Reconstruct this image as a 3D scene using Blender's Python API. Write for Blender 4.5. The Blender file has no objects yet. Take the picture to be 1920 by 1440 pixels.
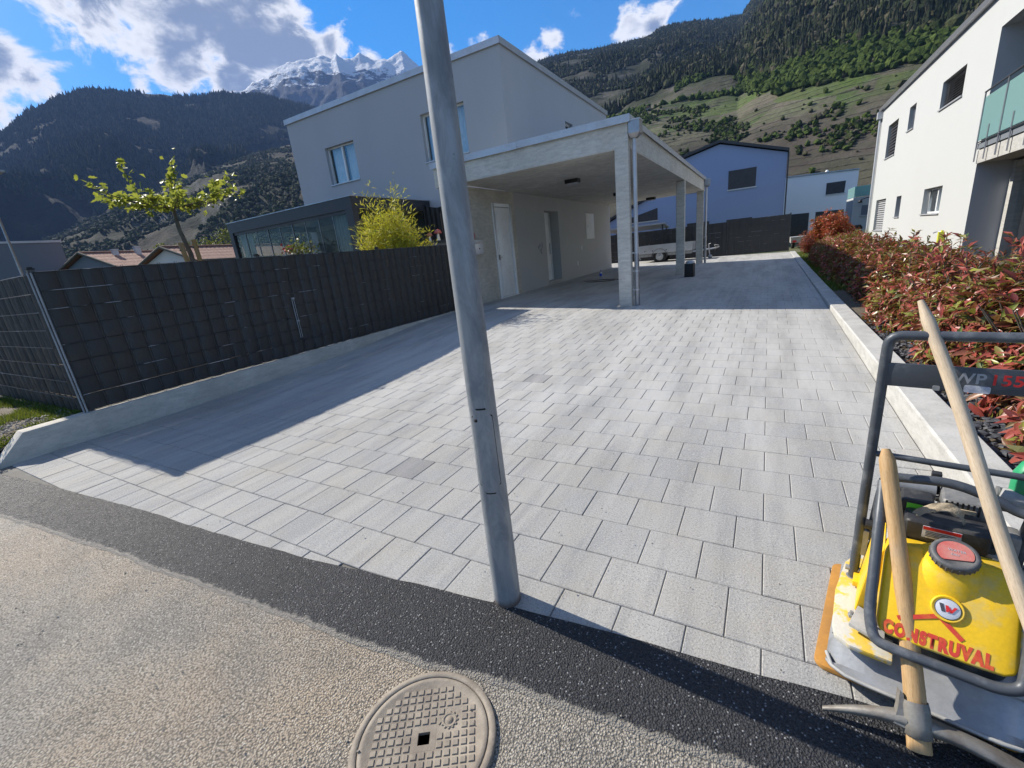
import bpy, bmesh, math, random
import numpy as np
from mathutils import Vector, Matrix
random.seed(11)
rng = np.random.default_rng(11)
SC = bpy.context.scene
COL = SC.collection
R = math.radians

# ------------------------------------------------------------------ camera
YAW, PITCH, ROLL, FPX, EYE = R(-30.87), R(16.714), R(-6.256), 818.86, 1.6
_fw = np.array([math.sin(YAW)*math.cos(PITCH), math.cos(YAW)*math.cos(PITCH), -math.sin(PITCH)])
_r0 = np.array([math.cos(YAW), -math.sin(YAW), 0.0]); _u0 = np.cross(_r0, _fw)
CR = math.cos(ROLL)*_r0 + math.sin(ROLL)*_u0
CU = -math.sin(ROLL)*_r0 + math.cos(ROLL)*_u0
cd = bpy.data.cameras.new('camera'); cam = bpy.data.objects.new('camera', cd); COL.objects.link(cam)
cd.sensor_fit = 'HORIZONTAL'; cd.sensor_width = 36.0; cd.lens = FPX/1920*36
cd.clip_start = 0.05; cd.clip_end = 30000
cam.matrix_world = Matrix(((CR[0], CU[0], -_fw[0], 0), (CR[1], CU[1], -_fw[1], 0), (CR[2], CU[2], -_fw[2], EYE), (0, 0, 0, 1)))
SC.camera = cam

# ------------------------------------------------------------------ sun, sky, exposure
SUNV = Vector((-2.51, 0.21, 1.97)).normalized()
SUN_EL = math.asin(SUNV.z)
sl = bpy.data.lights.new('sun', 'SUN'); so = bpy.data.objects.new('sun', sl); COL.objects.link(so)
sl.energy = 4.7; sl.angle = R(0.55); sl.color = (1.0, 0.93, 0.82)
so.rotation_euler = (-SUNV).to_track_quat('-Z', 'Y').to_euler()
SC.view_settings.view_transform = 'Standard'; SC.view_settings.look = 'None'
SC.view_settings.exposure = 1.0; SC.view_settings.gamma = 1.0; SC.view_settings.use_curve_mapping = False
SC.render.engine = 'CYCLES'
try:
    SC.cycles.use_denoising = True
    SC.cycles.max_bounces = 9; SC.cycles.diffuse_bounces = 5; SC.cycles.glossy_bounces = 3
    SC.cycles.transparent_max_bounces = 12; SC.cycles.volume_bounces = 0; SC.cycles.caustics_reflective = False; SC.cycles.caustics_refractive = False
    SC.cycles.sample_clamp_indirect = 6.0
except Exception: pass


class NB:
    """small helper round a node tree"""
    def __init__(s, tree):
        s.t = tree; s.n = tree.nodes; s.l = tree.links
    def new(s, typ, **kw):
        n = s.n.new(typ)
        for k, v in kw.items():
            if k.startswith('i_'):
                n.inputs[k[2:].replace('_', ' ')].default_value = v
            else: setattr(n, k, v)
        return n
    def link(s, a, b): s.l.new(a, b)
    def put(s, sock, v):
        if hasattr(v, 'is_output') or hasattr(v, 'links'): s.l.new(v, sock)
        else: sock.default_value = v
    def math(s, op, a, b=0.0, c=0.0, clamp=False):
        n = s.n.new('ShaderNodeMath'); n.operation = op; n.use_clamp = clamp
        for i, v in enumerate((a, b, c)): s.put(n.inputs[i], v)
        return n.outputs[0]
    def vmath(s, op, a, b=(0, 0, 0)):
        n = s.n.new('ShaderNodeVectorMath'); n.operation = op
        s.put(n.inputs[0], a); s.put(n.inputs[1], b)
        return n.outputs['Value'] if op in ('DOT_PRODUCT', 'LENGTH', 'DISTANCE') else n.outputs[0]
    def noise(s, vec, scale, detail=4.0, rough=0.55, dist=0.0):
        n = s.n.new('ShaderNodeTexNoise'); n.noise_dimensions = '3D'
        if vec is not None: s.l.new(vec, n.inputs['Vector'])
        n.inputs['Scale'].default_value = scale; n.inputs['Detail'].default_value = detail
        n.inputs['Roughness'].default_value = rough; n.inputs['Distortion'].default_value = dist
        return n.outputs['Fac']
    def vor(s, vec, scale, feature='F1', out='Distance'):
        n = s.n.new('ShaderNodeTexVoronoi'); n.feature = feature
        s.l.new(vec, n.inputs['Vector']); n.inputs['Scale'].default_value = scale
        return n.outputs[out]
    def smooth(s, v, a, b):
        n = s.n.new('ShaderNodeMapRange'); n.interpolation_type = 'SMOOTHSTEP'
        s.put(n.inputs['Value'], v); n.inputs['From Min'].default_value = a; n.inputs['From Max'].default_value = b
        return n.outputs['Result']
    def lin(s, v, a, b, c=0.0, d=1.0):
        n = s.n.new('ShaderNodeMapRange')
        s.put(n.inputs['Value'], v); n.inputs['From Min'].default_value = a; n.inputs['From Max'].default_value = b
        n.inputs['To Min'].default_value = c; n.inputs['To Max'].default_value = d
        return n.outputs['Result']
    def mix(s, f, a, b, blend='MIX'):
        n = s.n.new('ShaderNodeMix'); n.data_type = 'RGBA'; n.blend_type = blend
        s.put(n.inputs['Factor'], f)
        for sock, v in ((n.inputs['A'], a), (n.inputs['B'], b)):
            pass
        ia = [i for i in n.inputs if i.type == 'RGBA']
        for sock, v in zip(ia, (a, b)):
            if isinstance(v, (tuple, list)): sock.default_value = (*v[:3], 1.0)
            else: s.l.new(v, sock)
        return [o for o in n.outputs if o.type == 'RGBA'][0]
    def ramp(s, f, stops, interp='LINEAR'):
        n = s.n.new('ShaderNodeValToRGB'); e = n.color_ramp; e.interpolation = interp
        while len(e.elements) < len(stops): e.elements.new(0.5)
        for el, (p, c) in zip(e.elements, stops):
            el.position = p; el.color = (*c[:3], 1.0)
        s.put(n.inputs[0], f); return n.outputs[0]
    def scale(s, vec, sc):
        n = s.n.new('ShaderNodeMapping'); n.inputs['Scale'].default_value = sc
        s.l.new(vec, n.inputs['Vector']); return n.outputs[0]
    def bump(s, h, strength=0.3, dist=0.01, normal=None):
        n = s.n.new('ShaderNodeBump'); n.inputs['Strength'].default_value = strength; n.inputs['Distance'].default_value = dist
        s.l.new(h, n.inputs['Height'])
        if normal is not None: s.l.new(normal, n.inputs['Normal'])
        return n.outputs[0]


# world: Nishita sky, with drifting cumulus mixed in by direction
w = bpy.data.worlds.new('World'); SC.world = w; w.use_nodes = True
b = NB(w.node_tree); b.n.clear()
out = b.new('ShaderNodeOutputWorld'); bg = b.new('ShaderNodeBackground')
sky = b.new('ShaderNodeTexSky'); sky.sky_type = 'NISHITA'; sky.sun_disc = False
sky.sun_elevation = SUN_EL; sky.sun_rotation = math.atan2(SUNV.x, SUNV.y)
sky.altitude = 500; sky.air_density = 1.0; sky.dust_density = 0.4; sky.ozone_density = 3.0
hs = b.new('ShaderNodeHueSaturation'); hs.inputs['Saturation'].default_value = 1.62; hs.inputs['Value'].default_value = 0.76
b.link(sky.outputs[0], hs.inputs['Color'])
tc = b.new('ShaderNodeTexCoord'); dirv = b.vmath('NORMALIZE', tc.outputs['Generated'])
def D3(az, el): return (math.sin(R(az))*math.cos(R(el)), math.cos(R(az))*math.cos(R(el)), math.sin(R(el)))
# where the cumulus hang, plus unseen ones added for ambient light: azimuth, elevation, angular radius in degrees, weight
PUFFS = [(-65.5, 24.5, 4.6, 1.0), (-60, 23.4, 5.0, 1.05), (-54.5, 22.6, 5.0, 1.1), (-50, 21.6, 3.6, 1.1), (-60.5, 20.2, 3.6, 1.0), (-56, 19.0, 3.0, 1.0), (-64, 18.0, 1.7, 0.7),
         (-73.5, 18.6, 2.6, 0.85), (-77, 16.5, 4.0, 1.0), (-71.2, 17.4, 1.9, 0.75), (-77, 21, 3.0, .8),
         (-11.4, 20.1, 2.4, .72), (-14.0, 20.9, 2.2, .70), (-21.9, 20.9, 1.9, .62), (-20.4, 22.8, 1.8, .60), (-30.5, 20.4, 2.0, .62), (-34, 20.2, 1.8, .60), (-42.4, 20.6, 1.6, .66), (-24.4, 19.4, 1.8, .62),
         (-46.5, 22.0, 2.6, .76), (-90, 26, 6, .9), (-100, 18, 6, .9), (-120, 24, 8, .9), (150, 25, 8, .9), (100, 30, 7, .8), (60, 22, 6, .8), (200, 35, 9, .9), (-40, 45, 6, .7), (20, 38, 6, .7), (-75, 40, 7, .8), (180, 30, 15, .95), (130, 40, 13, .9), (-150, 34, 14, .95), (70, 50, 14, .9), (-20, 70, 16, .85), (-110, 55, 12, .9), (10, 48, 9, .8), (-52, 26, 4, 1.0), (-67, 27.5, 5, 1.0)]  # the large clouds out of view are added to lift neutral ambient light
acc = None
wob = b.noise(dirv, 14.0, 3.0, 0.5)
for az, el, rad, wt in PUFFS:
    dist = b.vmath('DISTANCE', dirv, D3(az, el))
    v = b.math('MULTIPLY', b.lin(dist, 0.0, R(rad)*1.75, 1.0, 0.0), wt)
    acc = v if acc is None else b.math('SMOOTH_MAX', acc, v, 0.10)
st = b.scale(dirv, (1.0, 1.0, 1.5))
n1 = b.noise(st, 13.0, 9.0, 0.62, 0.35); n2 = b.noise(st, 38.0, 6.0, 0.6)
dens = b.math('ADD', acc, b.math('MULTIPLY', b.math('SUBTRACT', n1, 0.5), 1.5))
dens = b.math('ADD', dens, b.math('MULTIPLY', b.math('SUBTRACT', n2, 0.5), 0.28))
alpha = b.smooth(dens, 0.36, 0.60)
core = b.smooth(dens, 0.46, 0.74)
n3 = b.noise(st, 9.0, 6.0, 0.55)
core = b.math('MULTIPLY', b.math('MULTIPLY', core, b.smooth(b.math('ADD', acc, b.math('MULTIPLY', b.math('SUBTRACT', n1, 0.5), 0.9)), 0.56, 0.80)), b.smooth(n3, 0.30, 0.47))
ccol = b.mix(core, (5.2, 5.1, 4.95), (1.15, 1.35, 1.75))
skyc = b.mix(alpha, hs.outputs[0], ccol)
b.link(skyc, bg.inputs['Color']); bg.inputs['Strength'].default_value = 0.115
b.link(bg.outputs[0], out.inputs['Surface'])

# ------------------------------------------------------------------ materials
def pbr(name, col, rough=0.6, metal=0.0, spec=0.5):
    m = bpy.data.materials.new(name); m.use_nodes = True
    bs = m.node_tree.nodes['Principled BSDF']
    bs.inputs['Base Color'].default_value = (*col, 1); bs.inputs['Roughness'].default_value = rough
    bs.inputs['Metallic'].default_value = metal; bs.inputs['Specular IOR Level'].default_value = spec
    return m, NB(m.node_tree), bs
def posn(b): return b.new('ShaderNodeNewGeometry').outputs['Position']
def objc(b): return b.new('ShaderNodeTexCoord').outputs['Object']
def island(b): return b.new('ShaderNodeNewGeometry').outputs['Random Per Island']
def orand(b): return b.new('ShaderNodeObjectInfo').outputs['Random']

def dirty(name, col, col2, scale=6.0, rough=0.6, metal=0.0, bump=0.15, bscale=60.0, bdist=0.004, lo=0.35, hi=0.7, rand=0.0, world=True, stretch=None, spec=0.4):
    """a base colour worn towards a second one by noise, with fine relief"""
    m, b, bs = pbr(name, col, rough, metal, spec)
    p = posn(b) if world else objc(b)
    q = b.scale(p, stretch) if stretch else p
    f = b.smooth(b.noise(q, scale, 6.0, 0.62), lo, hi)
    c = b.mix(f, col, col2)
    f2 = b.noise(q, scale*9, 4.0, 0.6)
    c = b.mix(b.lin(f2, 0.3, 0.7, 0.0, 0.30), c, tuple(x*0.6 for x in col))
    if rand:
        h = b.new('ShaderNodeHueSaturation'); b.link(c, h.inputs['Color'])
        b.link(b.lin(orand(b), 0, 1, 1-rand, 1+rand), h.inputs['Value']); c = h.outputs[0]
    b.link(c, bs.inputs['Base Color'])
    b.link(b.lin(f, 0, 1, rough*0.85, min(1, rough*1.15)), bs.inputs['Roughness'])
    if bump: b.link(b.bump(b.noise(p, bscale, 4.0, 0.6), bump, bdist), bs.inputs['Normal'])
    return m

def concrete(name, col, stain, pits=True, boards=0.0, rough=0.85):
    m, b, bs = pbr(name, col, rough, 0, 0.3)
    p = posn(b)
    big = b.smooth(b.noise(p, 1.3, 7.0, 0.65, 0.4), 0.35, 0.72)
    c = b.mix(big, col, stain)
    mid = b.noise(b.scale(p, (3, 3, 11)), 1.6, 6.0, 0.7)
    c = b.mix(b.lin(mid, 0.42, 0.68, 0.0, 0.7), c, tuple(x*0.55 for x in col))
    fine = b.noise(p, 70.0, 4.0, 0.65)
    c = b.mix(b.lin(fine, 0.35, 0.7, 0.0, 0.28), c, tuple(x*1.35 for x in col))
    h = fine
    if pits:
        d = b.vor(p, 4.2)
        pit = b.math('SUBTRACT', 1.0, b.smooth(d, 0.03, 0.075))
        d2 = b.vor(p, 13.0); pit2 = b.math('SUBTRACT', 1.0, b.smooth(d2, 0.05, 0.12))
        pp = b.math('MAXIMUM', b.math('MULTIPLY', pit, 0.55), b.math('MULTIPLY', pit2, b.math('MULTIPLY', b.smooth(b.noise(p, 2.2), 0.52, 0.62), 0.75)))
        c = b.mix(pp, c, tuple(x*0.35 for x in col))
        h = b.math('SUBTRACT', fine, b.math('MULTIPLY', pp, 1.5))
    if boards:
        sz = b.new('ShaderNodeSeparateXYZ'); b.link(p, sz.inputs[0])
        fr = b.math('FRACT', b.math('DIVIDE', b.math('ADD', sz.outputs[2], b.math('MULTIPLY', sz.outputs[1], 0.0)), boards))
        ln = b.math('SUBTRACT', 1.0, b.smooth(b.math('ABSOLUTE', b.math('SUBTRACT', fr, 0.5)), 0.0, 0.025))
        c = b.mix(b.math('MULTIPLY', ln, 0.45), c, tuple(x*0.5 for x in col))
        h = b.math('SUBTRACT', h, b.math('MULTIPLY', ln, 1.2))
    b.link(c, bs.inputs['Base Color'])
    b.link(b.bump(h, 0.35, 0.006), bs.inputs['Normal'])
    return m

def plaster(name, col, rough=0.9, streak=0.12):
    m, b, bs = pbr(name, col, rough, 0, 0.25)
    p = posn(b)
    f = b.noise(b.scale(p, (1, 1, .35)), 0.9, 6.0, 0.6)
    c = b.mix(b.lin(f, 0.3, 0.75, 0.0, streak*2), col, tuple(x*0.7 for x in col))
    g = b.noise(p, 160.0, 3.0, 0.7)
    c = b.mix(b.lin(g, 0.3, 0.7, 0.0, 0.15), c, tuple(x*0.75 for x in col))
    b.link(c, bs.inputs['Base Color']); b.link(b.bump(g, 0.25, 0.004), bs.inputs['Normal'])
    return m

def leafmat(name, stops, rnd, trans=0.35, rough=0.45, shade=0.25):
    m = bpy.data.materials.new(name); m.use_nodes = True; b = NB(m.node_tree)
    bs = m.node_tree.nodes['Principled BSDF']; mo = [n for n in b.n if n.type == 'OUTPUT_MATERIAL'][0]
    r = island(b) if rnd == 'island' else orand(b)
    c = b.ramp(r, stops)
    p = posn(b)
    c = b.mix(b.lin(b.noise(p, 3.0, 3.0), 0.3, 0.7, 0.0, shade), c, tuple(x*0.5 for x in stops[0][1]))
    b.link(c, bs.inputs['Base Color']); bs.inputs['Roughness'].default_value = rough; bs.inputs['Specular IOR Level'].default_value = 0.35
    tr = b.new('ShaderNodeBsdfTranslucent'); b.link(b.mix(0.35, c, (0.35, 0.32, 0.05), 'MIX'), tr.inputs['Color'])
    mx = b.new('ShaderNodeMixShader'); mx.inputs[0].default_value = trans
    b.link(bs.outputs[0], mx.inputs[1]); b.link(tr.outputs[0], mx.inputs[2]); b.link(mx.outputs[0], mo.inputs['Surface'])
    return m

def glassmat(name, tint=(0.85, 0.92, 0.93), refl=1.0, base=0.06):
    m = bpy.data.materials.new(name); m.use_nodes = True; b = NB(m.node_tree); b.n.clear()
    mo = b.new('ShaderNodeOutputMaterial'); tr = b.new('ShaderNodeBsdfTransparent'); gl = b.new('ShaderNodeBsdfGlossy')
    tr.inputs[0].default_value = (*tint, 1); gl.inputs['Roughness'].default_value = 0.01; gl.inputs['Color'].default_value = (refl, refl, refl, 1)
    fr = b.new('ShaderNodeLayerWeight'); fr.inputs['Blend'].default_value = 0.5
    f = b.math('ADD', b.math('MULTIPLY', b.math('POWER', fr.outputs['Facing'], 4.0), 0.85), base, clamp=True)
    mx = b.new('ShaderNodeMixShader'); b.link(f, mx.inputs[0]); b.link(tr.outputs[0], mx.inputs[1]); b.link(gl.outputs[0], mx.inputs[2])
    b.link(mx.outputs[0], mo.inputs['Surface'])
    return m

def flat(name, col, rough=0.5, metal=0.0, spec=0.5): return pbr(name, col, rough, metal, spec)[0]

M = {}
# paving: speckled concrete slabs, each a slightly different cast; dusty streaks run along the drive
def paver_mat(name, rnd, dark=1.0):
    m, b, bs = pbr(name, (0.4, 0.4, 0.4), 0.85, 0, 0.3)
    p = posn(b)
    r = island(b) if rnd == 'island' else orand(b)
    c = b.ramp(r, [(0.0, (0.315, 0.318, 0.318)), (0.3, (0.335, 0.338, 0.338)), (0.6, (0.352, 0.352, 0.348)), (0.85, (0.368, 0.365, 0.355)), (1.0, (0.35, 0.345, 0.33))])
    stv = b.noise(b.scale(p, (1.6, 0.28, 1.0)), 1.6, 4.0, 0.6)
    c = b.mix(b.lin(stv, 0.40, 0.60, 0.0, 0.55), c, (0.47, 0.465, 0.45))
    st2 = b.noise(b.scale(p, (9.0, 1.0, 1.0)), 1.2, 4.0, 0.6)
    c = b.mix(b.lin(st2, 0.46, 0.70, 0.0, 0.55), c, (0.235, 0.24, 0.25))
    sp = b.noise(p, 105.0, 3.0, 0.8)
    c = b.mix(b.lin(sp, 0.52, 0.64, 0.0, 0.75), c, (0.16, 0.16, 0.165))
    sp2 = b.noise(b.vmath('ADD', p, (5.1, 2.2, 0.7)), 120.0, 2.0, 0.75)
    c = b.mix(b.lin(sp2, 0.52, 0.66, 0.0, 0.6), c, (0.58, 0.57, 0.55))
    dst = b.noise(p, 2.3, 5.0, 0.65)
    c = b.mix(b.lin(dst, 0.45, 0.72, 0.0, 0.40), c, (0.40, 0.365, 0.30)); c = b.mix(1.0, c, (0.84, 0.835, 0.815), 'MULTIPLY')
    spy = b.new('ShaderNodeSeparateXYZ'); b.link(p, spy.inputs[0])
    upper_pale = b.smooth(b.math('ADD', spy.outputs[1], b.math('MULTIPLY', b.math('SUBTRACT', b.noise(b.scale(p, (1.2, .5, 1)), 1.0, 4.0, .6), .5), 3.0)), 2.2, 5.0)  # paler further up the drive, edge broken by noise
    c = b.mix(b.math('MULTIPLY', upper_pale, b.lin(stv, 0.38, 0.58, 0.14, 0.44)), c, (0.53, 0.525, 0.505))
    if dark != 1.0: c = b.mix(1.0, c, (dark, dark, dark*1.02), 'MULTIPLY')
    b.link(c, bs.inputs['Base Color'])
    b.link(b.bump(b.math('ADD', sp, sp2), 0.6, 0.004), bs.inputs['Normal'])
    return m
M['paver'] = paver_mat('paver_concrete', 'obj'); M['pavers'] = paver_mat('paver_concrete_far', 'island'); M['paver_dark'] = paver_mat('paver_concrete_dark', 'obj', 0.74)
M['sand'] = dirty('joint_sand', (0.10, 0.097, 0.09), (0.19, 0.18, 0.155), 9, 0.95)

def asphalt(name, base, lightc, patch, grain, bstr, amt, warm, dusty=False):
    m, b, bs = pbr(name, base, 0.8, 0, 0.45)
    p = posn(b)
    big = b.smooth(b.noise(p, 1.1, 7.0, 0.65, 0.3), 0.36, 0.66)
    c = b.mix(big, base, patch)
    big2 = b.smooth(b.noise(b.scale(p, (1, 1, 1)), 0.55, 5.0, 0.6), 0.45, 0.7)
    c = b.mix(b.math('MULTIPLY', big2, 0.75), c, warm); c = b.mix(b.lin(b.noise(p, 2.7, 6.0, 0.65), 0.48, 0.72, 0.0, 0.5), c, tuple(x*0.62 for x in base))
    wp = b.vmath('ADD', p, (3.3, 1.7, 0))
    d = b.vor(p, grain); ec = b.vor(p, grain, 'F1', 'Color'); sx = b.new('ShaderNodeSeparateXYZ'); b.link(ec, sx.inputs[0])
    d2 = b.vor(wp, grain*2.1)
    c = b.mix(b.math('MULTIPLY', b.smooth(sx.outputs[0], 1-amt, 1.0), b.math('SUBTRACT', 1.0, b.smooth(d, 0.30, 0.55))), c, lightc)
    c = b.mix(b.math('MULTIPLY', b.smooth(d, 0.38, 0.7), 0.75), c, tuple(x*0.28 for x in base))
    if dusty:
        at = b.new('ShaderNodeAttribute'); at.attribute_name = 'rim'
        e = b.math('ADD', at.outputs['Fac'], b.math('MULTIPLY', b.math('SUBTRACT', b.noise(p, 22.0, 6.0, 0.7), 0.5), 1.3))
        c = b.mix(b.math('MULTIPLY', b.smooth(e, 0.42, 0.80), 0.85), c, (0.27, 0.245, 0.205))
    b.link(c, bs.inputs['Base Color'])
    h = b.math('SUBTRACT', b.math('MULTIPLY', b.noise(p, 40.0, 4.0, 0.7), 0.8), b.math('ADD', b.math('MULTIPLY', d, 1.0), b.math('MULTIPLY', d2, 0.45)))
    b.link(b.bump(h, bstr, 0.009), bs.inputs['Normal'])
    b.link(b.lin(sx.outputs[1], 0, 1, 0.45, 0.85), bs.inputs['Roughness'])
    return m
M['road'] = asphalt('old_asphalt', (0.245, 0.225, 0.192), (0.45, 0.415, 0.35), (0.39, 0.345, 0.275), 118.0, 0.85, 0.42, (0.37, 0.28, 0.185))
M['tar'] = asphalt('new_asphalt', (0.030, 0.031, 0.034), (0.30, 0.30, 0.30), (0.040, 0.041, 0.046), 125.0, 0.95, 0.14, (0.034, 0.035, 0.039), True)
M['conc'] = concrete('fair_faced_concrete', (0.62, 0.60, 0.54), (0.48, 0.455, 0.395), True, 0.25)
M['conc_light'] = concrete('light_concrete', (0.45, 0.445, 0.42), (0.37, 0.36, 0.33), False)
M['conc_wall'] = concrete('wall_concrete', (0.50, 0.475, 0.415), (0.37, 0.345, 0.295), True)
M['plaster_grey'] = plaster('grey_plaster', (0.445, 0.457, 0.478))
M['plaster_dark'] = plaster('mid_grey_plaster', (0.42, 0.42, 0.415))
M['plaster_white'] = plaster('white_plaster', (0.475, 0.49, 0.485), streak=0.04)
M['plaster_blue'] = plaster('blue_plaster', (0.25, 0.325, 0.50), streak=0.05)
M['plaster_pale'] = plaster('pale_blue_white_plaster', (0.78, 0.79, 0.81), streak=0.05)
M['white'] = dirty('white_lacquer', (0.82, 0.83, 0.83), (0.74, 0.74, 0.73), 3, 0.35, bump=0.0)
M['flash'] = dirty('pale_sheet_metal', (0.55, 0.57, 0.60), (0.47, 0.49, 0.52), 3, 0.42, 0.35, bump=0.05)
M['zinc'] = dirty('zinc_sheet', (0.42, 0.43, 0.45), (0.32, 0.33, 0.36), 5, 0.38, 0.75, bump=0.05)
M['anth'] = dirty('anthracite_aluminium', (0.035, 0.037, 0.043), (0.05, 0.052, 0.058), 4, 0.45, 0.0, bump=0.03)
M['black'] = dirty('matt_black', (0.012, 0.012, 0.013), (0.025, 0.025, 0.026), 8, 0.55, bump=0.05)
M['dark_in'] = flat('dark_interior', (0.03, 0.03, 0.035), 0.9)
M['curtain'] = dirty('curtain_cloth', (0.78, 0.79, 0.80), (0.66, 0.67, 0.7), 6, 0.9, bump=0.05)
M['glass'] = glassmat('window_glass', base=0.16)
M['glass_clear'] = glassmat('clear_glass', (0.66, 0.72, 0.72), refl=0.55, base=0.03)
M['glass_teal'] = None
M['shutter'] = dirty('dark_slat_shutter', (0.035, 0.034, 0.036), (0.06, 0.06, 0.06), 10, 0.5)
M['slat_grey'] = dirty('grey_slat_shutter', (0.30, 0.31, 0.32), (0.4, 0.4, 0.41), 10, 0.5)
# fence
def stripmat():
    m, b, bs = pbr('woven_privacy_strip', (0.02, 0.021, 0.022), 0.55, 0, 0.6)
    p = posn(b); f = b.smooth(b.noise(b.scale(p, (1, 1, 2.5)), 2.2, 6.0, 0.7), 0.35, 0.7)
    c = b.mix(f, (0.0125, 0.0140, 0.0160), (0.024, 0.0255, 0.027))
    h = b.new('ShaderNodeHueSaturation'); b.link(c, h.inputs['Color']); b.link(b.lin(orand(b), 0, 1, 0.85, 1.1), h.inputs['Value'])
    b.link(h.outputs[0], bs.inputs['Base Color']); b.link(b.lin(f, 0, 1, 0.40, 0.62), bs.inputs['Roughness'])
    b.link(b.bump(b.noise(b.scale(p, (8, 8, 3)), 3.0, 5.0, 0.6), 0.35, 0.01), bs.inputs['Normal'])
    return m
M['strip'] = stripmat(); M['strip_dark'] = dirty('darkened_strip', (0.010, 0.0105, 0.011), (0.026, 0.026, 0.026), 5, 0.7, bump=0.2)  # side fence copy of the strip, colour darkened to offset its sky reflection
M['rod'] = dirty('fence_wire_glints', (0.035, 0.036, 0.038), (0.42, 0.43, 0.45), 2.4, 0.35, 0.3, bump=0, lo=.55, hi=.62)  # bright segments are glints painted into the dark wire colour
M['post'] = dirty('fence_post', (0.06, 0.062, 0.066), (0.16, 0.165, 0.17), 6, 0.4, 0.5, bump=0)
# galvanised pole: cloudy spangle
def galv():
    m, b, bs = pbr('galvanised_steel', (0.32, 0.34, 0.36), 0.5, 0.3, 0.4)
    p = posn(b)
    f = b.smooth(b.noise(b.scale(p, (9, 9, 3.2)), 1.3, 7.0, 0.68, 0.6), 0.33, 0.7)
    c = b.mix(f, (0.33, 0.35, 0.365), (0.20, 0.22, 0.24))
    c = b.mix(b.lin(b.noise(b.scale(p, (40, 40, 1.5)), 1.0, 4.0), 0.5, 0.75, 0.0, 0.22), c, (0.40, 0.41, 0.42))
    spk = b.math('SUBTRACT', 1.0, b.smooth(b.vor(p, 16.0), 0.03, 0.10)); c = b.mix(b.math('MULTIPLY', spk, b.math('MULTIPLY', b.smooth(b.noise(p, 7.0), 0.5, 0.6), 0.8)), c, (0.10, 0.10, 0.11))
    s = b.new('ShaderNodeSeparateXYZ'); b.link(p, s.inputs[0])
    ru = b.math('MULTIPLY', b.math('SUBTRACT', 1.0, b.smooth(b.math('ADD', s.outputs[2], b.math('MULTIPLY', b.noise(p, 12.0, 4.0), 0.06)), 0.035, 0.085)), 0.85)
    c = b.mix(ru, c, (0.10, 0.055, 0.032))
    b.link(c, bs.inputs['Base Color']); b.link(b.lin(f, 0, 1, 0.46, 0.68), bs.inputs['Roughness'])
    b.link(b.math('MULTIPLY', b.math('SUBTRACT', 1.0, ru), 0.30), bs.inputs['Metallic'])
    b.link(b.bump(b.noise(b.scale(p, (1, 1, .5)), 18.0, 5.0, 0.6), 0.10, 0.01), bs.inputs['Normal'])
    return m
M['galv'] = galv()
M['gap'] = flat('shadow_gap', (0.012, 0.012, 0.013), 0.9)
M['iron'] = dirty('dusty_cast_iron', (0.29, 0.248, 0.192), (0.195, 0.163, 0.13), 9, 0.75, 0.0, bump=0.5, bscale=120, bdist=0.003)
# machine
M['yellow'] = dirty('yellow_plastic', (0.78, 0.49, 0.014), (0.55, 0.42, 0.13), 11, 0.5, bump=0.12, bscale=40, lo=0.50, hi=0.72)
M['yellow_worn'] = dirty('worn_yellow_paint', (0.56, 0.54, 0.47), (0.70, 0.46, 0.03), 9, 0.6, bump=0.3, bscale=45, lo=0.48, hi=0.56)
M['steel'] = dirty('dusty_steel', (0.40, 0.41, 0.42), (0.26, 0.27, 0.28), 8, 0.45, 0.4, bump=0.2, bscale=50)
M['steel_dusty'] = dirty('cement_dusted_steel', (0.43, 0.425, 0.405), (0.29, 0.295, 0.295), 10, 0.7, 0.1, bump=0.3, bscale=55)
M['tube'] = dirty('grey_painted_tube', (0.070, 0.080, 0.094), (0.19, 0.20, 0.21), 11, 0.5, 0.15, bump=0.1, lo=0.48, hi=0.75)
M['orange'] = dirty('amber_rubber_pad', (0.50, 0.24, 0.05), (0.36, 0.18, 0.05), 8, 0.6)
M['engine'] = dirty('dusty_black_plastic', (0.028, 0.028, 0.03), (0.11, 0.108, 0.10), 12, 0.6, bump=0.2, lo=0.45, hi=0.75)
M['engine_grey'] = dirty('dusty_grey_casting', (0.17, 0.17, 0.17), (0.28, 0.275, 0.265), 12, 0.6, 0.2, bump=0.3)
M['red_cap'] = dirty('faded_red_plastic', (0.50, 0.10, 0.085), (0.44, 0.20, 0.17), 12, 0.6, bump=0.2)
M['cap_rim'] = dirty('grey_cap_rim', (0.075, 0.078, 0.083), (0.15, 0.15, 0.15), 14, 0.6, bump=0.2)
M['red_paint'] = dirty('red_stencil_paint', (0.56, 0.05, 0.03), (0.68, 0.28, 0.02), 26, 0.6, bump=0, lo=0.45, hi=0.85)
M['red'] = flat('red_print', (0.55, 0.02, 0.02), 0.5); M['silver'] = flat('silver_badge', (0.62, 0.63, 0.65), 0.35, 0.3)
M['print_dark'] = flat('dark_print', (0.05, 0.055, 0.065), 0.5); M['print_grey'] = flat('grey_print', (0.36, 0.37, 0.39), 0.5)
M['sticker'] = dirty('white_sticker', (0.66, 0.68, 0.72), (0.3, 0.34, 0.45), 40, 0.5, bump=0)
M['hivis'] = flat('green_sticker', (0.20, 0.72, 0.05), 0.5)
M['strap'] = dirty('dusty_beige_strap', (0.43, 0.36, 0.26), (0.32, 0.26, 0.18), 30, 0.95, bump=0.5, bscale=200)
M['green'] = flat('green_plastic', (0.02, 0.28, 0.12), 0.45)
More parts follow.
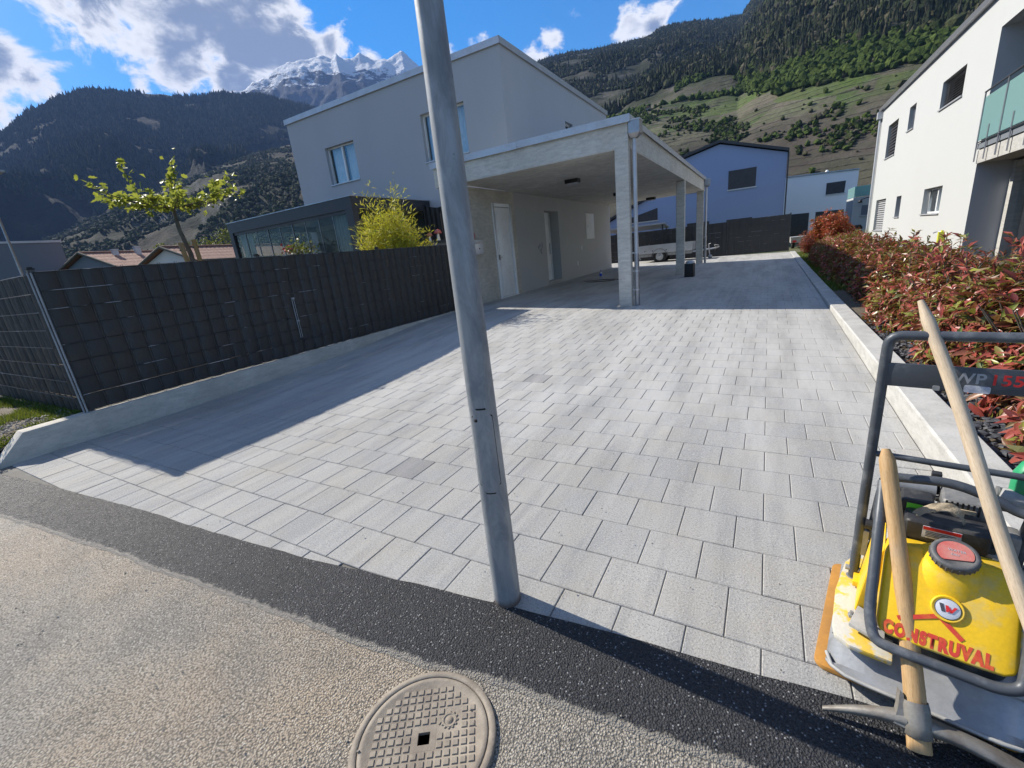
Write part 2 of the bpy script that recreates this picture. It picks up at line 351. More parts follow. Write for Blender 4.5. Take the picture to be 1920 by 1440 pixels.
def wood(name, c1, c2, axis):
    m, b, bs = pbr(name, c1, 0.62, 0, 0.35)
    p = objc(b)
    n = b.noise(b.scale(p, axis), 3.0, 6.0, 0.65, 0.4)
    c = b.mix(b.smooth(n, 0.35, 0.68), c1, c2)
    c = b.mix(b.lin(b.noise(b.scale(p, tuple(a*4 for a in axis)), 6.0, 3.0), 0.52, 0.72, 0, 0.55), c, tuple(x*0.45 for x in c2))
    c = b.mix(b.lin(b.noise(p, 6.0, 4.0), 0.5, 0.75, 0, 0.5), c, (0.30, 0.25, 0.19))
    b.link(c, bs.inputs['Base Color']); b.link(b.bump(n, 0.2, 0.002), bs.inputs['Normal'])
    return m
M['wood_ash'] = wood('worn_ash_handle', (0.50, 0.33, 0.165), (0.38, 0.235, 0.10), (30, 30, 2))
M['wood_pale'] = wood('weathered_pale_handle', (0.53, 0.43, 0.31), (0.42, 0.33, 0.225), (30, 30, 2))
M['wood_stake'] = wood('stake_wood', (0.42, 0.26, 0.10), (0.30, 0.17, 0.06), (20, 20, 2))
M['wood_grey'] = wood('grey_boards', (0.20, 0.21, 0.225), (0.15, 0.155, 0.17), (20, 20, 2))
M['bark'] = dirty('bark', (0.10, 0.085, 0.065), (0.16, 0.15, 0.12), 12, 0.9, bump=0.6, bscale=40)
M['worn_iron'] = dirty('worn_tool_iron', (0.27, 0.255, 0.225), (0.16, 0.135, 0.11), 12, 0.6, 0.35, bump=0.4, bscale=50)
M['rubber'] = dirty('tyre_rubber', (0.018, 0.018, 0.019), (0.05, 0.05, 0.05), 12, 0.8, bump=0.3)
M['tile'] = dirty('clay_roof_tile', (0.30, 0.155, 0.105), (0.22, 0.125, 0.095), 5, 0.9, rand=0.15)
M['soil'] = dirty('garden_soil', (0.10, 0.08, 0.058), (0.16, 0.135, 0.095), 7, 0.95, bump=0.8, bscale=30, bdist=0.03)
M['slate'] = dirty('slate_chip', (0.035, 0.037, 0.045), (0.10, 0.105, 0.115), 12, 0.6, bump=0.3)
M['wall_white'] = plaster('far_white_wall', (0.62, 0.61, 0.58))
M['far_grey'] = plaster('far_grey_wall', (0.17, 0.19, 0.215))
M['bottle'] = glassmat('bottle_plastic', (0.85, 0.9, 0.95), base=0.15)
M['blue'] = flat('blue_label', (0.03, 0.08, 0.5), 0.5); M['yel'] = flat('yellow_enamel', (0.62, 0.62, 0.05), 0.4)
def teal():
    m = bpy.data.materials.new('frosted_teal_glass'); m.use_nodes = True; b = NB(m.node_tree)
    bs = m.node_tree.nodes['Principled BSDF']; mo = [n for n in b.n if n.type == 'OUTPUT_MATERIAL'][0]
    bs.inputs['Base Color'].default_value = (0.30, 0.50, 0.49, 1); bs.inputs['Roughness'].default_value = 0.25
    t = b.new('ShaderNodeBsdfTranslucent'); t.inputs[0].default_value = (0.38, 0.62, 0.60, 1)
    mx = b.new('ShaderNodeMixShader'); mx.inputs[0].default_value = 0.4
    b.link(bs.outputs[0], mx.inputs[1]); b.link(t.outputs[0], mx.inputs[2]); b.link(mx.outputs[0], mo.inputs['Surface']); return m
M['glass_teal'] = teal()
RED = [(0.0, (0.11, 0.026, 0.024)), (0.22, (0.32, 0.062, 0.048)), (0.45, (0.42, 0.105, 0.078)), (0.60, (0.22, 0.10, 0.06)), (0.76, (0.20, 0.20, 0.04)), (0.86, (0.30, 0.31, 0.05)), (0.92, (0.08, 0.15, 0.035)), (1.0, (0.44, 0.20, 0.15))]
CRIM = [(0.0, (0.10, 0.015, 0.015)), (0.5, (0.26, 0.03, 0.03)), (0.85, (0.34, 0.06, 0.035)), (1.0, (0.16, 0.07, 0.03))]
M['leaf_red'] = leafmat('photinia_leaf', RED, 'island', 0.22, 0.32); M['leaf_red_one'] = leafmat('photinia_leaf_single', RED, 'obj', 0.22, 0.32)
M['leaf_red_bright'] = leafmat('bright_red_leaf', [(0.0, (0.22, 0.03, 0.02)), (0.4, (0.46, 0.075, 0.04)), (0.75, (0.52, 0.14, 0.07)), (0.85, (0.24, 0.20, 0.05)), (1.0, (0.34, 0.06, 0.04))], 'island', 0.3, 0.32)
M['leaf_crim'] = leafmat('crimson_leaf', CRIM, 'island', 0.3)
PL = [(0.0, (0.20, 0.26, 0.035)), (0.35, (0.33, 0.39, 0.06)), (0.7, (0.26, 0.31, 0.05)), (1.0, (0.12, 0.19, 0.035))]
M['leaf_plane'] = leafmat('plane_tree_leaf', PL, 'obj', 0.5)
M['leaf_bamboo'] = leafmat('bamboo_leaf', [(0.0, (0.40, 0.36, 0.02)), (0.4, (0.64, 0.58, 0.04)), (0.8, (0.48, 0.53, 0.06)), (1.0, (0.68, 0.58, 0.16))], 'island', 0.42)
M['leaf_green'] = leafmat('green_leaf', [(0.0, (0.045, 0.075, 0.022)), (0.5, (0.08, 0.12, 0.03)), (1.0, (0.13, 0.18, 0.045))], 'island', 0.3)
M['leaf_yellow'] = leafmat('yellow_leaf', [(0.0, (0.42, 0.34, 0.03)), (1.0, (0.30, 0.32, 0.05))], 'island', 0.4)
M['grass'] = leafmat('grass_blade', [(0.0, (0.05, 0.10, 0.015)), (0.6, (0.09, 0.17, 0.02)), (1.0, (0.14, 0.2, 0.04))], 'island', 0.35)
# ------------------------------------------------------------------ mesh helpers
ORG = {}
def org(o): return ORG.get(o.name, Vector((0, 0, 0))) if o is not None else Vector((0, 0, 0))
def tag(o, label=None, cat=None, group=None, kind=None):
    if label: o['label'] = label
    if cat: o['category'] = cat
    if group: o['group'] = group
    if kind: o['kind'] = kind
    return o
def thing(name, loc, label, cat, group=None):
    o = bpy.data.objects.new(name, None); COL.objects.link(o); o.location = loc; o.empty_display_size = 0.2
    ORG[o.name] = Vector(loc)
    return tag(o, label, cat, group)
def link(name, me, parent=None, loc=None):
    o = bpy.data.objects.new(name, me); COL.objects.link(o)
    if parent is not None: o.parent = parent
    ORG[o.name] = org(parent)
    return o
def fast_mesh(name, V, F, mats, mi=None, smooth=False):
    """numpy verts and one index array (n,3) or (n,4)"""
    V = np.asarray(V, np.float32); F = np.asarray(F, np.int32); k = F.shape[1]
    me = bpy.data.meshes.new(name); me.vertices.add(len(V)); me.vertices.foreach_set('co', V.ravel())
    me.loops.add(F.size); me.loops.foreach_set('vertex_index', F.ravel())
    me.polygons.add(len(F)); me.polygons.foreach_set('loop_start', np.arange(0, F.size, k, dtype=np.int32))
    if mi is not None: me.polygons.foreach_set('material_index', np.asarray(mi, np.int32))
    me.polygons.foreach_set('use_smooth', np.full(len(F), smooth, bool))
    for m in (mats if isinstance(mats, (list, tuple)) else [mats]): me.materials.append(m)
    me.update(calc_edges=True); me.validate()
    return me

class MB:
    """gathers shapes, then links them as ONE mesh object"""
    def __init__(s): s.v = []; s.f = []; s.m = []; s.s = []
    def add(s, vs, fs, m=0, smooth=False):
        k = len(s.v); s.v += [tuple(p) for p in vs]
        for f in fs: s.f.append(tuple(i+k for i in f)); s.m.append(m); s.s.append(smooth)
    def box(s, x0, x1, y0, y1, z0, z1, m=0):
        s.add([(x0, y0, z0), (x1, y0, z0), (x1, y1, z0), (x0, y1, z0), (x0, y0, z1), (x1, y0, z1), (x1, y1, z1), (x0, y1, z1)],
              [(0, 3, 2, 1), (4, 5, 6, 7), (0, 1, 5, 4), (1, 2, 6, 5), (2, 3, 7, 6), (3, 0, 4, 7)], m)
    def fbox(s, F, a, b, m=0):
        """box between two corners a, b of a local frame F(u, v, w) -> world"""
        (x0, y0, z0), (x1, y1, z1) = a, b
        s.add([F(*p) for p in ((x0, y0, z0), (x1, y0, z0), (x1, y1, z0), (x0, y1, z0), (x0, y0, z1), (x1, y0, z1), (x1, y1, z1), (x0, y1, z1))],
              [(0, 3, 2, 1), (4, 5, 6, 7), (0, 1, 5, 4), (1, 2, 6, 5), (2, 3, 7, 6), (3, 0, 4, 7)], m)
    def quad(s, a, b, c, d, m=0): s.add([a, b, c, d], [(0, 1, 2, 3)], m)
    def tube(s, pts, r, n=8, m=0, caps=True, smooth=True):
        pts = [Vector(p) for p in pts]; rr = r if isinstance(r, (list, tuple)) else [r]*len(pts)
        t0 = (pts[1]-pts[0]).normalized(); a = t0.orthogonal().normalized()
        vs = []; N = len(pts)
        for i, p in enumerate(pts):
            if i == 0: t = pts[1]-pts[0]
            elif i == N-1: t = pts[-1]-pts[-2]
            else: t = (pts[i+1]-pts[i]).normalized()+(pts[i]-pts[i-1]).normalized()
            t.normalize(); a = (a-t*a.dot(t)).normalized(); c = t.cross(a)
            for k in range(n):
                an = 2*math.pi*k/n; vs.append(p+(a*math.cos(an)+c*math.sin(an))*rr[i])
        fs = [(i*n+k, i*n+(k+1) % n, (i+1)*n+(k+1) % n, (i+1)*n+k) for i in range(N-1) for k in range(n)]
        s.add(vs, fs, m, smooth)
        if caps: s.add(vs[:n], [tuple(range(n-1, -1, -1))], m); s.add(vs[-n:], [tuple(range(n))], m)
    def lathe(s, prof, c=(0, 0, 0), axis=(0, 0, 1), n=24, m=0, smooth=True):
        ax = Vector(axis).normalized(); a = ax.orthogonal().normalized(); b2 = ax.cross(a); c = Vector(c)
        vs = [c+ax*z+(a*math.cos(2*math.pi*k/n)+b2*math.sin(2*math.pi*k/n))*max(r, 1e-4) for r, z in prof for k in range(n)]
        fs = [(i*n+k, i*n+(k+1) % n, (i+1)*n+(k+1) % n, (i+1)*n+k) for i in range(len(prof)-1) for k in range(n)]
        s.add(vs, fs, m, smooth)
    def prism(s, poly, lo, hi, F=None, m=0):
        """polygon (a, b) swept from lo to hi along the third axis of F(a, b, w)"""
        F = F or (lambda a, b, w: (a, b, w)); n = len(poly)
        vs = [F(a, b, lo) for a, b in poly]+[F(a, b, hi) for a, b in poly]
        s.add(vs, [tuple(range(n-1, -1, -1)), tuple(range(n, 2*n))]+[(i, (i+1) % n, n+(i+1) % n, n+i) for i in range(n)], m)
    def build(s, name, mats, parent=None, bevel=0.0, segs=2, sharp=35, smooth_all=False):
        og = org(parent)
        me = bpy.data.meshes.new(name)
        me.from_pydata([(x-og.x, y-og.y, z-og.z) for x, y, z in s.v], [], s.f)
        for m in (mats if isinstance(mats, (list, tuple)) else [mats]): me.materials.append(m)
        me.polygons.foreach_set('material_index', s.m)
        me.polygons.foreach_set('use_smooth', [True]*len(s.f) if smooth_all else s.s)
        me.update()
        bm = bmesh.new(); bm.from_mesh(me)
        bmesh.ops.recalc_face_normals(bm, faces=bm.faces[:])
        if bevel:
            bmesh.ops.remove_doubles(bm, verts=bm.verts[:], dist=1e-5)
            ed = [e for e in bm.edges if len(e.link_faces) == 2 and e.calc_face_angle(0) > R(30)]
            bmesh.ops.bevel(bm, geom=ed, offset=bevel, segments=segs, profile=0.6, affect='EDGES', clamp_overlap=True)
            for f in bm.faces: f.smooth = True
        bm.to_mesh(me); bm.free()
        if bevel or smooth_all:
            try: me.set_sharp_from_angle(angle=R(sharp))
            except Exception: pass
        return link(name, me, parent)

def text_part(name, txt, size, F, origin, mat, parent, bold=0.012, extrude=0.0008, sx=1.0, sx_align='LEFT'):
    """flat lettering laid on a plane; F maps (right, up) in metres from origin to world"""
    cu = bpy.data.curves.new(name, 'FONT'); cu.body = txt; cu.size = size; cu.offset = bold*size; cu.extrude = extrude; cu.align_x = sx_align; cu.space_character = 1+bold*3.2
    tmp = bpy.data.objects.new(name+'_t', cu); COL.objects.link(tmp)
    dg = bpy.context.evaluated_depsgraph_get(); me = bpy.data.meshes.new_from_object(tmp.evaluated_get(dg))
    bpy.data.objects.remove(tmp); bpy.data.curves.remove(cu)
    og = org(parent); rt, up = F; rt = Vector(rt).normalized(); up = Vector(up).normalized(); nn = rt.cross(up)
    for v in me.vertices:
        q = Vector(origin)+rt*(v.co.x*sx)+up*v.co.y+nn*v.co.z; v.co = q-og
    me.materials.clear(); me.materials.append(mat); me.name = name
    return link(name, me, parent)

# value noise for terrain and scatter
def _h(i, j, s):
    x = (i.astype(np.int64)*374761393+j.astype(np.int64)*668265263+s*1442695041) & 0xffffffff
    x = ((x ^ (x >> 13))*1274126177) & 0xffffffff
    return ((x ^ (x >> 16)) & 0xffff)/65535.0
def vnoise(x, y, s=0):
    xi = np.floor(x); yi = np.floor(y); fx = x-xi; fy = y-yi; fx = fx*fx*(3-2*fx); fy = fy*fy*(3-2*fy)
    a = _h(xi, yi, s); b_ = _h(xi+1, yi, s); c = _h(xi, yi+1, s); d = _h(xi+1, yi+1, s)
    return (a*(1-fx)+b_*fx)*(1-fy)+(c*(1-fx)+d*fx)*fy
def fbm(x, y, o=5, s=0, ridged=False):
    v = 0; a = 0.5; t = 0
    for k in range(o):
        n = vnoise(x, y, s+k)
        if ridged: n = 1-abs(2*n-1)
        v = v+a*n; t += a; a *= 0.5; x = x*2.03+17.1; y = y*2.03-9.7
    return v/t

# ------------------------------------------------------------------ ground levels
LY = [0, 2.5, 3.4, 4.5, 5.9, 6.8, 7.6, 9.0, 60]; LZ = [0, 0, .02, .05, .115, .2, .265, .30, .32]
RY = [0, 4.0, 6.5, 9.5, 12, 27, 60]; RZ = [0, 0, .04, .085, .10, .16, .18]
def gh(x, y):
    t = np.clip((np.asarray(x)+6.87)/7.87, 0, 1)
    return np.interp(y, LY, LZ)*(1-t)+np.interp(y, RY, RZ)*t
EDGE = [(-9, .6), (-6.9, .82), (-6.61, .851), (-5.85, .935), (-4.36, 1.07), (-3.76, 1.115), (-3.49, 1.122), (-2.33, 1.215), (-1.74, 1.285), (-1.13, 1.355), (-.9, 1.378), (-.5, 1.42), (-.2, 1.435), (.07, 1.454), (.34, 1.478), (.6, 1.487), (1.0, 1.495), (1.5, 1.5), (3, 1.5)]
REDGE = [(-12, -.5), (-8.5, .1), (-6.5, .42), (-5.27, .58), (-4.09, .715), (-3.33, .785), (-2.56, .845), (-1.91, .905), (-1.48, .94), (-1.13, .962), (-.9, 1.0), (-.67, 1.027), (-.47, 1.046), (-.29, 1.062), (.02, 1.10), (.5, 1.14), (1.5, 1.2), (3, 1.25)]
def edge_y(x): return np.interp(x, [p[0] for p in EDGE], [p[1] for p in EDGE])
def redge_y(x): return np.interp(x, [p[0] for p in REDGE], [p[1] for p in REDGE])

mb = MB(); mb.quad((-3500, -3500, -.12), (3500, -3500, -.12), (3500, 3500, -.12), (-3500, 3500, -.12))
M['field'] = dirty('valley_floor', (0.055, 0.075, 0.03), (0.12, 0.11, 0.07), .02, 0.95, bump=0.3, bscale=.3)
tag(mb.build('ground', M['field']), 'flat valley ground under the houses', None, None, 'structure')
mb = MB(); mb.quad((-40, -9, -.012), (40, -9, -.012), (40, 1.55, -.012), (-40, 1.55, -.012))
tag(mb.build('road', M['road']), 'old worn beige grey asphalt of the street', None, None, 'structure')
# new asphalt strip, ragged at both edges
mb = MB(); xs = np.arange(-9, 3.0, 0.03)
up = edge_y(xs)+.006+(fbm(xs*6, xs*0, 3, 3)-.5)*.012; lo = redge_y(xs)+(fbm(xs*2.5, xs*0, 4, 5)-.5)*.06+(vnoise(xs*20, xs*0, 9)-.5)*.008
n = len(xs); rows_ = [(0, -.0105, 1.0), (.012, -.004, .9), (.028, .001, .5), (.065, .003, .0), (None, .004, .0)]
vs = [(x, b_ if o_ is None else a+o_, z_) for o_, z_, e_ in rows_ for x, a, b_ in zip(xs, lo, up)]
mb.add(vs, [(j*n+i, j*n+i+1, (j+1)*n+i+1, (j+1)*n+i) for j in range(4) for i in range(n-1)])
strip_o = mb.build('asphalt_strip', M['tar'])
at_ = strip_o.data.attributes.new('rim', 'FLOAT', 'POINT'); at_.data.foreach_set('value', [e_ for o_, z_, e_ in rows_ for _ in range(n)])
tag(strip_o, 'fresh black asphalt strip between the street and the paving', None, None, 'structure')

# ------------------------------------------------------------------ driveway paving, slab by slab
mb = MB(); gx_ = np.concatenate([np.linspace(-9.2, -6.9, 3), np.linspace(-6.8, 1.05, 12)]); gy_ = np.concatenate([[1.0], np.arange(1.7, 10, .45), np.arange(10, 27.6, 2)])
vs = [(x, y if y > 1.05 else float(edge_y(x))-.01, float(gh(x, y))-.010) for y in gy_ for x in gx_]; nx = len(gx_)
mb.add(vs, [(j*nx+i, j*nx+i+1, (j+1)*nx+i+1, (j+1)*nx+i) for j in range(len(gy_)-1) for i in range(nx-1) if not (gx_[i] < -6.9 and gy_[j] < 9.4)])
drive = tag(mb.build('driveway', M['sand']), 'grey paved driveway rising to the carport', None, None, 'structure')
PW, PD, GAP = 0.28, 0.302, 0.0028
def slab_geo(x0, x1, yb0, yb1, yt, zf, c=.0038, dep=.03):
    """chamfered slab; bottom edge may be cut on the skew (yb0..yb1)"""
    g = GAP/2; P = [(x0+g, yb0+g), (x1-g, yb1+g), (x1-g, yt-g), (x0+g, yt-g)]
    I = [(x0+g+c, yb0+g+c), (x1-g-c, yb1+g+c), (x1-g-c, yt-g-c), (x0+g+c, yt-g-c)]
    V = [(x, y, zf(x, y)) for x, y in I]+[(x, y, zf(x, y)-.004) for x, y in P]+[(x, y, zf(x, y)-dep) for x, y in P]
    F = [(0, 1, 2, 3)]+[(4+i, 4+(i+1) % 4, (i+1) % 4, i) for i in range(4)]+[(8+i, 8+(i+1) % 4, 4+(i+1) % 4, 4+i) for i in range(4)]
    return V, F
def project(x, y, z):
    q = np.array([x, y, z-EYE]); d = q@_fw
    return (960+FPX*(q@CR)/d, 720-FPX*(q@CU)/d) if d > .05 else None
cells = []
row = 0
y = 1.588-2*PD
while y < 26.9:
    off = -.07 if row % 2 == 0 else -.215
    xl = -6.865 if y < 22.9 else -9.0
    i0 = math.floor((xl-off)/PW); x = off+i0*PW
    while x < 1.0:
        x0, x1 = max(x, xl), min(x+PW, 0.995); yt = y+PD
        if x1-x0 > .03:
            e0, e1 = float(edge_y(x0)), float(edge_y(x1)); b0, b1 = max(y, e0), max(y, e1)
            if yt-max(b0, b1) > .012: cells.append((x0, x1, b0, b1, yt))
        x += PW
    y += PD; row += 1
def area(c):
    x0, x1, b0, b1, yt = c; ps = [project(a, b_, float(gh(a, b_))) for a, b_ in ((x0, b0), (x1, b1), (x1, yt), (x0, yt))]
    if any(p is None for p in ps): return 0
    cx = sum(p[0] for p in ps)/4; cy = sum(p[1] for p in ps)/4
    if not (-10 < cx < 1930 and -10 < cy < 1450): return 0
    if cx > 1620 and cy > 950: return 1
    return abs(sum(ps[i][0]*ps[(i+1) % 4][1]-ps[(i+1) % 4][0]*ps[i][1] for i in range(4)))/2
order = sorted(range(len(cells)), key=lambda i: -area(cells[i])); near = set(order[:300])
FULL = None; farV = []; farF = []
DARK = [(771, 865), (990, 703), (1010, 620), (1128, 592), (1700, 480)]
darkset = set()
for dx, dy in DARK:
    best = min(near, key=lambda i: (lambda p: (p[0]-dx)**2+(p[1]-dy)**2)(project((cells[i][0]+cells[i][1])/2, (cells[i][2]+cells[i][4])/2, float(gh(cells[i][0], cells[i][4])))))
    pp = project((cells[best][0]+cells[best][1])/2, (cells[best][2]+cells[best][4])/2, 0)
    if abs(pp[0]-dx) < 60 and abs(pp[1]-dy) < 40: darkset.add(best)
for i, c in enumerate(cells):
    x0, x1, b0, b1, yt = c
    dz = random.uniform(-.0012, .0012); tx = random.uniform(-.004, .004); ty = random.uniform(-.004, .004)
    cx, cy = (x0+x1)/2, (b0+yt)/2
    if i in near:
        zc = float(gh(cx, cy)); slope = (float(gh(cx, cy+.15))-float(gh(cx, cy-.15)))/.3; sx_ = (float(gh(cx+.15, cy))-float(gh(cx-.15, cy)))/.3
        whole = abs(x1-x0-PW) < 1e-4 and b0 == b1 and abs(yt-b0-PD) < 1e-4
        if whole and i not in darkset:
            if FULL is None:
                V, F = slab_geo(-PW/2, PW/2, -PD/2, -PD/2, PD/2, lambda a, b_: 0.0)
                FULL = bpy.data.meshes.new('paver'); FULL.from_pydata(V, [], F); FULL.materials.append(M['paver']); FULL.update()
            me = FULL
        else:
            V, F = slab_geo(x0-cx, x1-cx, b0-cy, b1-cy, yt-cy, lambda a, b_: 0.0)
            me = bpy.data.meshes.new('paver'); me.from_pydata(V, [], F); me.materials.append(M['paver_dark' if i in darkset else 'paver']); me.update()
        o = bpy.data.objects.new('paver', me); COL.objects.link(o); o.parent = drive
        o.location = (cx, cy, zc+dz); o.rotation_euler = (math.atan(slope)+tx, -math.atan(sx_)+ty, 0)
        if i in darkset: o['label'] = 'darker grey paver'
    else:
        k = len(farV); V, F = slab_geo(x0, x1, b0, b1, yt, lambda a, b_: float(gh(a, b_))+dz+(a-cx)*tx+(b_-cy)*ty)
        farV += V; farF += [tuple(j+k for j in f) for f in F]
far = link('pavers_beyond', fast_mesh('pavers_beyond', farV, farF, M['pavers']), drive); far['kind'] = 'stuff'

# ------------------------------------------------------------------ kerbs and low walls
mb = MB()
ys = [1.5, 3, 4.5, 6.5, 8, 9.5, 12, 16, 20, 24, 26.9]; zt = [.2, .2, .197, .185, .172, .160, .15, .15, .16, .17, .18]
prof = lambda z: [(1.0, -.1), (1.0, z-.012), (1.012, z), (1.212, z), (1.222, z-.01), (1.222, -.1)]
vs = [(p[0], y_, p[1]) for y_, z in zip(ys, zt) for p in prof(z)]
mb.add(vs, [(j*6+i, j*6+(i+1) % 6, (j+1)*6+(i+1) % 6, (j+1)*6+i) for j in range(len(ys)-1) for i in range(6)]+[tuple(range(5, -1, -1)), tuple(range(60, 66))])
tag(mb.build('concrete_kerb', M['conc_light']), 'pale concrete kerb wall between the driveway and the red hedge', 'kerb')
mb = MB()
pz_ = [(.80, -.1), (.80, -.02), (.905, .03), (1.165, .30), (1.69, .305), (6, .31), (9.75, .31), (9.75, -.1)]
n = len(pz_)
mb.prism(pz_, -7.07, -6.868, F=lambda a, b_, w_: (w_, a, b_))
tag(mb.build('low_concrete_wall', M['conc_wall'], bevel=.006), 'low rough concrete wall with a chamfered end under the dark fence', 'wall')

# garden soil by the left wall, planting bed on the right
mb = MB(); xs = np.linspace(-60, -7.07, 40); ys = np.concatenate([np.linspace(.3, 3, 14), np.linspace(4, 60, 15)])
def soil_z(x, y): return .02+.26*np.clip((y-.75)/.5, 0, 1)+.03*(fbm(x*1.7, y*1.7, 4, 2)-.5)-np.clip((-x-9.5)*.06, 0, .2)*np.clip(2.2-y, 0, 1)
X_, Y_ = np.meshgrid(-7.07-(np.linspace(0, 1, 60)**2)*50, ys); Z_ = soil_z(X_, Y_)
nx = X_.shape[1]; ny = X_.shape[0]
V = np.stack([X_.ravel(), Y_.ravel(), Z_.ravel()], 1); idx = np.arange(nx*ny).reshape(ny, nx)
F = np.stack([idx[:-1, :-1].ravel(), idx[1:, :-1].ravel(), idx[1:, 1:].ravel(), idx[:-1, 1:].ravel()], 1)
tag(link('garden_soil', fast_mesh('garden_soil', V, F, M['soil'], smooth=True)), 'bare garden soil behind the low wall', None, None, 'structure')
mb = MB(); mb.quad((1.222, 1.5, .10), (9, 1.5, .10), (9, 27, .08), (1.222, 27, .10)); mb.quad((1.222, 1.42, -.02), (9, 1.42, -.02), (9, 1.5, .10), (1.222, 1.5, .10))
tag(mb.build('planting_bed', M['soil']), 'planting bed behind the kerb', None, None, 'structure')
mb = MB(); mb.quad((-9.2, 27.0, .10), (40, 27.0, .02), (60, 140, .0), (-40, 140, .0))
M['lawn'] = dirty('rough_lawn', (0.06, 0.09, 0.025), (0.13, 0.11, 0.06), .5, 0.95, bump=.5, bscale=8)
tag(mb.build('neighbour_yard', M['lawn']), 'yard beyond the back fence', None, None, 'structure')

# slate chips along the kerb, in front of the hedge
def chips(n, x0, x1, y0, y1, z, smin, smax, name, label, mat, seed):
    g = np.random.default_rng(seed)
    c = np.stack([g.uniform(x0, x1, n), y0+(y1-y0)*g.random(n)**1.6, np.full(n, z)+g.uniform(0, .02, n)], 1)
    base = np.array([[-1, -.6, 0], [.7, -.9, .1], [1, .5, 0], [-.3, .9, .05], [-.6, -.3, .5], [.5, -.4, .55], [.4, .4, .5]])
    s = g.uniform(smin, smax, n); V = []; F = []
    tri = [(0, 1, 5), (0, 5, 4), (1, 2, 6), (1, 6, 5), (2, 3, 6), (3, 4, 6), (3, 0, 4), (4, 5, 6)]
    for i in range(n):
        e = Matrix.Rotation(g.uniform(0, 6.28), 3, 'Z') @ Matrix.Rotation(g.normal(0, .35), 3, 'X'); e = np.array(e)
        V.append((base*g.uniform(.7, 1.3, base.shape)*s[i]) @ e.T+c[i]); F.append(np.array(tri)+7*i)
    o = link(name, fast_mesh(name, np.concatenate(V), np.concatenate(F), mat)); o['kind'] = 'stuff'; o['label'] = label
chips(2600, 1.23, 1.95, 2.2, 8, .105, .014, .035, 'slate_chips', 'dark slate chips between the kerb and the hedge', M['slate'], 5)
M['grit'] = dirty('loose_grit', (0.20, 0.18, 0.155), (0.36, 0.33, 0.28), 30, 0.8)
chips(300, -7.6, -7.08, .9, 1.7, .29, .008, .02, 'loose_stones', 'loose stones on the soil by the wall end', M['grit'], 8)

chips(170, -4.2, .95, 1.5, 6.5, .002, .0025, .006, 'loose_pebbles', 'a few loose pebbles scattered on the paving', M['grit'], 31)
chips(420, -4.5, .6, .2, 1.3, -.012, .0025, .006, 'road_grit', 'loose grit scattered on the street', M['grit'], 33)
# grass: blades joined
def blades(name, label, pts, h0, h1, seed, mat):
    g = np.random.default_rng(seed); n = len(pts); p = np.asarray(pts); an = g.uniform(0, 6.28, n); h = g.uniform(h0, h1, n); wd = .004+.004*g.random(n)
    d = np.stack([np.cos(an), np.sin(an), np.zeros(n)], 1); le = g.normal(0, .35, (n, 2))*h[:, None]
    tip = p+np.concatenate([le, h[:, None]], 1)
    V = np.stack([p-d*wd[:, None], p+d*wd[:, None], tip], 1).reshape(-1, 3)
    o = link(name, fast_mesh(name, V, np.arange(3*n).reshape(-1, 3), mat)); o['kind'] = 'stuff'; o['label'] = label
g = np.random.default_rng(21)
n = 9000; gxp = -7.1-g.random(n)**1.3*3.2; gyp = g.uniform(1.0, 1.9, n); keep = fbm(gxp*3, gyp*3, 3, 8) > .44
gp = np.stack([gxp, gyp, soil_z(gxp, gyp)], 1)[keep]
blades('garden_grass', 'short grass tufts at the foot of the fence beside the wall end', gp, .02, .08, 3, M['grass'])
n = 16000; gp = np.stack([g.uniform(1.23, 2.2, n), g.uniform(11.5, 26, n), np.full(n, .10)], 1)
blades('lawn_strip_grass', 'bright green grass strip between the kerb and the far hedge', gp, .04, .12, 4, M['grass'])

# ------------------------------------------------------------------ street pole
PX, PY = -1.005, 1.42
pole = thing('lamp_post', (PX, PY, 0), 'tall galvanised steel lamp post standing at the paving edge', 'lamp post')
mb = MB(); mb.lathe([(.064, -.05), (.0635, .3), (.047, 2.45), (.036, 5.2), (.030, 6.0), (.0, 6.0)], (PX, PY, 0), n=48)
mb.build('shaft', M['galv'], pole)
def pole_r(z): return np.interp(z, [-.05, .3, 2.45, 5.2], [.064, .0635, .047, .036])
dc = math.atan2(0-PY, 0-PX)   # towards the viewer's side
def hatch(a0, a1, z0, z1, dr, rad, name, mat):
    mb = MB(); nu, nv = 18, 10; vs = []
    for j in range(nv+1):
        for i in range(nu+1):
            u, v = i/nu, j/nv; z = z0+(z1-z0)*v
            # rounded corners: pull in the sides near the ends
            e = max(0, rad-min(v, 1-v)*(z1-z0)); sh = (rad-math.sqrt(max(0, rad*rad-e*e)))/.06
            an = (a0+sh)+((a1-sh)-(a0+sh))*u; rr = pole_r(z)+dr
            vs.append((PX+rr*math.cos(an), PY+rr*math.sin(an), z))
    mb.add(vs, [(j*(nu+1)+i, j*(nu+1)+i+1, (j+1)*(nu+1)+i+1, (j+1)*(nu+1)+i) for j in range(nv) for i in range(nu)], 0, True)
    return mb.build(name, mat, pole)
hatch(dc-1.02, dc+.66, .613, 1.007, .0006, .03, 'hatch_gap', M['gap'])
hd = hatch(dc-.955, dc+.595, .62, 1.0, .0022, .028, 'hatch', M['galv'])
al = dc-.62; lc = Vector((PX+math.cos(al)*(pole_r(.955)+.002), PY+math.sin(al)*(pole_r(.955)+.002), .955)); ax = Vector((math.cos(al), math.sin(al), 0))
mb = MB(); mb.lathe([(.0, .003), (.004, .003), (.0042, .0015), (.0075, .0015), (.0085, 0), (.0085, -.002)], lc, ax, 16); mb.build('lock', M['black'], hd)

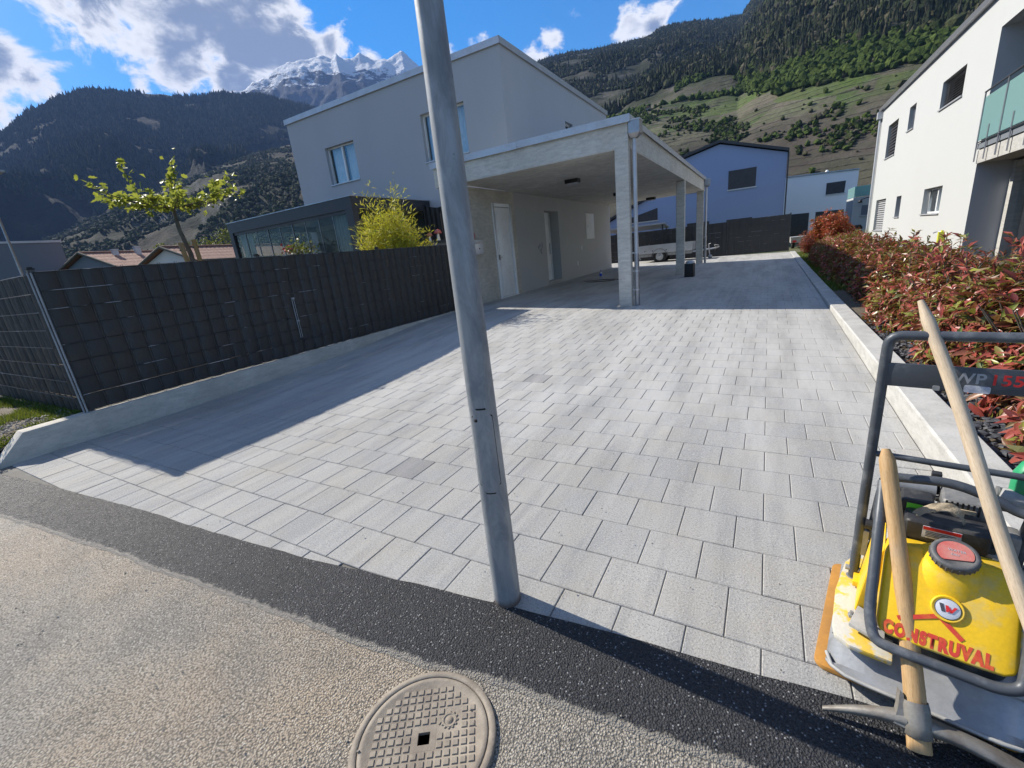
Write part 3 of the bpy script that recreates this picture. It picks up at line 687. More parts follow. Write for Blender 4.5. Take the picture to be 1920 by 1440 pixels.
# ------------------------------------------------------------------ manhole
MX, MY, MR = -.96, .738, .257
man = thing('manhole_cover', (MX, MY, 0), 'round dusty cast iron manhole cover with raised checker pads', 'manhole cover')
mb = MB(); mb.lathe([(MR, -.03), (MR, .0), (MR-.003, .004), (MR-.024, .004), (MR-.026, .000), (MR-.026, -.02)], (MX, MY, 0), n=64); mb.build('frame_ring', M['iron'], man)
mb = MB(); mb.lathe([(MR-.0285, -.02), (MR-.0285, .001), (MR-.032, .0035), (.235*MR/.262*.0+MR-.046, .0035), (MR-.05, .0005), (.034, .0005)], (MX, MY, 0), n=64)
# square hole rim
ca = R(33)
def rot(a, b_): return (MX+a*math.cos(ca)-b_*math.sin(ca), MY+a*math.sin(ca)+b_*math.cos(ca))
H = .021
mb.add([(*rot(a, b_), z) for z in (.0008,) for a, b_ in ((-.042, -.042), (.042, -.042), (.042, .042), (-.042, .042), (-H, -H), (H, -H), (H, H), (-H, H))], [(0, 1, 5, 4), (1, 2, 6, 5), (2, 3, 7, 6), (3, 0, 4, 7)])
mb.add([(*rot(a, b_), z) for z in (.0008, -.03) for a, b_ in ((-H, -H), (H, -H), (H, H), (-H, H))], [(0, 1, 5, 4), (1, 2, 6, 5), (2, 3, 7, 6), (3, 0, 4, 7), (4, 5, 6, 7)])
lid = mb.build('lid', M['iron'], man)
mb = MB(); mb.quad(*[(*rot(a, b_), -.012) for a, b_ in ((-H, -H), (H, -H), (H, H), (-H, H))]); mb.build('lifting_hole', M['tar'], man)
mb = MB(); st = .0285; pw, pl = .0215, .0225
for i in range(-9, 10):
    for j in range(-9, 10):
        a, b_ = i*st, j*st
        if math.hypot(a, b_) > MR-.062 or (abs(a) < .034 and abs(b_) < .034): continue
        if math.hypot(a-.088, b_-.052) < .044 or (abs(a) < .012 and abs(b_) > 9): continue
        q = [(a-pw/2, b_-pl/2), (a+pw/2, b_-pl/2), (a+pw/2, b_+pl/2), (a-pw/2, b_+pl/2)]; k = .0025
        qi = [(a-pw/2+k, b_-pl/2+k), (a+pw/2-k, b_-pl/2+k), (a+pw/2-k, b_+pl/2-k), (a-pw/2+k, b_+pl/2-k)]
        mb.add([(*rot(*p), .0003) for p in q]+[(*rot(*p), .0045) for p in qi], [(4, 5, 6, 7)]+[(n_, (n_+1) % 4, 4+(n_+1) % 4, 4+n_) for n_ in range(4)])
mb.build('checker_pads', M['iron'], man)
mb = MB(); ex, ey = rot(.088, .052)
mb.lathe([(.027, .0004), (.026, .0035), (.021, .0035), (.020, .0012), (.013, .0012), (.012, .004), (.0, .0045)], (ex, ey, 0), n=20)
for k in range(12):
    an = k*math.pi/6; mb.lathe([(.005, .0005), (.0045, .003), (0, .0035)], (ex+.028*math.cos(an), ey+.028*math.sin(an), 0), n=8)
for a0, b0, a1, b1 in ((.052, .062, .066, .040), (.050, .040, .068, .064)):
    p, q = rot(a0, b0), rot(a1, b1); mb.tube([(p[0], p[1], .001), (q[0], q[1], .001)], .003, 6)
mb.build('emblem', M['iron'], man)
# ------------------------------------------------------------------ woven privacy fences
def fence(name, label, p0, p1, z0, z1, side, nb=8, pitch=.2, amp=.037, seg=10, panel=2.5, mat='strip', seed=0, rods=True, cap=True, rod_r=.004, rod_out=.62, flip=False):
    """strips woven through a double-rod mat; bulges between the upright wires. side = unit normal that faces out"""
    g = random.Random(seed); p0, p1 = Vector((*p0, 0)), Vector((*p1, 0)); L = (p1-p0).length; d = (p1-p0)/L; nrm = Vector((*side, 0))
    f = thing(name, (p0.x, p0.y, z0), label, 'fence')
    npan = max(1, round(L/panel)); pw = L/npan; bh = (z1-z0)/nb
    for k in range(npan+1):
        q = p0+d*(k*pw)-nrm*.05; mb = MB()
        mb.fbox(lambda a, b_, c: (q+d*a+nrm*b_+Vector((0, 0, c))), (-.028, -.03, z0-.02), (.028, .03, z1+.03))
        po = mb.build('post', M['post'], f)
        if cap:
            mb = MB(); mb.fbox(lambda a, b_, c: (q+d*a+nrm*b_+Vector((0, 0, c))), (-.034, -.036, z1+.03), (.034, .036, z1+.045))
            mb.fbox(lambda a, b_, c: (q+d*a+nrm*b_+Vector((0, 0, c))), (-.022, -.024, z1+.045), (.022, .024, z1+.06)); mb.build('post_cap', M['black'], po)
    jit = [g.uniform(.6, 1.2)*(.55+.45*min(1, k_*pitch/4)) for k_ in range(int(L/pitch)+3)]
    for k in range(npan):
        s0 = k*pw-.004; s1 = (k+1)*pw+.004
        for j in range(nb):
            za = z0+j*bh-g.choice((.006, .006, .003, -.0025)); zb = z0+(j+1)*bh; ns = max(4, int((s1-s0)/pitch*seg)); vs = []
            ph = g.uniform(-.002, .002); sag = g.uniform(-.002, .002); taut = g.uniform(.94, 1.06)
            for r_, vv in enumerate((0, .18, .5, .82, 1)):
                ez = (.90, .98, 1.0, .98, .88)[r_]
                for i in range(ns+1):
                    s_ = s0+(s1-s0)*i/ns; c = s_/pitch; fr = c % 1
                    bul = (abs(math.sin(math.pi*fr)))**.55*jit[int(c)]*taut*amp
                    q = p0+d*s_+nrm*(bul*ez+ph*.3)
                    vs.append((q.x, q.y, za+(zb-za)*vv+sag*math.sin(s_*1.3+j)))
            mb = MB(); w_ = ns+1
            mb.add(vs, [(r_*w_+i, r_*w_+i+1, (r_+1)*w_+i+1, (r_+1)*w_+i) for r_ in range(4) for i in range(ns)], 0, True)
            mb.build('privacy_strip', M[mat], f)
        if rods:
            for j in range(nb+1):
                z = z0+j*bh; q0 = p0+d*s0+nrm*(amp*rod_out); q1 = p0+d*s1+nrm*(amp*rod_out)
                mb = MB(); mm = (q0+q1)/2+nrm*g.uniform(-.002, .003)
                mb.tube([(q0.x, q0.y, z), (mm.x, mm.y, z+g.uniform(-.003, .003)), (q1.x, q1.y, z)], rod_r, 6); mb.build('rod', M['rod'], f)
            mb = MB(); s_ = math.ceil(s0/pitch)*pitch
            while s_ < s1:
                for e in (-.012, .012):
                    q = p0+d*(s_+e)+nrm*(amp*.35); mb.tube([(q.x, q.y, z0-.01), (q.x, q.y, z1+.025)], .0026, 5, caps=False)
                s_ += pitch
            mb.build('upright_wires', M['post'], f)
    return f
main = fence('privacy_fence', 'long dark grey woven privacy fence on the low concrete wall', (-6.975, 1.76), (-6.975, 9.5), .315, 1.935, (1, 0), nb=8, seed=3, rod_out=.80)
# galvanised corner upright and its brackets
for x, y in ((-6.935, 1.735), (-6.965, 1.715)):
    mb = MB(); mb.tube([(x, y, .30), (x, y, 1.93)], .010, 8); mb.build('corner_rod', M['galv'], main)
mb = MB(); mb.tube([(-6.94, 4.70, .57), (-6.94, 4.70, 1.25)], .008, 8); mb.tube([(-6.94, 4.735, .57), (-6.94, 4.735, 1.25)], .006, 8)
for z in (.86, 1.24): mb.box(-6.945, -6.925, 4.69, 4.745, z-.015, z+.015)
mb.build('clamp_bar', M['galv'], main)
ret = fence('side_fence', 'dark privacy fence with bright cross wires running off along the garden soil', (-7.03, 1.74), (-12.1, 1.74), .29, 1.91, (0, -1), nb=8, pitch=.2, amp=.040, seg=12, seed=9, mat='strip_dark', rod_out=1.15, rod_r=.0042, cap=False)
fence('back_fence', 'dark privacy fence across the back of the yard behind the trailer', (-9.2, 27.0), (-1.9, 27.0), .22, 1.92, (0, -1), nb=7, pitch=.25, amp=.02, seg=4, seed=12, rod_out=.75)
fence('back_gate_fence', 'tallest dark woven fence panels ending beside the red shrub', (-1.85, 26.95), (.93, 26.95), .22, 1.96, (0, -1), nb=8, pitch=.25, amp=.02, seg=4, seed=15, panel=2.8, rod_out=.75)

# ------------------------------------------------------------------ walls with openings
def wall(mb, axis, pl, a0, a1, z0, z1, holes, dep, sgn, m=0, mr=None):
    """wall face on plane axis=pl facing sgn, holes (a0,a1,z0,z1) with reveals dep deep"""
    mr = m if mr is None else mr
    P = (lambda a, z, o: (pl-sgn*o, a, z)) if axis == 'x' else (lambda a, z, o: (a, pl-sgn*o, z))
    A = sorted({a0, a1}|{h[0] for h in holes}|{h[1] for h in holes}); Z = sorted({z0, z1}|{h[2] for h in holes}|{h[3] for h in holes})
    for i in range(len(A)-1):
        for j in range(len(Z)-1):
            ca_, cz = (A[i]+A[i+1])/2, (Z[j]+Z[j+1])/2
            if any(h[0] < ca_ < h[1] and h[2] < cz < h[3] for h in holes): continue
            mb.quad(P(A[i], Z[j], 0), P(A[i+1], Z[j], 0), P(A[i+1], Z[j+1], 0), P(A[i], Z[j+1], 0), m)
    for h0, h1, k0, k1 in holes:
        for q in (((h0, k0), (h1, k0)), ((h1, k0), (h1, k1)), ((h1, k1), (h0, k1)), ((h0, k1), (h0, k0))):
            mb.quad(P(*q[0], 0), P(*q[1], 0), P(*q[1], dep), P(*q[0], dep), mr)
def window(parent, axis, pl, sgn, h, dep, frame='white', casements=2, curtain=True, fw=.055, slats=0, sill=True, glass='glass', slatmat='shutter', label=None):
    """frame, pane, curtain, sill (or slatted shutter) in an opening h of a wall plane"""
    a0, a1, z0, z1 = h
    P = (lambda a, z, o: (pl-sgn*o, a, z)) if axis == 'x' else (lambda a, z, o: (a, pl-sgn*o, z))
    def bx(mb, b0, b1, c0, c1, o0, o1):
        s = [P(b0, c0, o0), P(b1, c1, o1)]; mb.box(*[v for k in range(3) for v in sorted((s[0][k], s[1][k]))])
    mb = MB(); o0, o1 = dep-.07, dep-.005
    bx(mb, a0, a0+fw, z0, z1, o0, o1); bx(mb, a1-fw, a1, z0, z1, o0, o1); bx(mb, a0+fw, a1-fw, z0, z0+fw, o0, o1); bx(mb, a0+fw, a1-fw, z1-fw, z1, o0, o1)
    for k in range(1, casements):
        c = a0+(a1-a0)*k/casements; bx(mb, c-fw*.7, c+fw*.7, z0+fw, z1-fw, o0-.01, o1)
    f = mb.build('window', M[frame], parent, bevel=.006, segs=1)
    if label: f['label'] = label
    mb = MB(); mb.quad(P(a0, z0, dep-.03), P(a1, z0, dep-.03), P(a1, z1, dep-.03), P(a0, z1, dep-.03)); mb.build('pane', M[glass], f)
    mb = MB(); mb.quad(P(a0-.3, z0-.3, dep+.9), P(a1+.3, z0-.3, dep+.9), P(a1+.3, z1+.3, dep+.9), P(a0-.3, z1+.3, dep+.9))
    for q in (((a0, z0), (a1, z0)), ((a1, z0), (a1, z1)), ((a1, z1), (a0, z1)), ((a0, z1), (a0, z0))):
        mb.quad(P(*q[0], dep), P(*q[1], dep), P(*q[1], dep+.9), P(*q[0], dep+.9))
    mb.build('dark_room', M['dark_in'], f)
    if curtain:
        mb = MB(); n = 40
        for c0, c1 in ((a0+.05, a0+(a1-a0)*.42), (a0+(a1-a0)*.52, a1-.05)):
            vs = [P(c0+(c1-c0)*i/n, z, dep+.12+.025*math.sin(i*1.15)) for z in (z0, z1) for i in range(n+1)]
            mb.add(vs, [(i, i+1, n+2+i, n+1+i) for i in range(n)], 0, True)
        mb.build('curtain', M['curtain'], f)
    if sill:
        mb = MB(); bx(mb, a0-.03, a1+.03, z0-.03, z0+.002, -.045, dep); mb.build('sill', M['flash'], f)
    if slats:
        st = (z1-z0)/slats
        for k in range(slats):
            z = z0+st*(k+.5); mb = MB()
            q = [P(a0+.02, z-st*.34, dep-.145), P(a1-.02, z-st*.34, dep-.145), P(a1-.02, z+st*.34, dep-.095), P(a0+.02, z+st*.34, dep-.095)]
            q2 = [P(a0+.02, z-st*.34-.006, dep-.14), P(a1-.02, z-st*.34-.006, dep-.14), P(a1-.02, z+st*.34-.006, dep-.09), P(a0+.02, z+st*.34-.006, dep-.09)]
            mb.add(q+q2, [(0, 1, 2, 3), (7, 6, 5, 4), (0, 1, 5, 4), (2, 3, 7, 6)]); mb.build('slat', M[slatmat], f)
    return f

# ------------------------------------------------------------------ grey house
HX0, HX1, HY0, HY1, HZ = -16.5, -6.85, 12.75, 22.6, 7.25
house = thing('grey_house', (-11.7, 17.7, .3), 'two storey grey plastered house with a shallow roof edge behind the carport', 'house')
W1 = (-14.65, -13.12, 4.75, 6.03); W2 = (-9.97, -8.25, 4.72, 6.12)
mb = MB(); wall(mb, 'y', HY0, HX0, HX1, .2, HZ, [W1, W2], .20, -1)
R1 = (17.42, 18.18, 5.1, 6.08); R2 = (19.77, 20.03, 5.5, 6.42); ENT = (14.9, 16.12, .42, 2.865)
mbu = MB(); wall(mbu, 'x', HX1, HY0, HY1, 3.35, HZ, [R1, R2], .20, 1)
mb.quad((HX0, HY0, .2), (HX0, HY1, .2), (HX0, HY1, HZ), (HX0, HY0, HZ)); mb.quad((HX0, HY1, .2), (HX1, HY1, .2), (HX1, HY1, HZ), (HX0, HY1, HZ))
mb.quad((HX0, HY0, HZ), (HX1, HY0, HZ), (HX1, HY1, HZ), (HX0, HY1, HZ))
mb.build('front_wall', M['plaster_grey'], house); mbu.build('side_wall', M['plaster_grey'], house)
mb = MB(); wall(mb, 'x', HX1, HY0, HY1, .2, 3.35, [ENT], .42, 1); lw = mb.build('lower_wall', M['plaster_dark'], house)
mb = MB()
mb.box(HX0-.05, HX1+.05, HY0-.05, HY0+.06, HZ+.002, HZ+.13); mb.box(HX1-.06, HX1+.05, HY0+.06, HY1+.05, HZ+.002, HZ+.13); mb.box(HX0-.05, HX0+.06, HY0+.06, HY1, HZ+.002, HZ+.13)
mb.box(HX0-.055, HX1+.055, HY0-.055, HY0-.05, HZ-.05, HZ+.12); mb.box(HX1+.05, HX1+.055, HY0-.055, HY1+.05, HZ-.05, HZ+.12)
mb.build('roof_edge', M['flash'], house)
window(house, 'y', HY0, -1, W1, .20, label='upper window beside the roof corner with curtains')
window(house, 'y', HY0, -1, W2, .20, label='upper window behind the lamp post')
window(house, 'x', HX1, 1, R1, .20, casements=1, curtain=False); window(house, 'x', HX1, 1, R2, .2, casements=1, curtain=False)
mb = MB(); mb.box(-7.4, -7.38, 19.3, 21.1, HZ+.02, HZ+.5); mb.build('roof_glass_rail', M['glass_teal'], house)
# entrance door
a0, a1, z0, z1 = ENT
mb = MB(); mb.box(HX1-.42, HX1-.34, a0, a0+.10, z0, z1); mb.box(HX1-.42, HX1-.34, a1-.10, a1, z0, z1); mb.box(HX1-.42, HX1-.34, a0+.1, a1-.1, z1-.1, z1)
door = mb.build('entrance_door', M['white'], house, bevel=.008)
mb = MB(); mb.box(HX1-.40, HX1-.36, a0+.1, a0+.42, z0, z1-.1); mb.box(HX1-.40, HX1-.36, a0+.60, a1-.1, z0, z1-.1); mb.box(HX1-.40, HX1-.36, a0+.42, a0+.60, z0, z0+.55); mb.box(HX1-.40, HX1-.36, a0+.42, a0+.60, z1-.55, z1-.1); mb.build('door_leaf', M['white'], door)
mb = MB(); mb.box(HX1-.40, HX1-.385, a0+.42, a0+.60, z0+.55, z1-.55); mb.build('door_glass', M['black'], door)
mb = MB(); mb.tube([(HX1-.33, a1-.22, z0+.95), (HX1-.33, a1-.22, z0+1.35)], .014, 8); mb.build('door_handle', M['zinc'], door)
mb = MB(); mb.box(HX1-.40, HX1+.06, a0-.03, a1+.03, z0-.05, z0-.004); mb.build('door_step', M['conc_light'], house)
# little things on the wall
t = thing('electric_cabinet', (HX1, 19.55, 1.8), 'white flush meter cabinet door high on the grey wall', 'cabinet')
mb = MB(); mb.box(HX1+.002, HX1+.03, 19.05, 20.08, 1.80, 2.85); c = mb.build('casing', M['white'], t, bevel=.008)
mb = MB(); mb.box(HX1+.03, HX1+.042, 19.11, 20.02, 1.86, 2.79); c = mb.build('cabinet_door', M['white'], t, bevel=.006)
mb = MB(); mb.box(HX1+.042, HX1+.05, 19.2, 19.23, 2.28, 2.36); mb.build('latch', M['zinc'], c)
t = thing('door_bell', (HX1, 14.5, 1.6), 'door bell plate with round metal buttons beside the entrance', 'door bell')
mb = MB(); mb.box(HX1+.001, HX1+.02, 14.52, 14.64, 1.62, 1.82); mb.build('plate', M['zinc'], t, bevel=.006)
for y, z in ((14.34, 1.56), (14.24, 1.66), (14.46, 1.60), (14.36, 1.72), (14.44, 1.48)):
    mb = MB(); mb.lathe([(.04, 0), (.04, .018), (.03, .026), (0, .026)], (HX1, y, z), (1, 0, 0), 14); mb.build('button', M['zinc'], t)
for y, z, lb in ((18.39, 1.46, 'white light switch on the grey wall below the meter cabinet'), (17.84, .86, 'white power socket low on the grey wall')):
    t = thing('light_switch' if z > 1 else 'wall_socket', (HX1, y, z), lb, 'switch' if z > 1 else 'socket')
    mb = MB(); mb.box(HX1+.001, HX1+.022, y-.05, y+.05, z-.08, z+.08); c = mb.build('cover_plate', M['white'], t, bevel=.006)
    mb = MB(); mb.box(HX1+.022, HX1+.028, y-.028, y+.028, z-.03, z+.03); mb.build('rocker', M['white'], t)

# ------------------------------------------------------------------ carport
CY0, CY1, CX1 = 9.75, 22.5, -2.53
def so(y): return 3.36-.085*(y-CY0)/12.75          # soffit level, falls to the back
def tp(y): return 3.84-.12*(y-CY0)/12.75
cp = thing('carport', (-4.7, 16, .2), 'fair faced concrete carport with slender columns and a flat roof', 'carport')
mb = MB()
def strip_box(x0, x1, y0, y1, lo, hi):
    vs = [(x, y, f(y)) for f in (lo, hi) for y in (y0, y1) for x in (x0, x1)]
    mb.add(vs, [(0, 1, 3, 2), (4, 6, 7, 5), (0, 4, 5, 1), (1, 5, 7, 3), (3, 7, 6, 2), (2, 6, 4, 0)])
strip_box(-6.845, CX1-.20, CY0+.20, CY1-.2, lambda y: so(y)+.0, lambda y: so(y)+.25); mb.build('roof_slab', M['conc'], cp)
mb = MB(); strip_box(-7.45, CX1, CY0, CY0+.2, lambda y: so(CY0)-.005, tp); mb.build('front_beam', M['conc'], cp, bevel=.006, segs=1)
mb = MB(); strip_box(CX1-.2, CX1, CY0+.2, CY1, lambda y: so(y)-.005, tp); mb.build('side_beam', M['conc'], cp, bevel=.006, segs=1)
mb = MB(); strip_box(-6.845, CX1-.2, CY1-.2, CY1, lambda y: so(y)-.005, tp); mb.build('rear_beam', M['conc'], cp, bevel=.006, segs=1)
mb = MB(); strip_box(-7.52, CX1+.05, CY0-.05, CY0+.25, lambda y: tp(y)+.003, lambda y: tp(y)+.10); strip_box(CX1-.25, CX1+.05, CY0+.25, CY1+.05, lambda y: tp(y)+.003, lambda y: tp(y)+.10)
strip_box(-7.52, -5.0, CY0-.057, CY0-.05, lambda y: tp(y)-.045, lambda y: tp(y)+.095); strip_box(-4.985, CX1+.05, CY0-.058, CY0-.05, lambda y: tp(y)-.04, lambda y: tp(y)+.102)
strip_box(CX1+.05, CX1+.057, CY0-.05, CY1+.05, lambda y: tp(y)-.03, lambda y: tp(y)+.095)
mb.build('roof_flashing', M['flash'], cp)
for y in (CY0+.002, 17.0, 22.2):
    mb = MB(); z0 = float(gh(-2.7, y)); mb.box(CX1-.285, CX1-.004, y, y+.16, z0-.05, so(y+.16)+.03 if y < 10 else so(y)-.006); mb.build('column', M['conc'], cp, bevel=.012, segs=1)
# mailbox niche wall: store room in raw concrete under the roof
sh = thing('store_room', (-7.3, 11, .3), 'raw concrete store room wall with a tall white door under the carport roof', 'store room')
D = (11.38, 12.47, .28, 2.98)
mb = MB(); wall(mb, 'x', HX1+.004, CY0+.05, HY0, .1, so(11)-.012, [D], .12, 1); wall(mb, 'y', CY0+.05, -7.4, HX1+.004, .1, so(CY0)-.012, [], .1, -1)
mb.quad((-7.4, CY0+.05, .1), (-7.4, HY0, .1), (-7.4, HY0, 3.3), (-7.4, CY0+.05, 3.3)); mb.quad((-7.4, CY0+.05, 3.3), (-6.85, CY0+.05, 3.3), (-6.85, HY0, 3.3), (-7.4, HY0, 3.3)); mb.build('concrete_wall', M['conc_wall'], sh)
a0, a1, z0, z1 = D; X = HX1
mb = MB(); mb.box(X-.11, X+.03, a0, a0+.09, z0, z1); mb.box(X-.11, X+.03, a1-.09, a1, z0, z1); mb.box(X-.11, X+.03, a0+.09, a1-.09, z1-.09, z1); mb.box(X-.11, X+.02, a0+.09, a1-.09, z0, z0+.05)
dr = mb.build('door', M['white'], sh, bevel=.008)
mb = MB(); mb.box(X-.09, X-.02, a0+.1, a1-.1, z0+.06, z1-.1); mb.build('door_leaf', M['white'], dr, bevel=.006)
mb = MB(); mb.box(X-.02, X-.006, a0+.22, a1-.24, z0+.22, z1-.22); mb.build('door_panel', M['white'], dr, bevel=.006)
mb = MB(); mb.box(X-.02, X+.045, a0+.13, a0+.16, 1.42, 1.56); mb.tube([(X+.04, a0+.145, 1.49), (X+.045, a0+.25, 1.49)], .01, 8); mb.build('door_handle', M['zinc'], dr)
t = thing('letter_box', (X, 10.45, 1.6), 'grey letter box on the raw concrete wall', 'letter box')
mb = MB(); mb.box(X+.006, X+.13, 10.12, 10.52, 1.63, 2.0); c = mb.build('box_body', M['flash'], t, bevel=.01)
mb = MB(); mb.box(X+.13, X+.14, 10.15, 10.49, 1.9, 1.97); mb.build('flap', M['zinc'], t)
mb = MB(); mb.lathe([(.02, 0), (.02, .01), (0, .012)], (X+.13, 10.32, 1.78), (1, 0, 0), 12); mb.build('lock', M['black'], t)
t = thing('red_parcel_tag', (X, 10.2, 2.06), 'faded red rounded sign above the letter box', 'sign')
mb = MB(); mb.lathe([(.0, .0), (.11, .0), (.115, .012), (.10, .03), (0, .035)], (X+.02, 10.22, 2.11), (1, 0, 0), 20); mb.build('disc', M['red_cap'], t)
mb = MB(); mb.box(X+.006, X+.03, 10.16, 10.28, 1.98, 2.05); mb.build('bracket', M['black'], t)
# lamps under the roof
for i, (x, y, lb) in enumerate(((-4.78, 12.43, 'black flush ceiling lamp nearer the front of the carport soffit'), (-4.65, 21.6, 'small black ceiling lamp at the back of the carport soffit'), (-4.95, 17.6, 'black ceiling lamp half hidden behind the front column'))):
    z = so(y); t = thing('ceiling_lamp', (x, y, z), lb, 'ceiling lamp', 'lamps under the carport')
    mb = MB(); mb.box(x-.19, x+.19, y-.12, y+.12, z-.10, z-.001); mb.build('housing', M['black'], t, bevel=.01)
    mb = MB(); mb.box(x-.16, x+.16, y-.09, y+.09, z-.125, z-.10); mb.build('diffuser', M['sticker'], t, bevel=.008)
# rainwater heads and downpipes
for i, (y, lb) in enumerate(((CY0+.12, 'zinc downpipe with a square rain head beside the front column'), (22.3, 'zinc downpipe with a square rain head at the far carport corner'))):
    x = CX1+.095; g0 = float(gh(-2.4, y)); zt_ = tp(y)-.02
    t = thing('downpipe', (x, y, g0), lb, 'downpipe', 'carport downpipes')
    mb = MB(); s = .135
    vs = [(x+sx*s, y+sy*s, zt_-.0) for sx, sy in ((-.62, -1), (1, -1), (1, 1), (-.62, 1))]+[(x+sx*s, y+sy*s, zt_-.22) for sx, sy in ((-.62, -1), (1, -1), (1, 1), (-.62, 1))]+[(x+sx*.06, y+sy*.06, zt_-.30) for sx, sy in ((-1, -1), (1, -1), (1, 1), (-1, 1))]
    mb.add(vs, [(i_, (i_+1) % 4, 4+(i_+1) % 4, 4+i_) for i_ in range(4)]+[(4+i_, 4+(i_+1) % 4, 8+(i_+1) % 4, 8+i_) for i_ in range(4)]+[(0, 1, 2, 3)])
    mb.build('rain_head', M['zinc'], t)
    mb = MB(); mb.box(x-.62*s-.012, x+s+.012, y-s-.012, y+s+.012, zt_-.001, zt_+.02); mb.build('head_rim', M['flash'], t)
    mb = MB(); mb.tube([(x, y, zt_-.28), (x, y, zt_-.42), (x+.0, y-.01, zt_-.5), (x, y-.01, g0+1.1)], .042, 14); mb.build('pipe', M['flash'], t)
    mb = MB(); mb.tube([(x, y-.01, g0-.03), (x, y-.01, g0+1.12)], .052, 14); mb.build('standpipe', M['zinc'], t)
    for z in (g0+.35, g0+.75, g0+1.13):
        mb = MB(); mb.tube([(x, y-.01, z-.015), (x, y-.01, z+.015)], .058, 14); mb.box(CX1-.02, x-.05, y-.03, y+.01, z-.012, z+.012); mb.build('clip', M['flash'], t)
# odds and ends on the floor
bz = float(gh(-5.26, 15.97)); t = thing('water_bottle', (-5.26, 15.97, bz), 'clear water bottle with a blue label standing on the paving', 'bottle')
mb = MB(); mb.lathe([(.0, .0), (.045, .0), (.05, .02), (.05, .10), (.046, .13), (.05, .16), (.05, .24), (.02, .33), (.016, .35), (0, .352)], (-5.26, 15.97, bz), n=20); mb.build('bottle_body', M['bottle'], t)
mb = MB(); mb.lathe([(.0515, .16), (.0515, .25)], (-5.26, 15.97, bz), n=20); mb.build('label_band', M['blue'], t)
mb = MB(); mb.lathe([(.02, .35), (.02, .375), (0, .377)], (-5.26, 15.97, bz), n=14); mb.build('cap', M['blue'], t)
mb = MB(); pts = [(-5.2+.62*math.cos(a)*(1+.12*math.sin(3*a)), 15.75+.33*math.sin(a), float(gh(-5.2, 15.75))+.012) for a in np.linspace(0, 6.0, 40)]
mb.tube(pts, .012, 6); tag(mb.build('hose_loop', M['black']), 'thin dark hose loop lying on the paving by the bottle', 'hose')
t = thing('floor_bin', (-2.2, 16.0, .2), 'small black bin with a pale lid behind the middle column', 'bin')
mb = MB(); mb.prism([(-2.36, 15.85), (-2.08, 15.85), (-2.06, 16.15), (-2.38, 16.15)], .19, .62); mb.build('bin_body', M['black'], t, bevel=.012)
mb = MB(); mb.lathe([(.0, .09), (.08, .085), (.135, .07), (.15, .03), (.15, .0)], (-2.2, 16.0, .625), n=20); mb.build('lid', M['flash'], t)

# ------------------------------------------------------------------ conservatory
KX0, KX1, KY0, KY1 = -16.28, -10.09, 9.3, 12.74
cv = thing('garden_room', (-13, 11, .3), 'anthracite glazed garden room with white curtains attached to the house', 'garden room')
mb = MB(); mb.box(KX0, KX1, KY0, KY0+.16, 3.22, 3.54); mb.box(KX1-.16, KX1, KY0+.16, KY1, 3.22, 3.54); mb.box(KX0, KX0+.16, KY0+.16, KY1, 3.22, 3.54); mb.box(KX0+.16, KX1-.16, KY0+.16, KY1, 3.40, 3.5)
mb.build('roof_frame', M['anth'], cv)
mb = MB(); mb.box(KX0-.02, KX1+.02, KY0-.02, KY0+.04, 3.542, 3.565); mb.box(KX1-.04, KX1+.02, KY0+.04, KY1, 3.542, 3.565); mb.build('roof_trim', M['zinc'], cv)
for x, y in ((KX0, KY0), (KX1-.28, KY0), (KX1-.2, KY1-.2)):
    mb = MB(); mb.box(x, x+(.28 if x > -12 and y < 10 else .2), y+.002, y+.2, .25, 3.219); mb.build('post', M['anth'], cv)
mb = MB(); mb.box(KX0+.2, KX1-.28, KY0+.04, KY0+.10, 3.13, 3.218); mb.build('glazing_rail', M['anth'], cv)
npn = 9; a0, a1 = KX0+.2, KX1-.28
for k in range(npn):
    u0 = a0+(a1-a0)*k/npn; u1 = a0+(a1-a0)*(k+1)/npn; mb = MB(); mb.box(u0+.004, u1-.004, KY0+.06+.012*(k % 2), KY0+.068+.012*(k % 2), .4, 3.13)
    p = mb.build('pane', M['glass_clear'], cv)
    mb = MB(); mb.box(u1-.012, u1-.002, KY0+.05, KY0+.09, .4, 3.13); mb.build('pane_edge', M['zinc'], p)
mb = MB(); mb.quad((KX1-.06, KY0+.2, .4), (KX1-.06, KY1-.2, .4), (KX1-.06, KY1-.2, 3.2), (KX1-.06, KY0+.2, 3.2)); mb.build('pane', M['glass_clear'], cv)
for c0, c1, yy in ((a0+.05, a0+.75, KY0+.22), (a1-.85, a1-.05, KY0+.22), (-13.1, -12.2, KY0+1.9)):
    mb = MB(); n = 46; vs = [(c0+(c1-c0)*i/n, yy+.05*math.sin(i*.95+.5*math.sin(i*.3)), z) for z in (.4, 3.16) for i in range(n+1)]
    mb.add(vs, [(i, i+1, n+2+i, n+1+i) for i in range(n)], 0, True); mb.build('curtain', M['curtain'], cv)
mb = MB(); mb.box(KX0+.2, KX1-.2, KY1-.02, KY1-.005, .3, 3.2); mb.build('back_screen', M['far_grey'], cv)
mb = MB(); mb.box(KX0+.2, KX1-.2, KY0+.2, KY1-.05, .28, .32); mb.build('room_floor', M['far_grey'], cv)
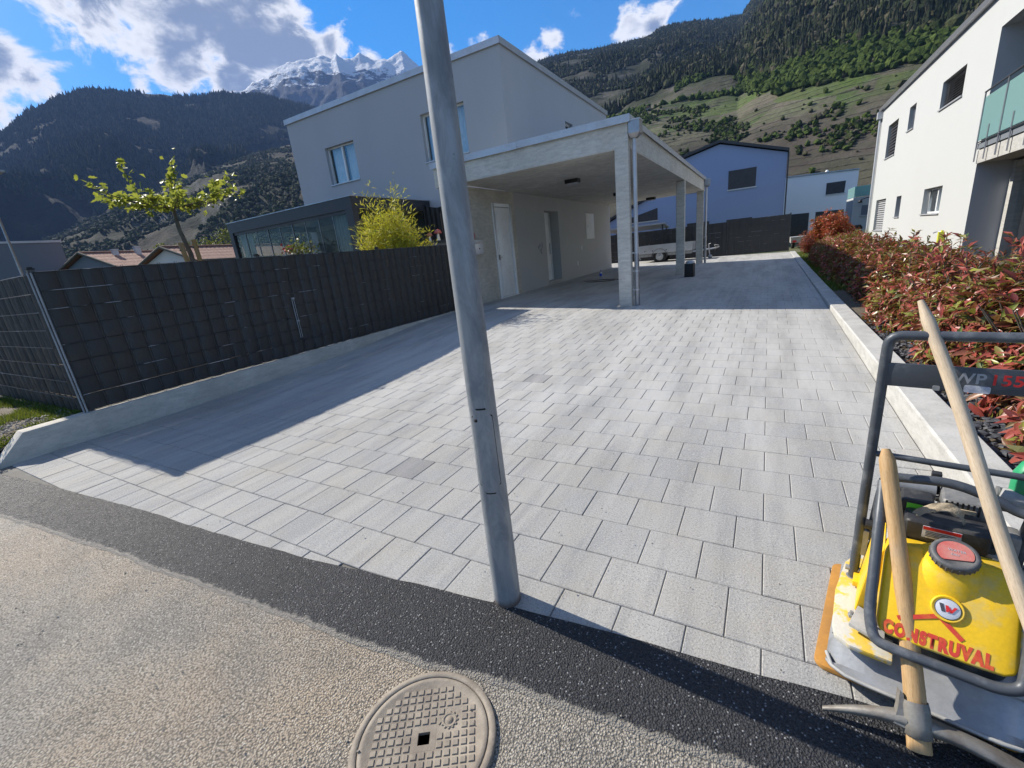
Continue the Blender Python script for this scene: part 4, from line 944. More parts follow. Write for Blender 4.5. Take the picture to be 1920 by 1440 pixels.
# black windbreak beside it and the raised planter
t = thing('black_screen', (-9.6, 12.5, .3), 'black fabric screen hanging beside the garden room behind the bamboo', 'screen')
mb = MB(); n = 30; X0, X1 = -10.05, -8.75
vs = [(X0+(X1-X0)*i/n, 12.3+.03*math.sin(i*1.4), z) for z in (.4, 3.3) for i in range(n+1)]
vs = [(x, y, z if z < 1 else 3.42-.35*math.sin(math.pi*min(1, max(0, (x-X0)/(X1-X0))))*.5-.0*(x-X0)) for x, y, z in vs]
mb.add(vs, [(i, i+1, n+2+i, n+1+i) for i in range(n)], 0, True); mb.build('cloth', M['black'], t)
t = thing('raised_planter', (-8.8, 11, .3), 'raised grey board planter against the house behind the fence', 'planter')
for k in range(8):
    x0 = -9.42+k*.145; mb = MB(); mb.box(x0, x0+.14, 11.0, 11.03, .3, 2.1); mb.build('board', M['wood_grey'], t)
mb = MB(); mb.box(-9.46, -8.24, 10.95, 11.5, 2.104, 2.16); mb.build('top_board', M['anth'], t)
for x, s, lb in ((-9.05, .9, 'small white toadstool ornament on the planter'), (-8.72, 1.15, 'taller red capped toadstool ornament beside the candle rod')):
    tt = thing('toadstool', (x, 11.2, 2.16), lb, 'ornament')
    mb = MB(); mb.lathe([(.05*s, 0), (.035*s, .12*s), (.03*s, .2*s)], (x, 11.2, 2.16), n=12); mb.build('stem', M['white'], tt)
    mb = MB(); mb.lathe([(.0, .30*s), (.07*s, .27*s), (.11*s, .2*s), (.10*s, .185*s), (.03*s, .19*s)], (x, 11.2, 2.16), n=14); mb.build('cap', M['red_cap'], tt)
t = thing('garden_lantern', (-8.5, 11.25, 2.16), 'black rod lantern standing on the planter', 'lantern')
mb = MB(); mb.tube([(-8.55, 11.25, 2.16), (-8.55, 11.25, 2.95)], .02, 6); mb.tube([(-8.55, 11.25, 2.8), (-8.3, 11.25, 2.8)], .012, 6); mb.build('rod', M['black'], t)
mb = MB(); mb.box(-8.36, -8.24, 11.2, 11.3, 2.5, 2.78); mb.build('lamp_case', M['anth'], t)
# red planted pot glimpsed in front of the glass
t = thing('geranium_pot', (-12.3, 8.6, 1.7), 'red flowering plant with green leaves in front of the garden room glass', 'plant')
# ------------------------------------------------------------------ white building on the right
BX, BY0, BY1, BZ = 4.5, 16.45, 30.0, 6.2
wb = thing('white_building', (9, 20, 0), 'tall white plastered building with small windows and a glass balcony', 'building')
WH = [(18.5, 20.5, 4.45, 5.22), (23.5, 24.42, 4.46, 5.29), (26.15, 28.02, 3.88, 5.25), (18.88, 20.77, 1.37, 2.16), (23.82, 24.6, 1.33, 2.12), (26.6, 28.7, .77, 2.14)]
mb = MB(); wall(mb, 'x', BX, BY0, BY1, -.12, BZ, WH, .22, -1)
mb.quad((BX, BY1, -.12), (14, BY1, -.12), (14, BY1, BZ), (BX, BY1, BZ)); mb.quad((14, 6, -.12), (14, BY1, -.12), (14, BY1, BZ), (14, 6, BZ))
mb.box(BX, 4.78, 6.0, BY0-.002, 5.42, BZ-.002); mb.build('outer_wall', M['plaster_white'], wb)
mb = MB(); mb.quad((BX+.001, BY0, -.12), (14, BY0, -.12), (14, BY0, BZ-.01), (BX+.001, BY0, BZ-.01)); mb.quad((4.78, 6, 5.44), (14, 6, 5.44), (14, BY0-.004, 5.44), (4.78, BY0-.004, 5.44)); mb.build('loggia_wall', M['plaster_grey'], wb)
mb = MB(); mb.box(BX-.12, 14.1, 5.8, BY1+.12, BZ+.002, BZ+.14); mb.build('roof_edge', M['zinc'], wb)
kinds = [('dark', 0), ('grey', 0), ('dark', 0), ('white', 1), ('grey', 0), ('louvre', 0)]
names = ['upper dark shuttered window nearest the balcony', 'narrow upper window', 'upper shuttered window by the far downpipe', 'lower window with an open white casement', 'narrow lower window', 'lower window with grey louvred shutter by the downpipe']
for h, (k, c), nm in zip(WH, kinds, names):
    big = h[1]-h[0] > 1.2
    window(wb, 'x', BX, -1, h, .22, frame='flash' if k != 'white' else 'white', casements=2 if k == 'white' else 1, curtain=k == 'white', slats={'dark': 11, 'louvre': 14}.get(k, 0), slatmat='slat_grey' if k == 'louvre' else 'shutter', label=nm)
mb = MB(); mb.tube([(BX-.07, 29.85, -.1), (BX-.07, 29.85, 5.9)], .05, 10); mb.box(BX-.2, BX-.005, 29.7, 30.0, 5.86, 6.17); mb.build('downpipe', M['flash'], wb)
# glazed back of the loggia
mb = MB(); mb.box(5.14, 5.40, 16.2, 16.44, -.1, 2.45); mb.box(5.14, 5.4, 12.0, 12.2, -.1, 2.45); mb.box(5.15, 5.4, 12.2, 16.2, 2.3, 2.44); mb.build('glazing_frame', M['conc_light'], wb)
mb = MB(); mb.quad((5.28, 12.2, .0), (5.28, 16.2, .0), (5.28, 16.2, 2.3), (5.28, 12.2, 2.3)); mb.build('pane', M['glass'], wb)
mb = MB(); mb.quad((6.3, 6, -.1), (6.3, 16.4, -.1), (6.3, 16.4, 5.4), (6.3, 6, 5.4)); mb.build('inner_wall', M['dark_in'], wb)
mb = MB(); mb.box(3.9, 6.3, 6, 16.44, -.05, .04); mb.build('terrace_slab', M['conc_light'], wb)
mb = MB(); mb.prism([(4.47, 16.44), (6.3, 16.44), (6.3, 6.5), (3.95, 6.5)], 2.50, 2.80); mb.build('balcony_slab', M['conc_light'], wb)
def bx_(y): return 4.44-.052*(16.44-y)
mb = MB(); ys = [16.42, 14.9, 13.3, 11.6, 10]
for k in range(4):
    y0, y1 = ys[k]-.01, ys[k+1]+.01; mb = MB()
    vs = [(bx_(y)-o, y, z) for o in (.0, .014) for y, z in ((y0, 3.02), (y1, 3.02), (y1, 3.98), (y0, 3.98))]
    mb.add(vs, [(0, 1, 2, 3), (7, 6, 5, 4), (0, 4, 5, 1), (1, 5, 6, 2), (2, 6, 7, 3), (3, 7, 4, 0)]); mb.build('balcony_glass', M['glass_teal'], wb)
    mb = MB(); y = y0; mb.box(bx_(y)-.035, bx_(y)-.016, y-.05, y, 2.55, 4.1); mb.box(bx_(y-.7)-.03, bx_(y-.7)-.016, y-.75, y-.7, 2.55, 3.3); mb.build('balcony_post', M['zinc'], wb)
mb = MB(); mb.tube([(bx_(16.42)-.02, 16.42, 4.1), (bx_(10)-.02, 10, 4.1)], .022, 8); mb.tube([(bx_(16.42)-.02, 16.42, 2.98), (bx_(10)-.02, 10, 2.98)], .016, 8); mb.build('handrail', M['anth'], wb)
mb = MB(); mb.prism([(4.445, 16.43), (4.53, 16.43), (4.2, 9.8), (4.115, 9.8)], 2.83, 2.96); mb.build('kick_plate', M['far_grey'], wb)
# standpipe with hose
t = thing('garden_standpipe', (4.38, 17.75, 0), 'yellow garden standpipe with a grey hose coil against the white wall', 'standpipe')
mb = MB(); mb.tube([(4.38, 17.75, -.1), (4.38, 17.75, .9)], .035, 10); mb.box(4.30, 4.46, 17.70, 17.80, .52, .86); mb.build('pipe', M['yel'], t)
mb = MB(); mb.tube([(4.38, 17.75, .86), (4.30, 17.85, .88), (4.24, 17.95, .84)], .018, 8); mb.build('tap', M['zinc'], t)
mb = MB()
for k in range(6):
    a = np.linspace(0, 2*math.pi, 22); mb.tube([(4.33-.02*k+.01*math.sin(j), 17.75+(.10+.012*k)*math.sin(j), .28+.30*math.cos(j)-.02*k) for j in a], .013, 6)
mb.build('hose_coil', M['engine_grey'], t)

# ------------------------------------------------------------------ blue house, white house, cube, small far things
t = thing('blue_house', (-3, 38, 0), 'blue plastered house with a dark pitched roof edge behind the back fence', 'house')
Y = 34.0; mb = MB(); poly = [(.72, -.1), (.78, 5.62), (-2.98, 6.78), (-7.5, 5.75), (-7.55, 4.15), (-11.6, 2.4), (-11.6, -.1)]
mb.prism(poly, Y, Y+10, F=lambda a, b_, w_: (a, w_, b_)); mb.build('wall', M['plaster_blue'], t)
mb = MB()
for (a, b_), (c, d) in (((.85, 5.66), (-2.98, 6.85)), ((-2.98, 6.85), (-7.6, 5.80)), ((-7.5, 4.2), (-11.8, 2.42))):
    mb.prism([(a, b_), (c, d), (c, d+.16), (a, b_+.16)], Y-.25, Y+10.2, F=lambda a_, b__, w_: (a_, w_, b__))
mb.build('roof', M['anth'], t)
mb = MB(); mb.box(.795, .87, Y-.08, Y+.1, -.1, 5.62); mb.build('downpipe', M['anth'], t)
def dark_open(name, parent, poly, Yf, mat='anth', fr=True, label=None):
    mb = MB(); mb.prism(poly, Yf-.02, Yf+.05, F=lambda a, b_, w_: (a, w_, b_)); o = mb.build(name, M[mat], parent)
    if fr:
        mb = MB(); xs_ = [p[0] for p in poly]; z_ = min(p[1] for p in poly); mb.box(min(xs_)-.05, max(xs_)+.05, Yf-.07, Yf, z_-.07, z_-.004); mb.build('sill', M['flash'], o)
        mb = MB(); n = 9; zt_ = max(p[1] for p in poly)
    return o
dark_open('window', t, [(-2.42, 3.98), (-.86, 3.98), (-.84, 5.10), (-2.42, 5.10)], Y)
dark_open('window', t, [(-5.0, 4.2), (-3.95, 4.2), (-3.95, 4.95), (-5.0, 4.95)], Y)
dark_open('angled_window', t, [(-9.2, 2.7), (-6.87, 2.7), (-6.87, 3.5), (-9.2, 2.95)], Y)
dark_open('door', t, [(-2.45, 0), (-.95, 0), (-.95, 2.14), (-2.45, 2.14)], Y, fr=False)
dark_open('door', t, [(-4.9, 0), (-3.5, 0), (-3.5, 2.2), (-4.9, 2.2)], Y, mat='shutter', fr=False)
t = thing('canopy_roof', (-6.9, 29.5, 0), 'low white edged flat canopy roof behind the trailer fence', 'canopy')
mb = MB(); vs = [(x, y, z+dz) for dz in (0, .09) for x, y, z in ((-9.2, 28, 2.24), (-5.25, 28, 2.24), (-5.6, 31.4, 2.05), (-9.2, 31.4, 2.05))]
mb.add(vs, [(0, 3, 2, 1), (4, 5, 6, 7), (0, 1, 5, 4), (1, 2, 6, 5), (2, 3, 7, 6), (3, 0, 4, 7)]); mb.build('roof_panel', M['flash'], t)
for x, y, z in ((-9.0, 28.1, 2.24), (-5.4, 28.1, 2.24), (-5.75, 31.2, 2.05), (-9.0, 31.2, 2.05)):
    mb = MB(); mb.box(x-.04, x+.04, y-.04, y+.04, -.1, z); mb.build('leg', M['anth'], t)
t = thing('white_house', (3, 50, 0), 'pale modern house with one dark upper window and two dark garage doors', 'house')
Y = 48.0; mb = MB(); mb.prism([(-3.5, -.1), (6.1, -.1), (6.16, 5.06), (-3.5, 5.42)], Y, Y+9, F=lambda a, b_, w_: (a, w_, b_)); mb.build('wall', M['plaster_pale'], t)
mb = MB(); mb.prism([(-3.6, 5.43), (6.2, 5.07), (6.2, 5.15), (-3.6, 5.51)], Y-.1, Y+9.1, F=lambda a, b_, w_: (a, w_, b_)); mb.build('roof', M['zinc'], t)
mb = MB(); mb.lathe([(.12, 0), (.14, .15), (.08, .25), (0, .27)], (4.05, Y+.6, 5.16), n=10); mb.build('roof_vent', M['white'], t)
o = dark_open('window', t, [(4.05, 3.44), (5.32, 3.44), (5.36, 4.35), (4.05, 4.35)], Y)
dark_open('garage_door', t, [(1.2, 0), (3.0, 0), (3.0, 2.16), (1.2, 2.2)], Y, mat='shutter', fr=False)
dark_open('garage_door', t, [(3.46, 0), (5.42, 0), (5.42, 2.12), (3.46, 2.15)], Y, mat='shutter', fr=False)
t = thing('white_cube_annex', (6, 41, 0), 'small white cube annex with a blue glass parapet beside the pale house', 'annex')
mb = MB(); mb.box(4.99, 8.2, 40, 43.2, -.1, 2.70); mb.build('wall', M['plaster_white'], t)
mb = MB(); mb.box(5.02, 8.2, 40.02, 40.05, 2.74, 3.42); mb.box(5.02, 5.05, 40.06, 43.2, 2.74, 3.42); mb.build('glass_parapet', M['glass_teal'], t)
dark_open('window', t, [(5.5, 1.5), (6.0, 1.5), (6.0, 2.15), (5.5, 2.15)], 40, mat='far_grey')
t = thing('wall_lamp_arm', (5.7, 39.8, 2.4), 'black lamp arm on the corner of the white cube annex', 'lamp')
mb = MB(); mb.tube([(5.35, 39.7, 2.5), (5.7, 39.7, 2.62), (6.3, 39.7, 2.62), (6.3, 39.95, 2.62)], .03, 6); mb.build('arm', M['black'], t)
mb = MB(); mb.lathe([(.0, .1), (.1, .05), (.13, -.1), (0, -.1)], (5.35, 39.7, 2.42), n=10); mb.build('lamp_head', M['black'], t)
t = thing('covered_barbecue', (4.2, 31.6, 0), 'black covered barbecue standing by the far corner of the white building', 'barbecue')
mb = MB(); mb.prism([(3.95, 31.3), (4.45, 31.3), (4.48, 31.8), (3.92, 31.8)], .02, .75); mb.build('cover', M['black'], t, bevel=.05)
mb = MB(); mb.prism([(.05, 0), (.0, .18), (.12, .30), (.42, .30), (.52, .16), (.5, 0)], 31.3, 31.8, F=lambda a, b_, w_: (3.94+a, w_, .75+b_)); mb.build('hood', M['black'], t, bevel=.03)
mb = MB(); mb.tube([(3.85, 31.27, .72), (3.85, 31.25, .78), (4.5, 31.25, .78)], .02, 6); mb.build('handle', M['zinc'], t)
t = thing('utility_trailer', (1.8, 34, 0), 'grey flat trailer half hidden behind the tall red shrub', 'trailer')
mb = MB(); mb.box(1.15, 3.0, 30.6, 32.6, .42, .72); mb.box(1.13, 3.02, 30.58, 30.62, .66, .74); mb.build('bed', M['steel_dusty'], t)
for x in (1.3, 2.85):
    mb = MB(); mb.lathe([(.0, -.08), (.24, -.08), (.26, -.03), (.26, .05), (.22, .08), (0, .08)], (x, 31.6, .25), (1, 0, 0), 18); mb.build('wheel', M['rubber'], t)
    mb = MB(); mb.box(x-.06, x+.12, 30.55, 30.58, .45, .56); mb.build('tail_light', M['red'], t)
# trailer in the yard
t = thing('car_trailer', (-4.9, 25.4, .2), 'single axle metal trailer with pale dropsides parked against the back fence', 'trailer')
X0, X1, Y0, Y1, gz0 = -6.08, -3.36, 24.9, 26.2, .22
mb = MB(); mb.box(X0, X1, Y0, Y1, .70, .74); mb.build('bed', M['engine_grey'], t)
for y in (Y0-.025, Y1):
    mb = MB(); mb.box(X0, X1, y, y+.025, .745, 1.15); mb.box(X0, X1, y-.012, y, 1.08, 1.13); mb.box(X0, X1, y-.010, y, .93, .97); mb.build('dropside', M['flash'], t)
for x in (X0-.025, X1):
    mb = MB(); mb.box(x, x+.025, Y0, Y1, .745, 1.15); mb.build('headboard', M['flash'], t)
mb = MB()
for x in (-5.7, -5.3, -4.6, -4.0): mb.box(x-.02, x+.02, Y0-.05, Y0-.025, .85, .90)
mb.build('latch', M['black'], t)
mb = MB(); mb.box(X0, X1, Y0+.05, Y0+.11, .58, .70); mb.box(X0, X1, Y1-.11, Y1-.05, .58, .70); mb.prism([(X0, .74), (X0+.05, .74), (X0+.16, .46), (X0+.10, .44)], Y0, Y0+.06, F=lambda a, b_, w_: (a, w_, b_)); mb.build('chassis', M['steel'], t)
for y in (Y0-.02, Y1-.14):
    mb = MB(); mb.lathe([(.20, .0), (.32, .0), (.345, .03), (.345, .13), (.32, .16), (.20, .16)], (-4.95, y, .56), (0, 1, 0), 26); wh = mb.build('wheel', M['rubber'], t)
    mb = MB(); mb.lathe([(.205, .03), (.19, .01), (.15, .03), (.09, .02), (.06, -.005), (.05, -.01), (0, -.01)], (-4.95, y, .56), (0, 1, 0), 26)
    for k in range(10):
        a = k*math.pi/5; mb.lathe([(.012, .0), (.012, .012), (0, .012)], (-4.95+.12*math.cos(a), y+.008, .56+.12*math.sin(a)), (0, -1, 0), 8)
    mb.build('rim', M['flash'], wh)
    mb = MB(); n = 16; vs = []
    for i in range(n+1):
        a = math.pi*(-.02+1.04*i/n)
        for r_, yy in ((.385, y-.03), (.385, y+.19), (.40, y+.19), (.40, y-.03)): vs.append((-4.95+r_*math.cos(a), yy, .56+r_*math.sin(a)))
    mb.add(vs, [(i*4+k, i*4+(k+1) % 4, (i+1)*4+(k+1) % 4, (i+1)*4+k) for i in range(n) for k in range(4)]); mb.build('mudguard', M['engine'], t)
mb = MB(); mb.tube([(-3.5, 25.2, .64), (-2.5, 25.5, .70), (-2.28, 25.52, .72)], .035, 8); mb.tube([(-3.5, 25.9, .64), (-2.5, 25.55, .70)], .035, 8); mb.build('drawbar', M['flash'], t)
mb = MB(); mb.tube([(-2.62, 25.4, .95), (-2.55, 25.4, .35)], .03, 8); mb.tube([(-2.62, 25.4, .95), (-2.5, 25.3, .97)], .012, 6); mb.lathe([(0, -.04), (.1, -.04), (.1, .04), (0, .04)], (-2.53, 25.4, .32), (0, 1, 0), 14); mb.build('jockey_wheel', M['zinc'], t)
mb = MB(); mb.tube([(-2.35, 25.5, .70), (-2.12, 25.5, .78)], [.05, .03], 8); mb.tube([(-2.3, 25.5, .75), (-2.35, 25.5, .88), (-2.15, 25.5, .84)], .018, 6); mb.build('coupling', M['steel_dusty'], t)

# ------------------------------------------------------------------ plate compactor
AA = R(11); CO = Vector((.26, 1.54, 0)); CUv = Vector((math.cos(AA), -math.sin(AA), 0)); CV = Vector((math.sin(AA), math.cos(AA), 0))
def K(u, v, z): return CO+CUv*u+CV*v+Vector((0, 0, z))
pc = thing('plate_compactor', K(.25, .3, 0), 'yellow vibrating plate compactor with grey tube frame and upright handle', 'plate compactor')
def rrect(x0, x1, y0, y1, r, n=5):
    P = []
    for cx, cy, a0 in ((x1-r, y0+r, -90), (x1-r, y1-r, 0), (x0+r, y1-r, 90), (x0+r, y0+r, 180)):
        for k in range(n+1): a = R(a0+90*k/n); P.append((cx+r*math.cos(a), cy+r*math.sin(a)))
    return P
mb = MB(); mb.prism(rrect(-.035, .50, .03, .68, .04), .004, .024, F=K); mb.build('rubber_pad', M['orange'], pc, bevel=.003)
# ribbed base plate: upturned front skirt, rim, deck
mb = MB(); n = 16; sec = [(.030, .028), (-.012, .046), (-.022, .060), (-.016, .066), (.012, .075), (.105, .150), (.14, .155), (.60, .150), (.66, .11), (.70, .075), (.69, .03)]
us = [0, .015, .05, .12, .2, .28, .36, .43, .47, .505, .52]; dv = [.05, .03, .012, .004, 0, 0, 0, .004, .012, .03, .05]; dzz = [-.05, -.028, -.006, 0, 0, 0, 0, 0, -.006, -.028, -.05]
vs = [K(u, v+(d if v < .1 else -d*.5), max(.026, z+(e if z > .07 else 0))) for u, d, e in zip(us, dv, dzz) for v, z in sec]; m_ = len(sec)
mb.add(vs, [(i*m_+k, i*m_+k+1, (i+1)*m_+k+1, (i+1)*m_+k) for i in range(len(us)-1) for k in range(m_-1)], 0, True)
mb.add(vs[:m_], [tuple(range(m_))]); mb.add(vs[-m_:], [tuple(range(m_-1, -1, -1))]); mb.build('base_plate', M['steel'], pc, smooth_all=True, sharp=28)
mb = MB(); mb.tube([K(.0, .062, .064), K(.02, .006, .066), K(.06, -.014, .066), K(.12, -.019, .066), K(.43, -.019, .066), K(.47, -.012, .066), K(.51, .02, .066)], .0065, 8); mb.tube([K(.008, .10, .128), K(.05, .096, .150), K(.12, .092, .154), K(.50, .092, .154)], .0045, 8); mb.build('plate_edge', M['steel_dusty'], pc)
mb = MB(); mb.fbox(K, (.02, .085, .154), (.50, .105, .162)); mb.fbox(K, (.02, .105, .154), (.035, .60, .166)); mb.fbox(K, (.485, .105, .154), (.50, .60, .166)); mb.build('plate_rib', M['steel'], pc, bevel=.003)
mb = MB(); mb.prism([(.004, .10), (.016, .05), (.06, .022), (.175, .022), (.175, .60), (.05, .60), (.012, .50), (-.004, .3)], .148, .1690, F=K); mb.build('side_deck', M['yellow_worn'], pc, bevel=.006)
mb = MB(); mb.fbox(K, (.045, .34, .176), (.13, .42, .20)); mb.build('deck_bracket', M['yellow'], pc, bevel=.004)
mb = MB(); mb.prism([(.05, .09), (.15, .05), (.15, .16), (.07, .2)], .19, .205, F=K); mb.build('front_bracket', M['steel_dusty'], pc, bevel=.004)
for u, v in ((.105, .11), (.115, .135), (.08, .40), (.055, .16), (.12, .165)):
    mb = MB(); mb.lathe([(.011, 0), (.011, .012), (.006, .013), (.006, .024), (0, .024)], K(u, v, .176 if v > .14 else .205), n=6, smooth=False); mb.build('bolt', M['steel'], pc)
# vibrator housing and engine deck
mb = MB(); mb.prism(rrect(.13, .45, .12, .56, .05), .155, .27, F=K); mb.build('exciter_housing', M['engine'], pc, bevel=.01)
mb = MB(); mb.prism(rrect(.10, .47, .16, .62, .03), .27, .295, F=K); mb.build('engine_deck', M['yellow_worn'], pc, bevel=.005)
# tank: leaning front, rounded body
ln = R(35); FD = Vector((0, 0, 0))
side = [(.004, .285), (.014, .272), (.30, .275), (.335, .30), (.335, .44), (.30, .48), (.205, .508), (.168, .498), (.146, .476)]
mb = MB(); uu = [.118, .126, .150, .20, .28, .36, .408, .430, .438]; sh_ = [.80, .92, .985, 1, 1, 1, .985, .92, .80]; cvv, czz = .17, .39
vs = [K(u, cvv+(v-cvv)*s_, czz+(z-czz)*s_) for u, s_ in zip(uu, sh_) for v, z in side]; m_ = len(side)
mb.add(vs, [(i*m_+k, i*m_+(k+1) % m_, (i+1)*m_+(k+1) % m_, (i+1)*m_+k) for i in range(len(uu)-1) for k in range(m_)], 0, True)
mb.add(vs[:m_], [tuple(range(m_))]); mb.add(vs[-m_:], [tuple(range(m_-1, -1, -1))])
tank = mb.build('water_tank', M['yellow'], pc, bevel=.007, segs=3, sharp=40)
mb = MB(); mb.prism([(.06, .175), (.115, .175), (.122, .45), (.118, .48), (.085, .40)], .20, .46, F=lambda a, b_, w_: K(a, w_, b_)); mb.build('side_cover', M['yellow'], pc, bevel=.02, segs=3)
# a neck, cap
nax = (CV*-.36+Vector((0, 0, .93))).normalized(); nc = K(.281, .180, .505)
mb = MB(); mb.lathe([(.105, -.05), (.080, -.014), (.064, .002), (.055, .012), (.055, .02)], nc, nax, 36); mb.build('filler_neck', M['yellow'], tank)
cc = nc+nax*.020
mb = MB(); CS = .76; prof = [(r_*CS, z_) for r_, z_ in [(.070, 0), (.0755, .003), (.0765, .022), (.073, .028), (.060, .030), (.058, .027), (.0, .027)]]
mb.lathe(prof, cc, nax, 40)
a_ = nax.orthogonal().normalized(); b2_ = nax.cross(a_)
for k in range(26):
    an = 2*math.pi*k/26; q = cc+(a_*math.cos(an)+b2_*math.sin(an))*.0752*CS; mb.tube([q+nax*.003, q+nax*.021], .0028, 6)
cap = mb.build('filler_cap', M['cap_rim'], tank)
mb = MB(); P = []; 
for k in range(40):
    an = 2*math.pi*k/40; r_ = .056*CS; x_, y_ = r_*math.cos(an), r_*math.sin(an); P.append((x_, y_))
fr_ = CUv; up_ = (nax.cross(fr_)).normalized()
dd = lambda a, b_, w_: cc+fr_*a+up_*b_+nax*w_
mb.prism([(x_, max(y_, -.026+.25*x_)) for x_, y_ in P], .0275, .031, F=dd); cd_ = mb.build('cap_disc', M['red_cap'], cap)
text_part('cap_lettering', 'WATER', .012, (fr_, up_), dd(-.017, .004, .0312), M['print_grey'], cap, 0)
text_part('cap_lettering', 'EAU', .010, (fr_, up_), dd(-.010, -.011, .0312), M['print_grey'], cap, 0)
# face frame for print: face runs up the leaning front
FU = CUv; FW = (CV*math.sin(ln)+Vector((0, 0, math.cos(ln)))).normalized(); FN = FU.cross(FW)
def face(a, b_, h=.0): return K(0, .004, .285)+FU*a+FW*b_+FN*h
lo = face(.279, .136, .0005)
mb = MB(); mb.lathe([(.040, -.004), (.039, .004), (.036, .006), (.034, .0045), (.0, .0045)], lo, FN, 40); bd = mb.build('badge_ring', M['yellow'], tank)
mb = MB(); mb.lathe([(.030, .003), (.0295, .0055), (.0285, .006), (.0, .006)], lo, FN, 40); bd = mb.build('badge', M['silver'], tank)
mb = MB(); mb.lathe([(.0305, .0048), (.0305, .0062), (.0288, .0065), (.0284, .0055)], lo, FN, 40); mb.build('badge_rim', M['print_dark'], tank)
q = lambda a, b_, h=.0072: lo+FU*a*.78+FW*b_*.78+FN*h
mb = MB(); mb.prism([(-.026, .016), (-.014, .016), (-.006, -.014), (-.017, -.014)], .0062, .0074, F=q); mb.build('badge_mark', M['print_dark'], tank)
mb = MB()
for pl_ in ([(-.008, .013), (.001, .013), (.006, -.002), (.001, -.012), (-.004, -.012)], [(.001, .004), (.008, -.012), (.013, -.012), (.007, .006)], [(.006, -.012), (.013, -.012), (.027, .013), (.018, .013)]): mb.prism(pl_, .0062+.0004*len(pl_), .0074+.0004*len(pl_), F=q)
mb.build('badge_mark', M['red'], tank)
# red stencil: chevron roof and name
mb = MB()
for a, b_ in (((.168, .062), (.262, .1075)), ((.262, .1075), (.318, .058))):
    dx, dy = b_[0]-a[0], b_[1]-a[1]; l_ = math.hypot(dx, dy); nx_, ny_ = -dy/l_*.0065, dx/l_*.0065
    mb.add([face(a[0]+nx_, a[1]+ny_, .0004), face(b_[0]+nx_, b_[1]+ny_, .0004), face(b_[0]-nx_, b_[1]-ny_, .0004), face(a[0]-nx_, a[1]-ny_, .0004)], [(0, 1, 2, 3)])
mb.build('stencil_roof', M['red_paint'], tank)
text_part('stencil_lettering', 'CONSTRUVAL', .052, (FU, FW), face(.137, .009, .0004), M['red_paint'], tank, .075, 0.0, .63)
# tube cage
def cage(pts, r=.0165, name='cage_tube', m='tube'):
    mb = MB()
    # round the corners
    P = [Vector(p) for p in pts]; Q = [P[0]]
    for i in range(1, len(P)-1):
        a, b_, c = P[i-1], P[i], P[i+1]; rr = min(.06, (a-b_).length*.45, (c-b_).length*.45)
        p1 = b_+(a-b_).normalized()*rr; p2 = b_+(c-b_).normalized()*rr
        for k in range(6): t_ = k/5; Q.append(p1*(1-t_)**2+b_*2*t_*(1-t_)+p2*t_**2)
    Q.append(P[-1]); mb.tube(Q, r, 12); return mb.build(name, M[m], pc)
def pn(u, v, z): return K(u, v-.018, z-.012)
cage([K(.090, .33, .665), pn(.092, .245, .605), pn(.098, .045, .335), pn(.118, .004, .272), pn(.18, .0, .268), pn(.40, .0, .268), pn(.445, .012, .285), pn(.452, .06, .36), K(.455, .245, .605), K(.455, .33, .645)])
cage([K(.090, .33, .665), K(.11, .35, .682), K(.265, .35, .702), K(.37, .345, .672), K(.42, .34, .645), K(.455, .33, .645)])
cage([K(.100, .35, .672), K(.092, .40, .60), K(.080, .43, .36)])
cage([K(.455, .34, .645), K(.46, .40, .55), K(.46, .43, .36)])
mb = MB(); mb.fbox(K, (.045, .405, .285), (.075, .45, .40)); mb.fbox(K, (.455, .405, .285), (.485, .45, .40)); mb.build('cage_bracket', M['steel_dusty'], pc, bevel=.004)
for u, v in ((.083, .395),):
    mb = MB(); mb.tube([K(u-.025, v, .44), K(u+.03, v, .44)], .02, 10); mb.tube([K(u, v, .44), K(u+.01, v-.05, .40), K(u+.03, v-.07, .37)], .008, 8); mb.build('choke_cable', M['engine'], pc)
# handle
hz = [(.044, .415, .15), (.044, .415, .55), (.047, .415, 1.10), (.049, .415, 1.187), (.49, .415, 1.192), (.492, .415, 1.10), (.495, .415, .55), (.495, .415, .15)]
cage([K(*p) for p in hz], .0165, 'handle_tube')
mb = MB(); mb.tube([K(.05, .415, .735), K(.495, .415, .735)], .0115, 10); mb.build('cross_bar', M['tube'], pc)
for u in (.044, .495):
    mb = MB(); mb.tube([K(u-.028, .415, .205), K(u+.028, .415, .205)], .011, 8); mb.tube([K(u, .415, .135), K(u, .415, .17)], .024, 10); mb.build('pivot_bolt', M['steel'], pc)
mb = MB(); mb.fbox(K, (.055, .402, 1.008), (.485, .408, 1.092)); hp = mb.build('handle_panel', M['tube'], pc, bevel=.003)
pu_ = lambda u, z: K(u, .4015, z)
text_part('panel_lettering', 'WP', .048, (CUv, (0, 0, 1)), pu_(.222, 1.039), M['print_grey'], hp, .02, .0004, 1.0)
text_part('panel_lettering', '1550', .048, (CUv, (0, 0, 1)), pu_(.305, 1.039), M['red'], hp, .02, .0004, 1.0)
mb = MB(); mb.prism(rrect(.252, .312, 1.008, 1.032, .006), .4005, .4018, F=lambda a, b_, w_: K(a, w_, b_)); sk = mb.build('panel_sticker', M['sticker'], hp)
mb = MB(); mb.prism(rrect(.178, .196, 1.006, 1.022, .004), .398, .402, F=lambda a, b_, w_: K(a, w_, b_)); mb.build('panel_clip', M['steel'], hp)
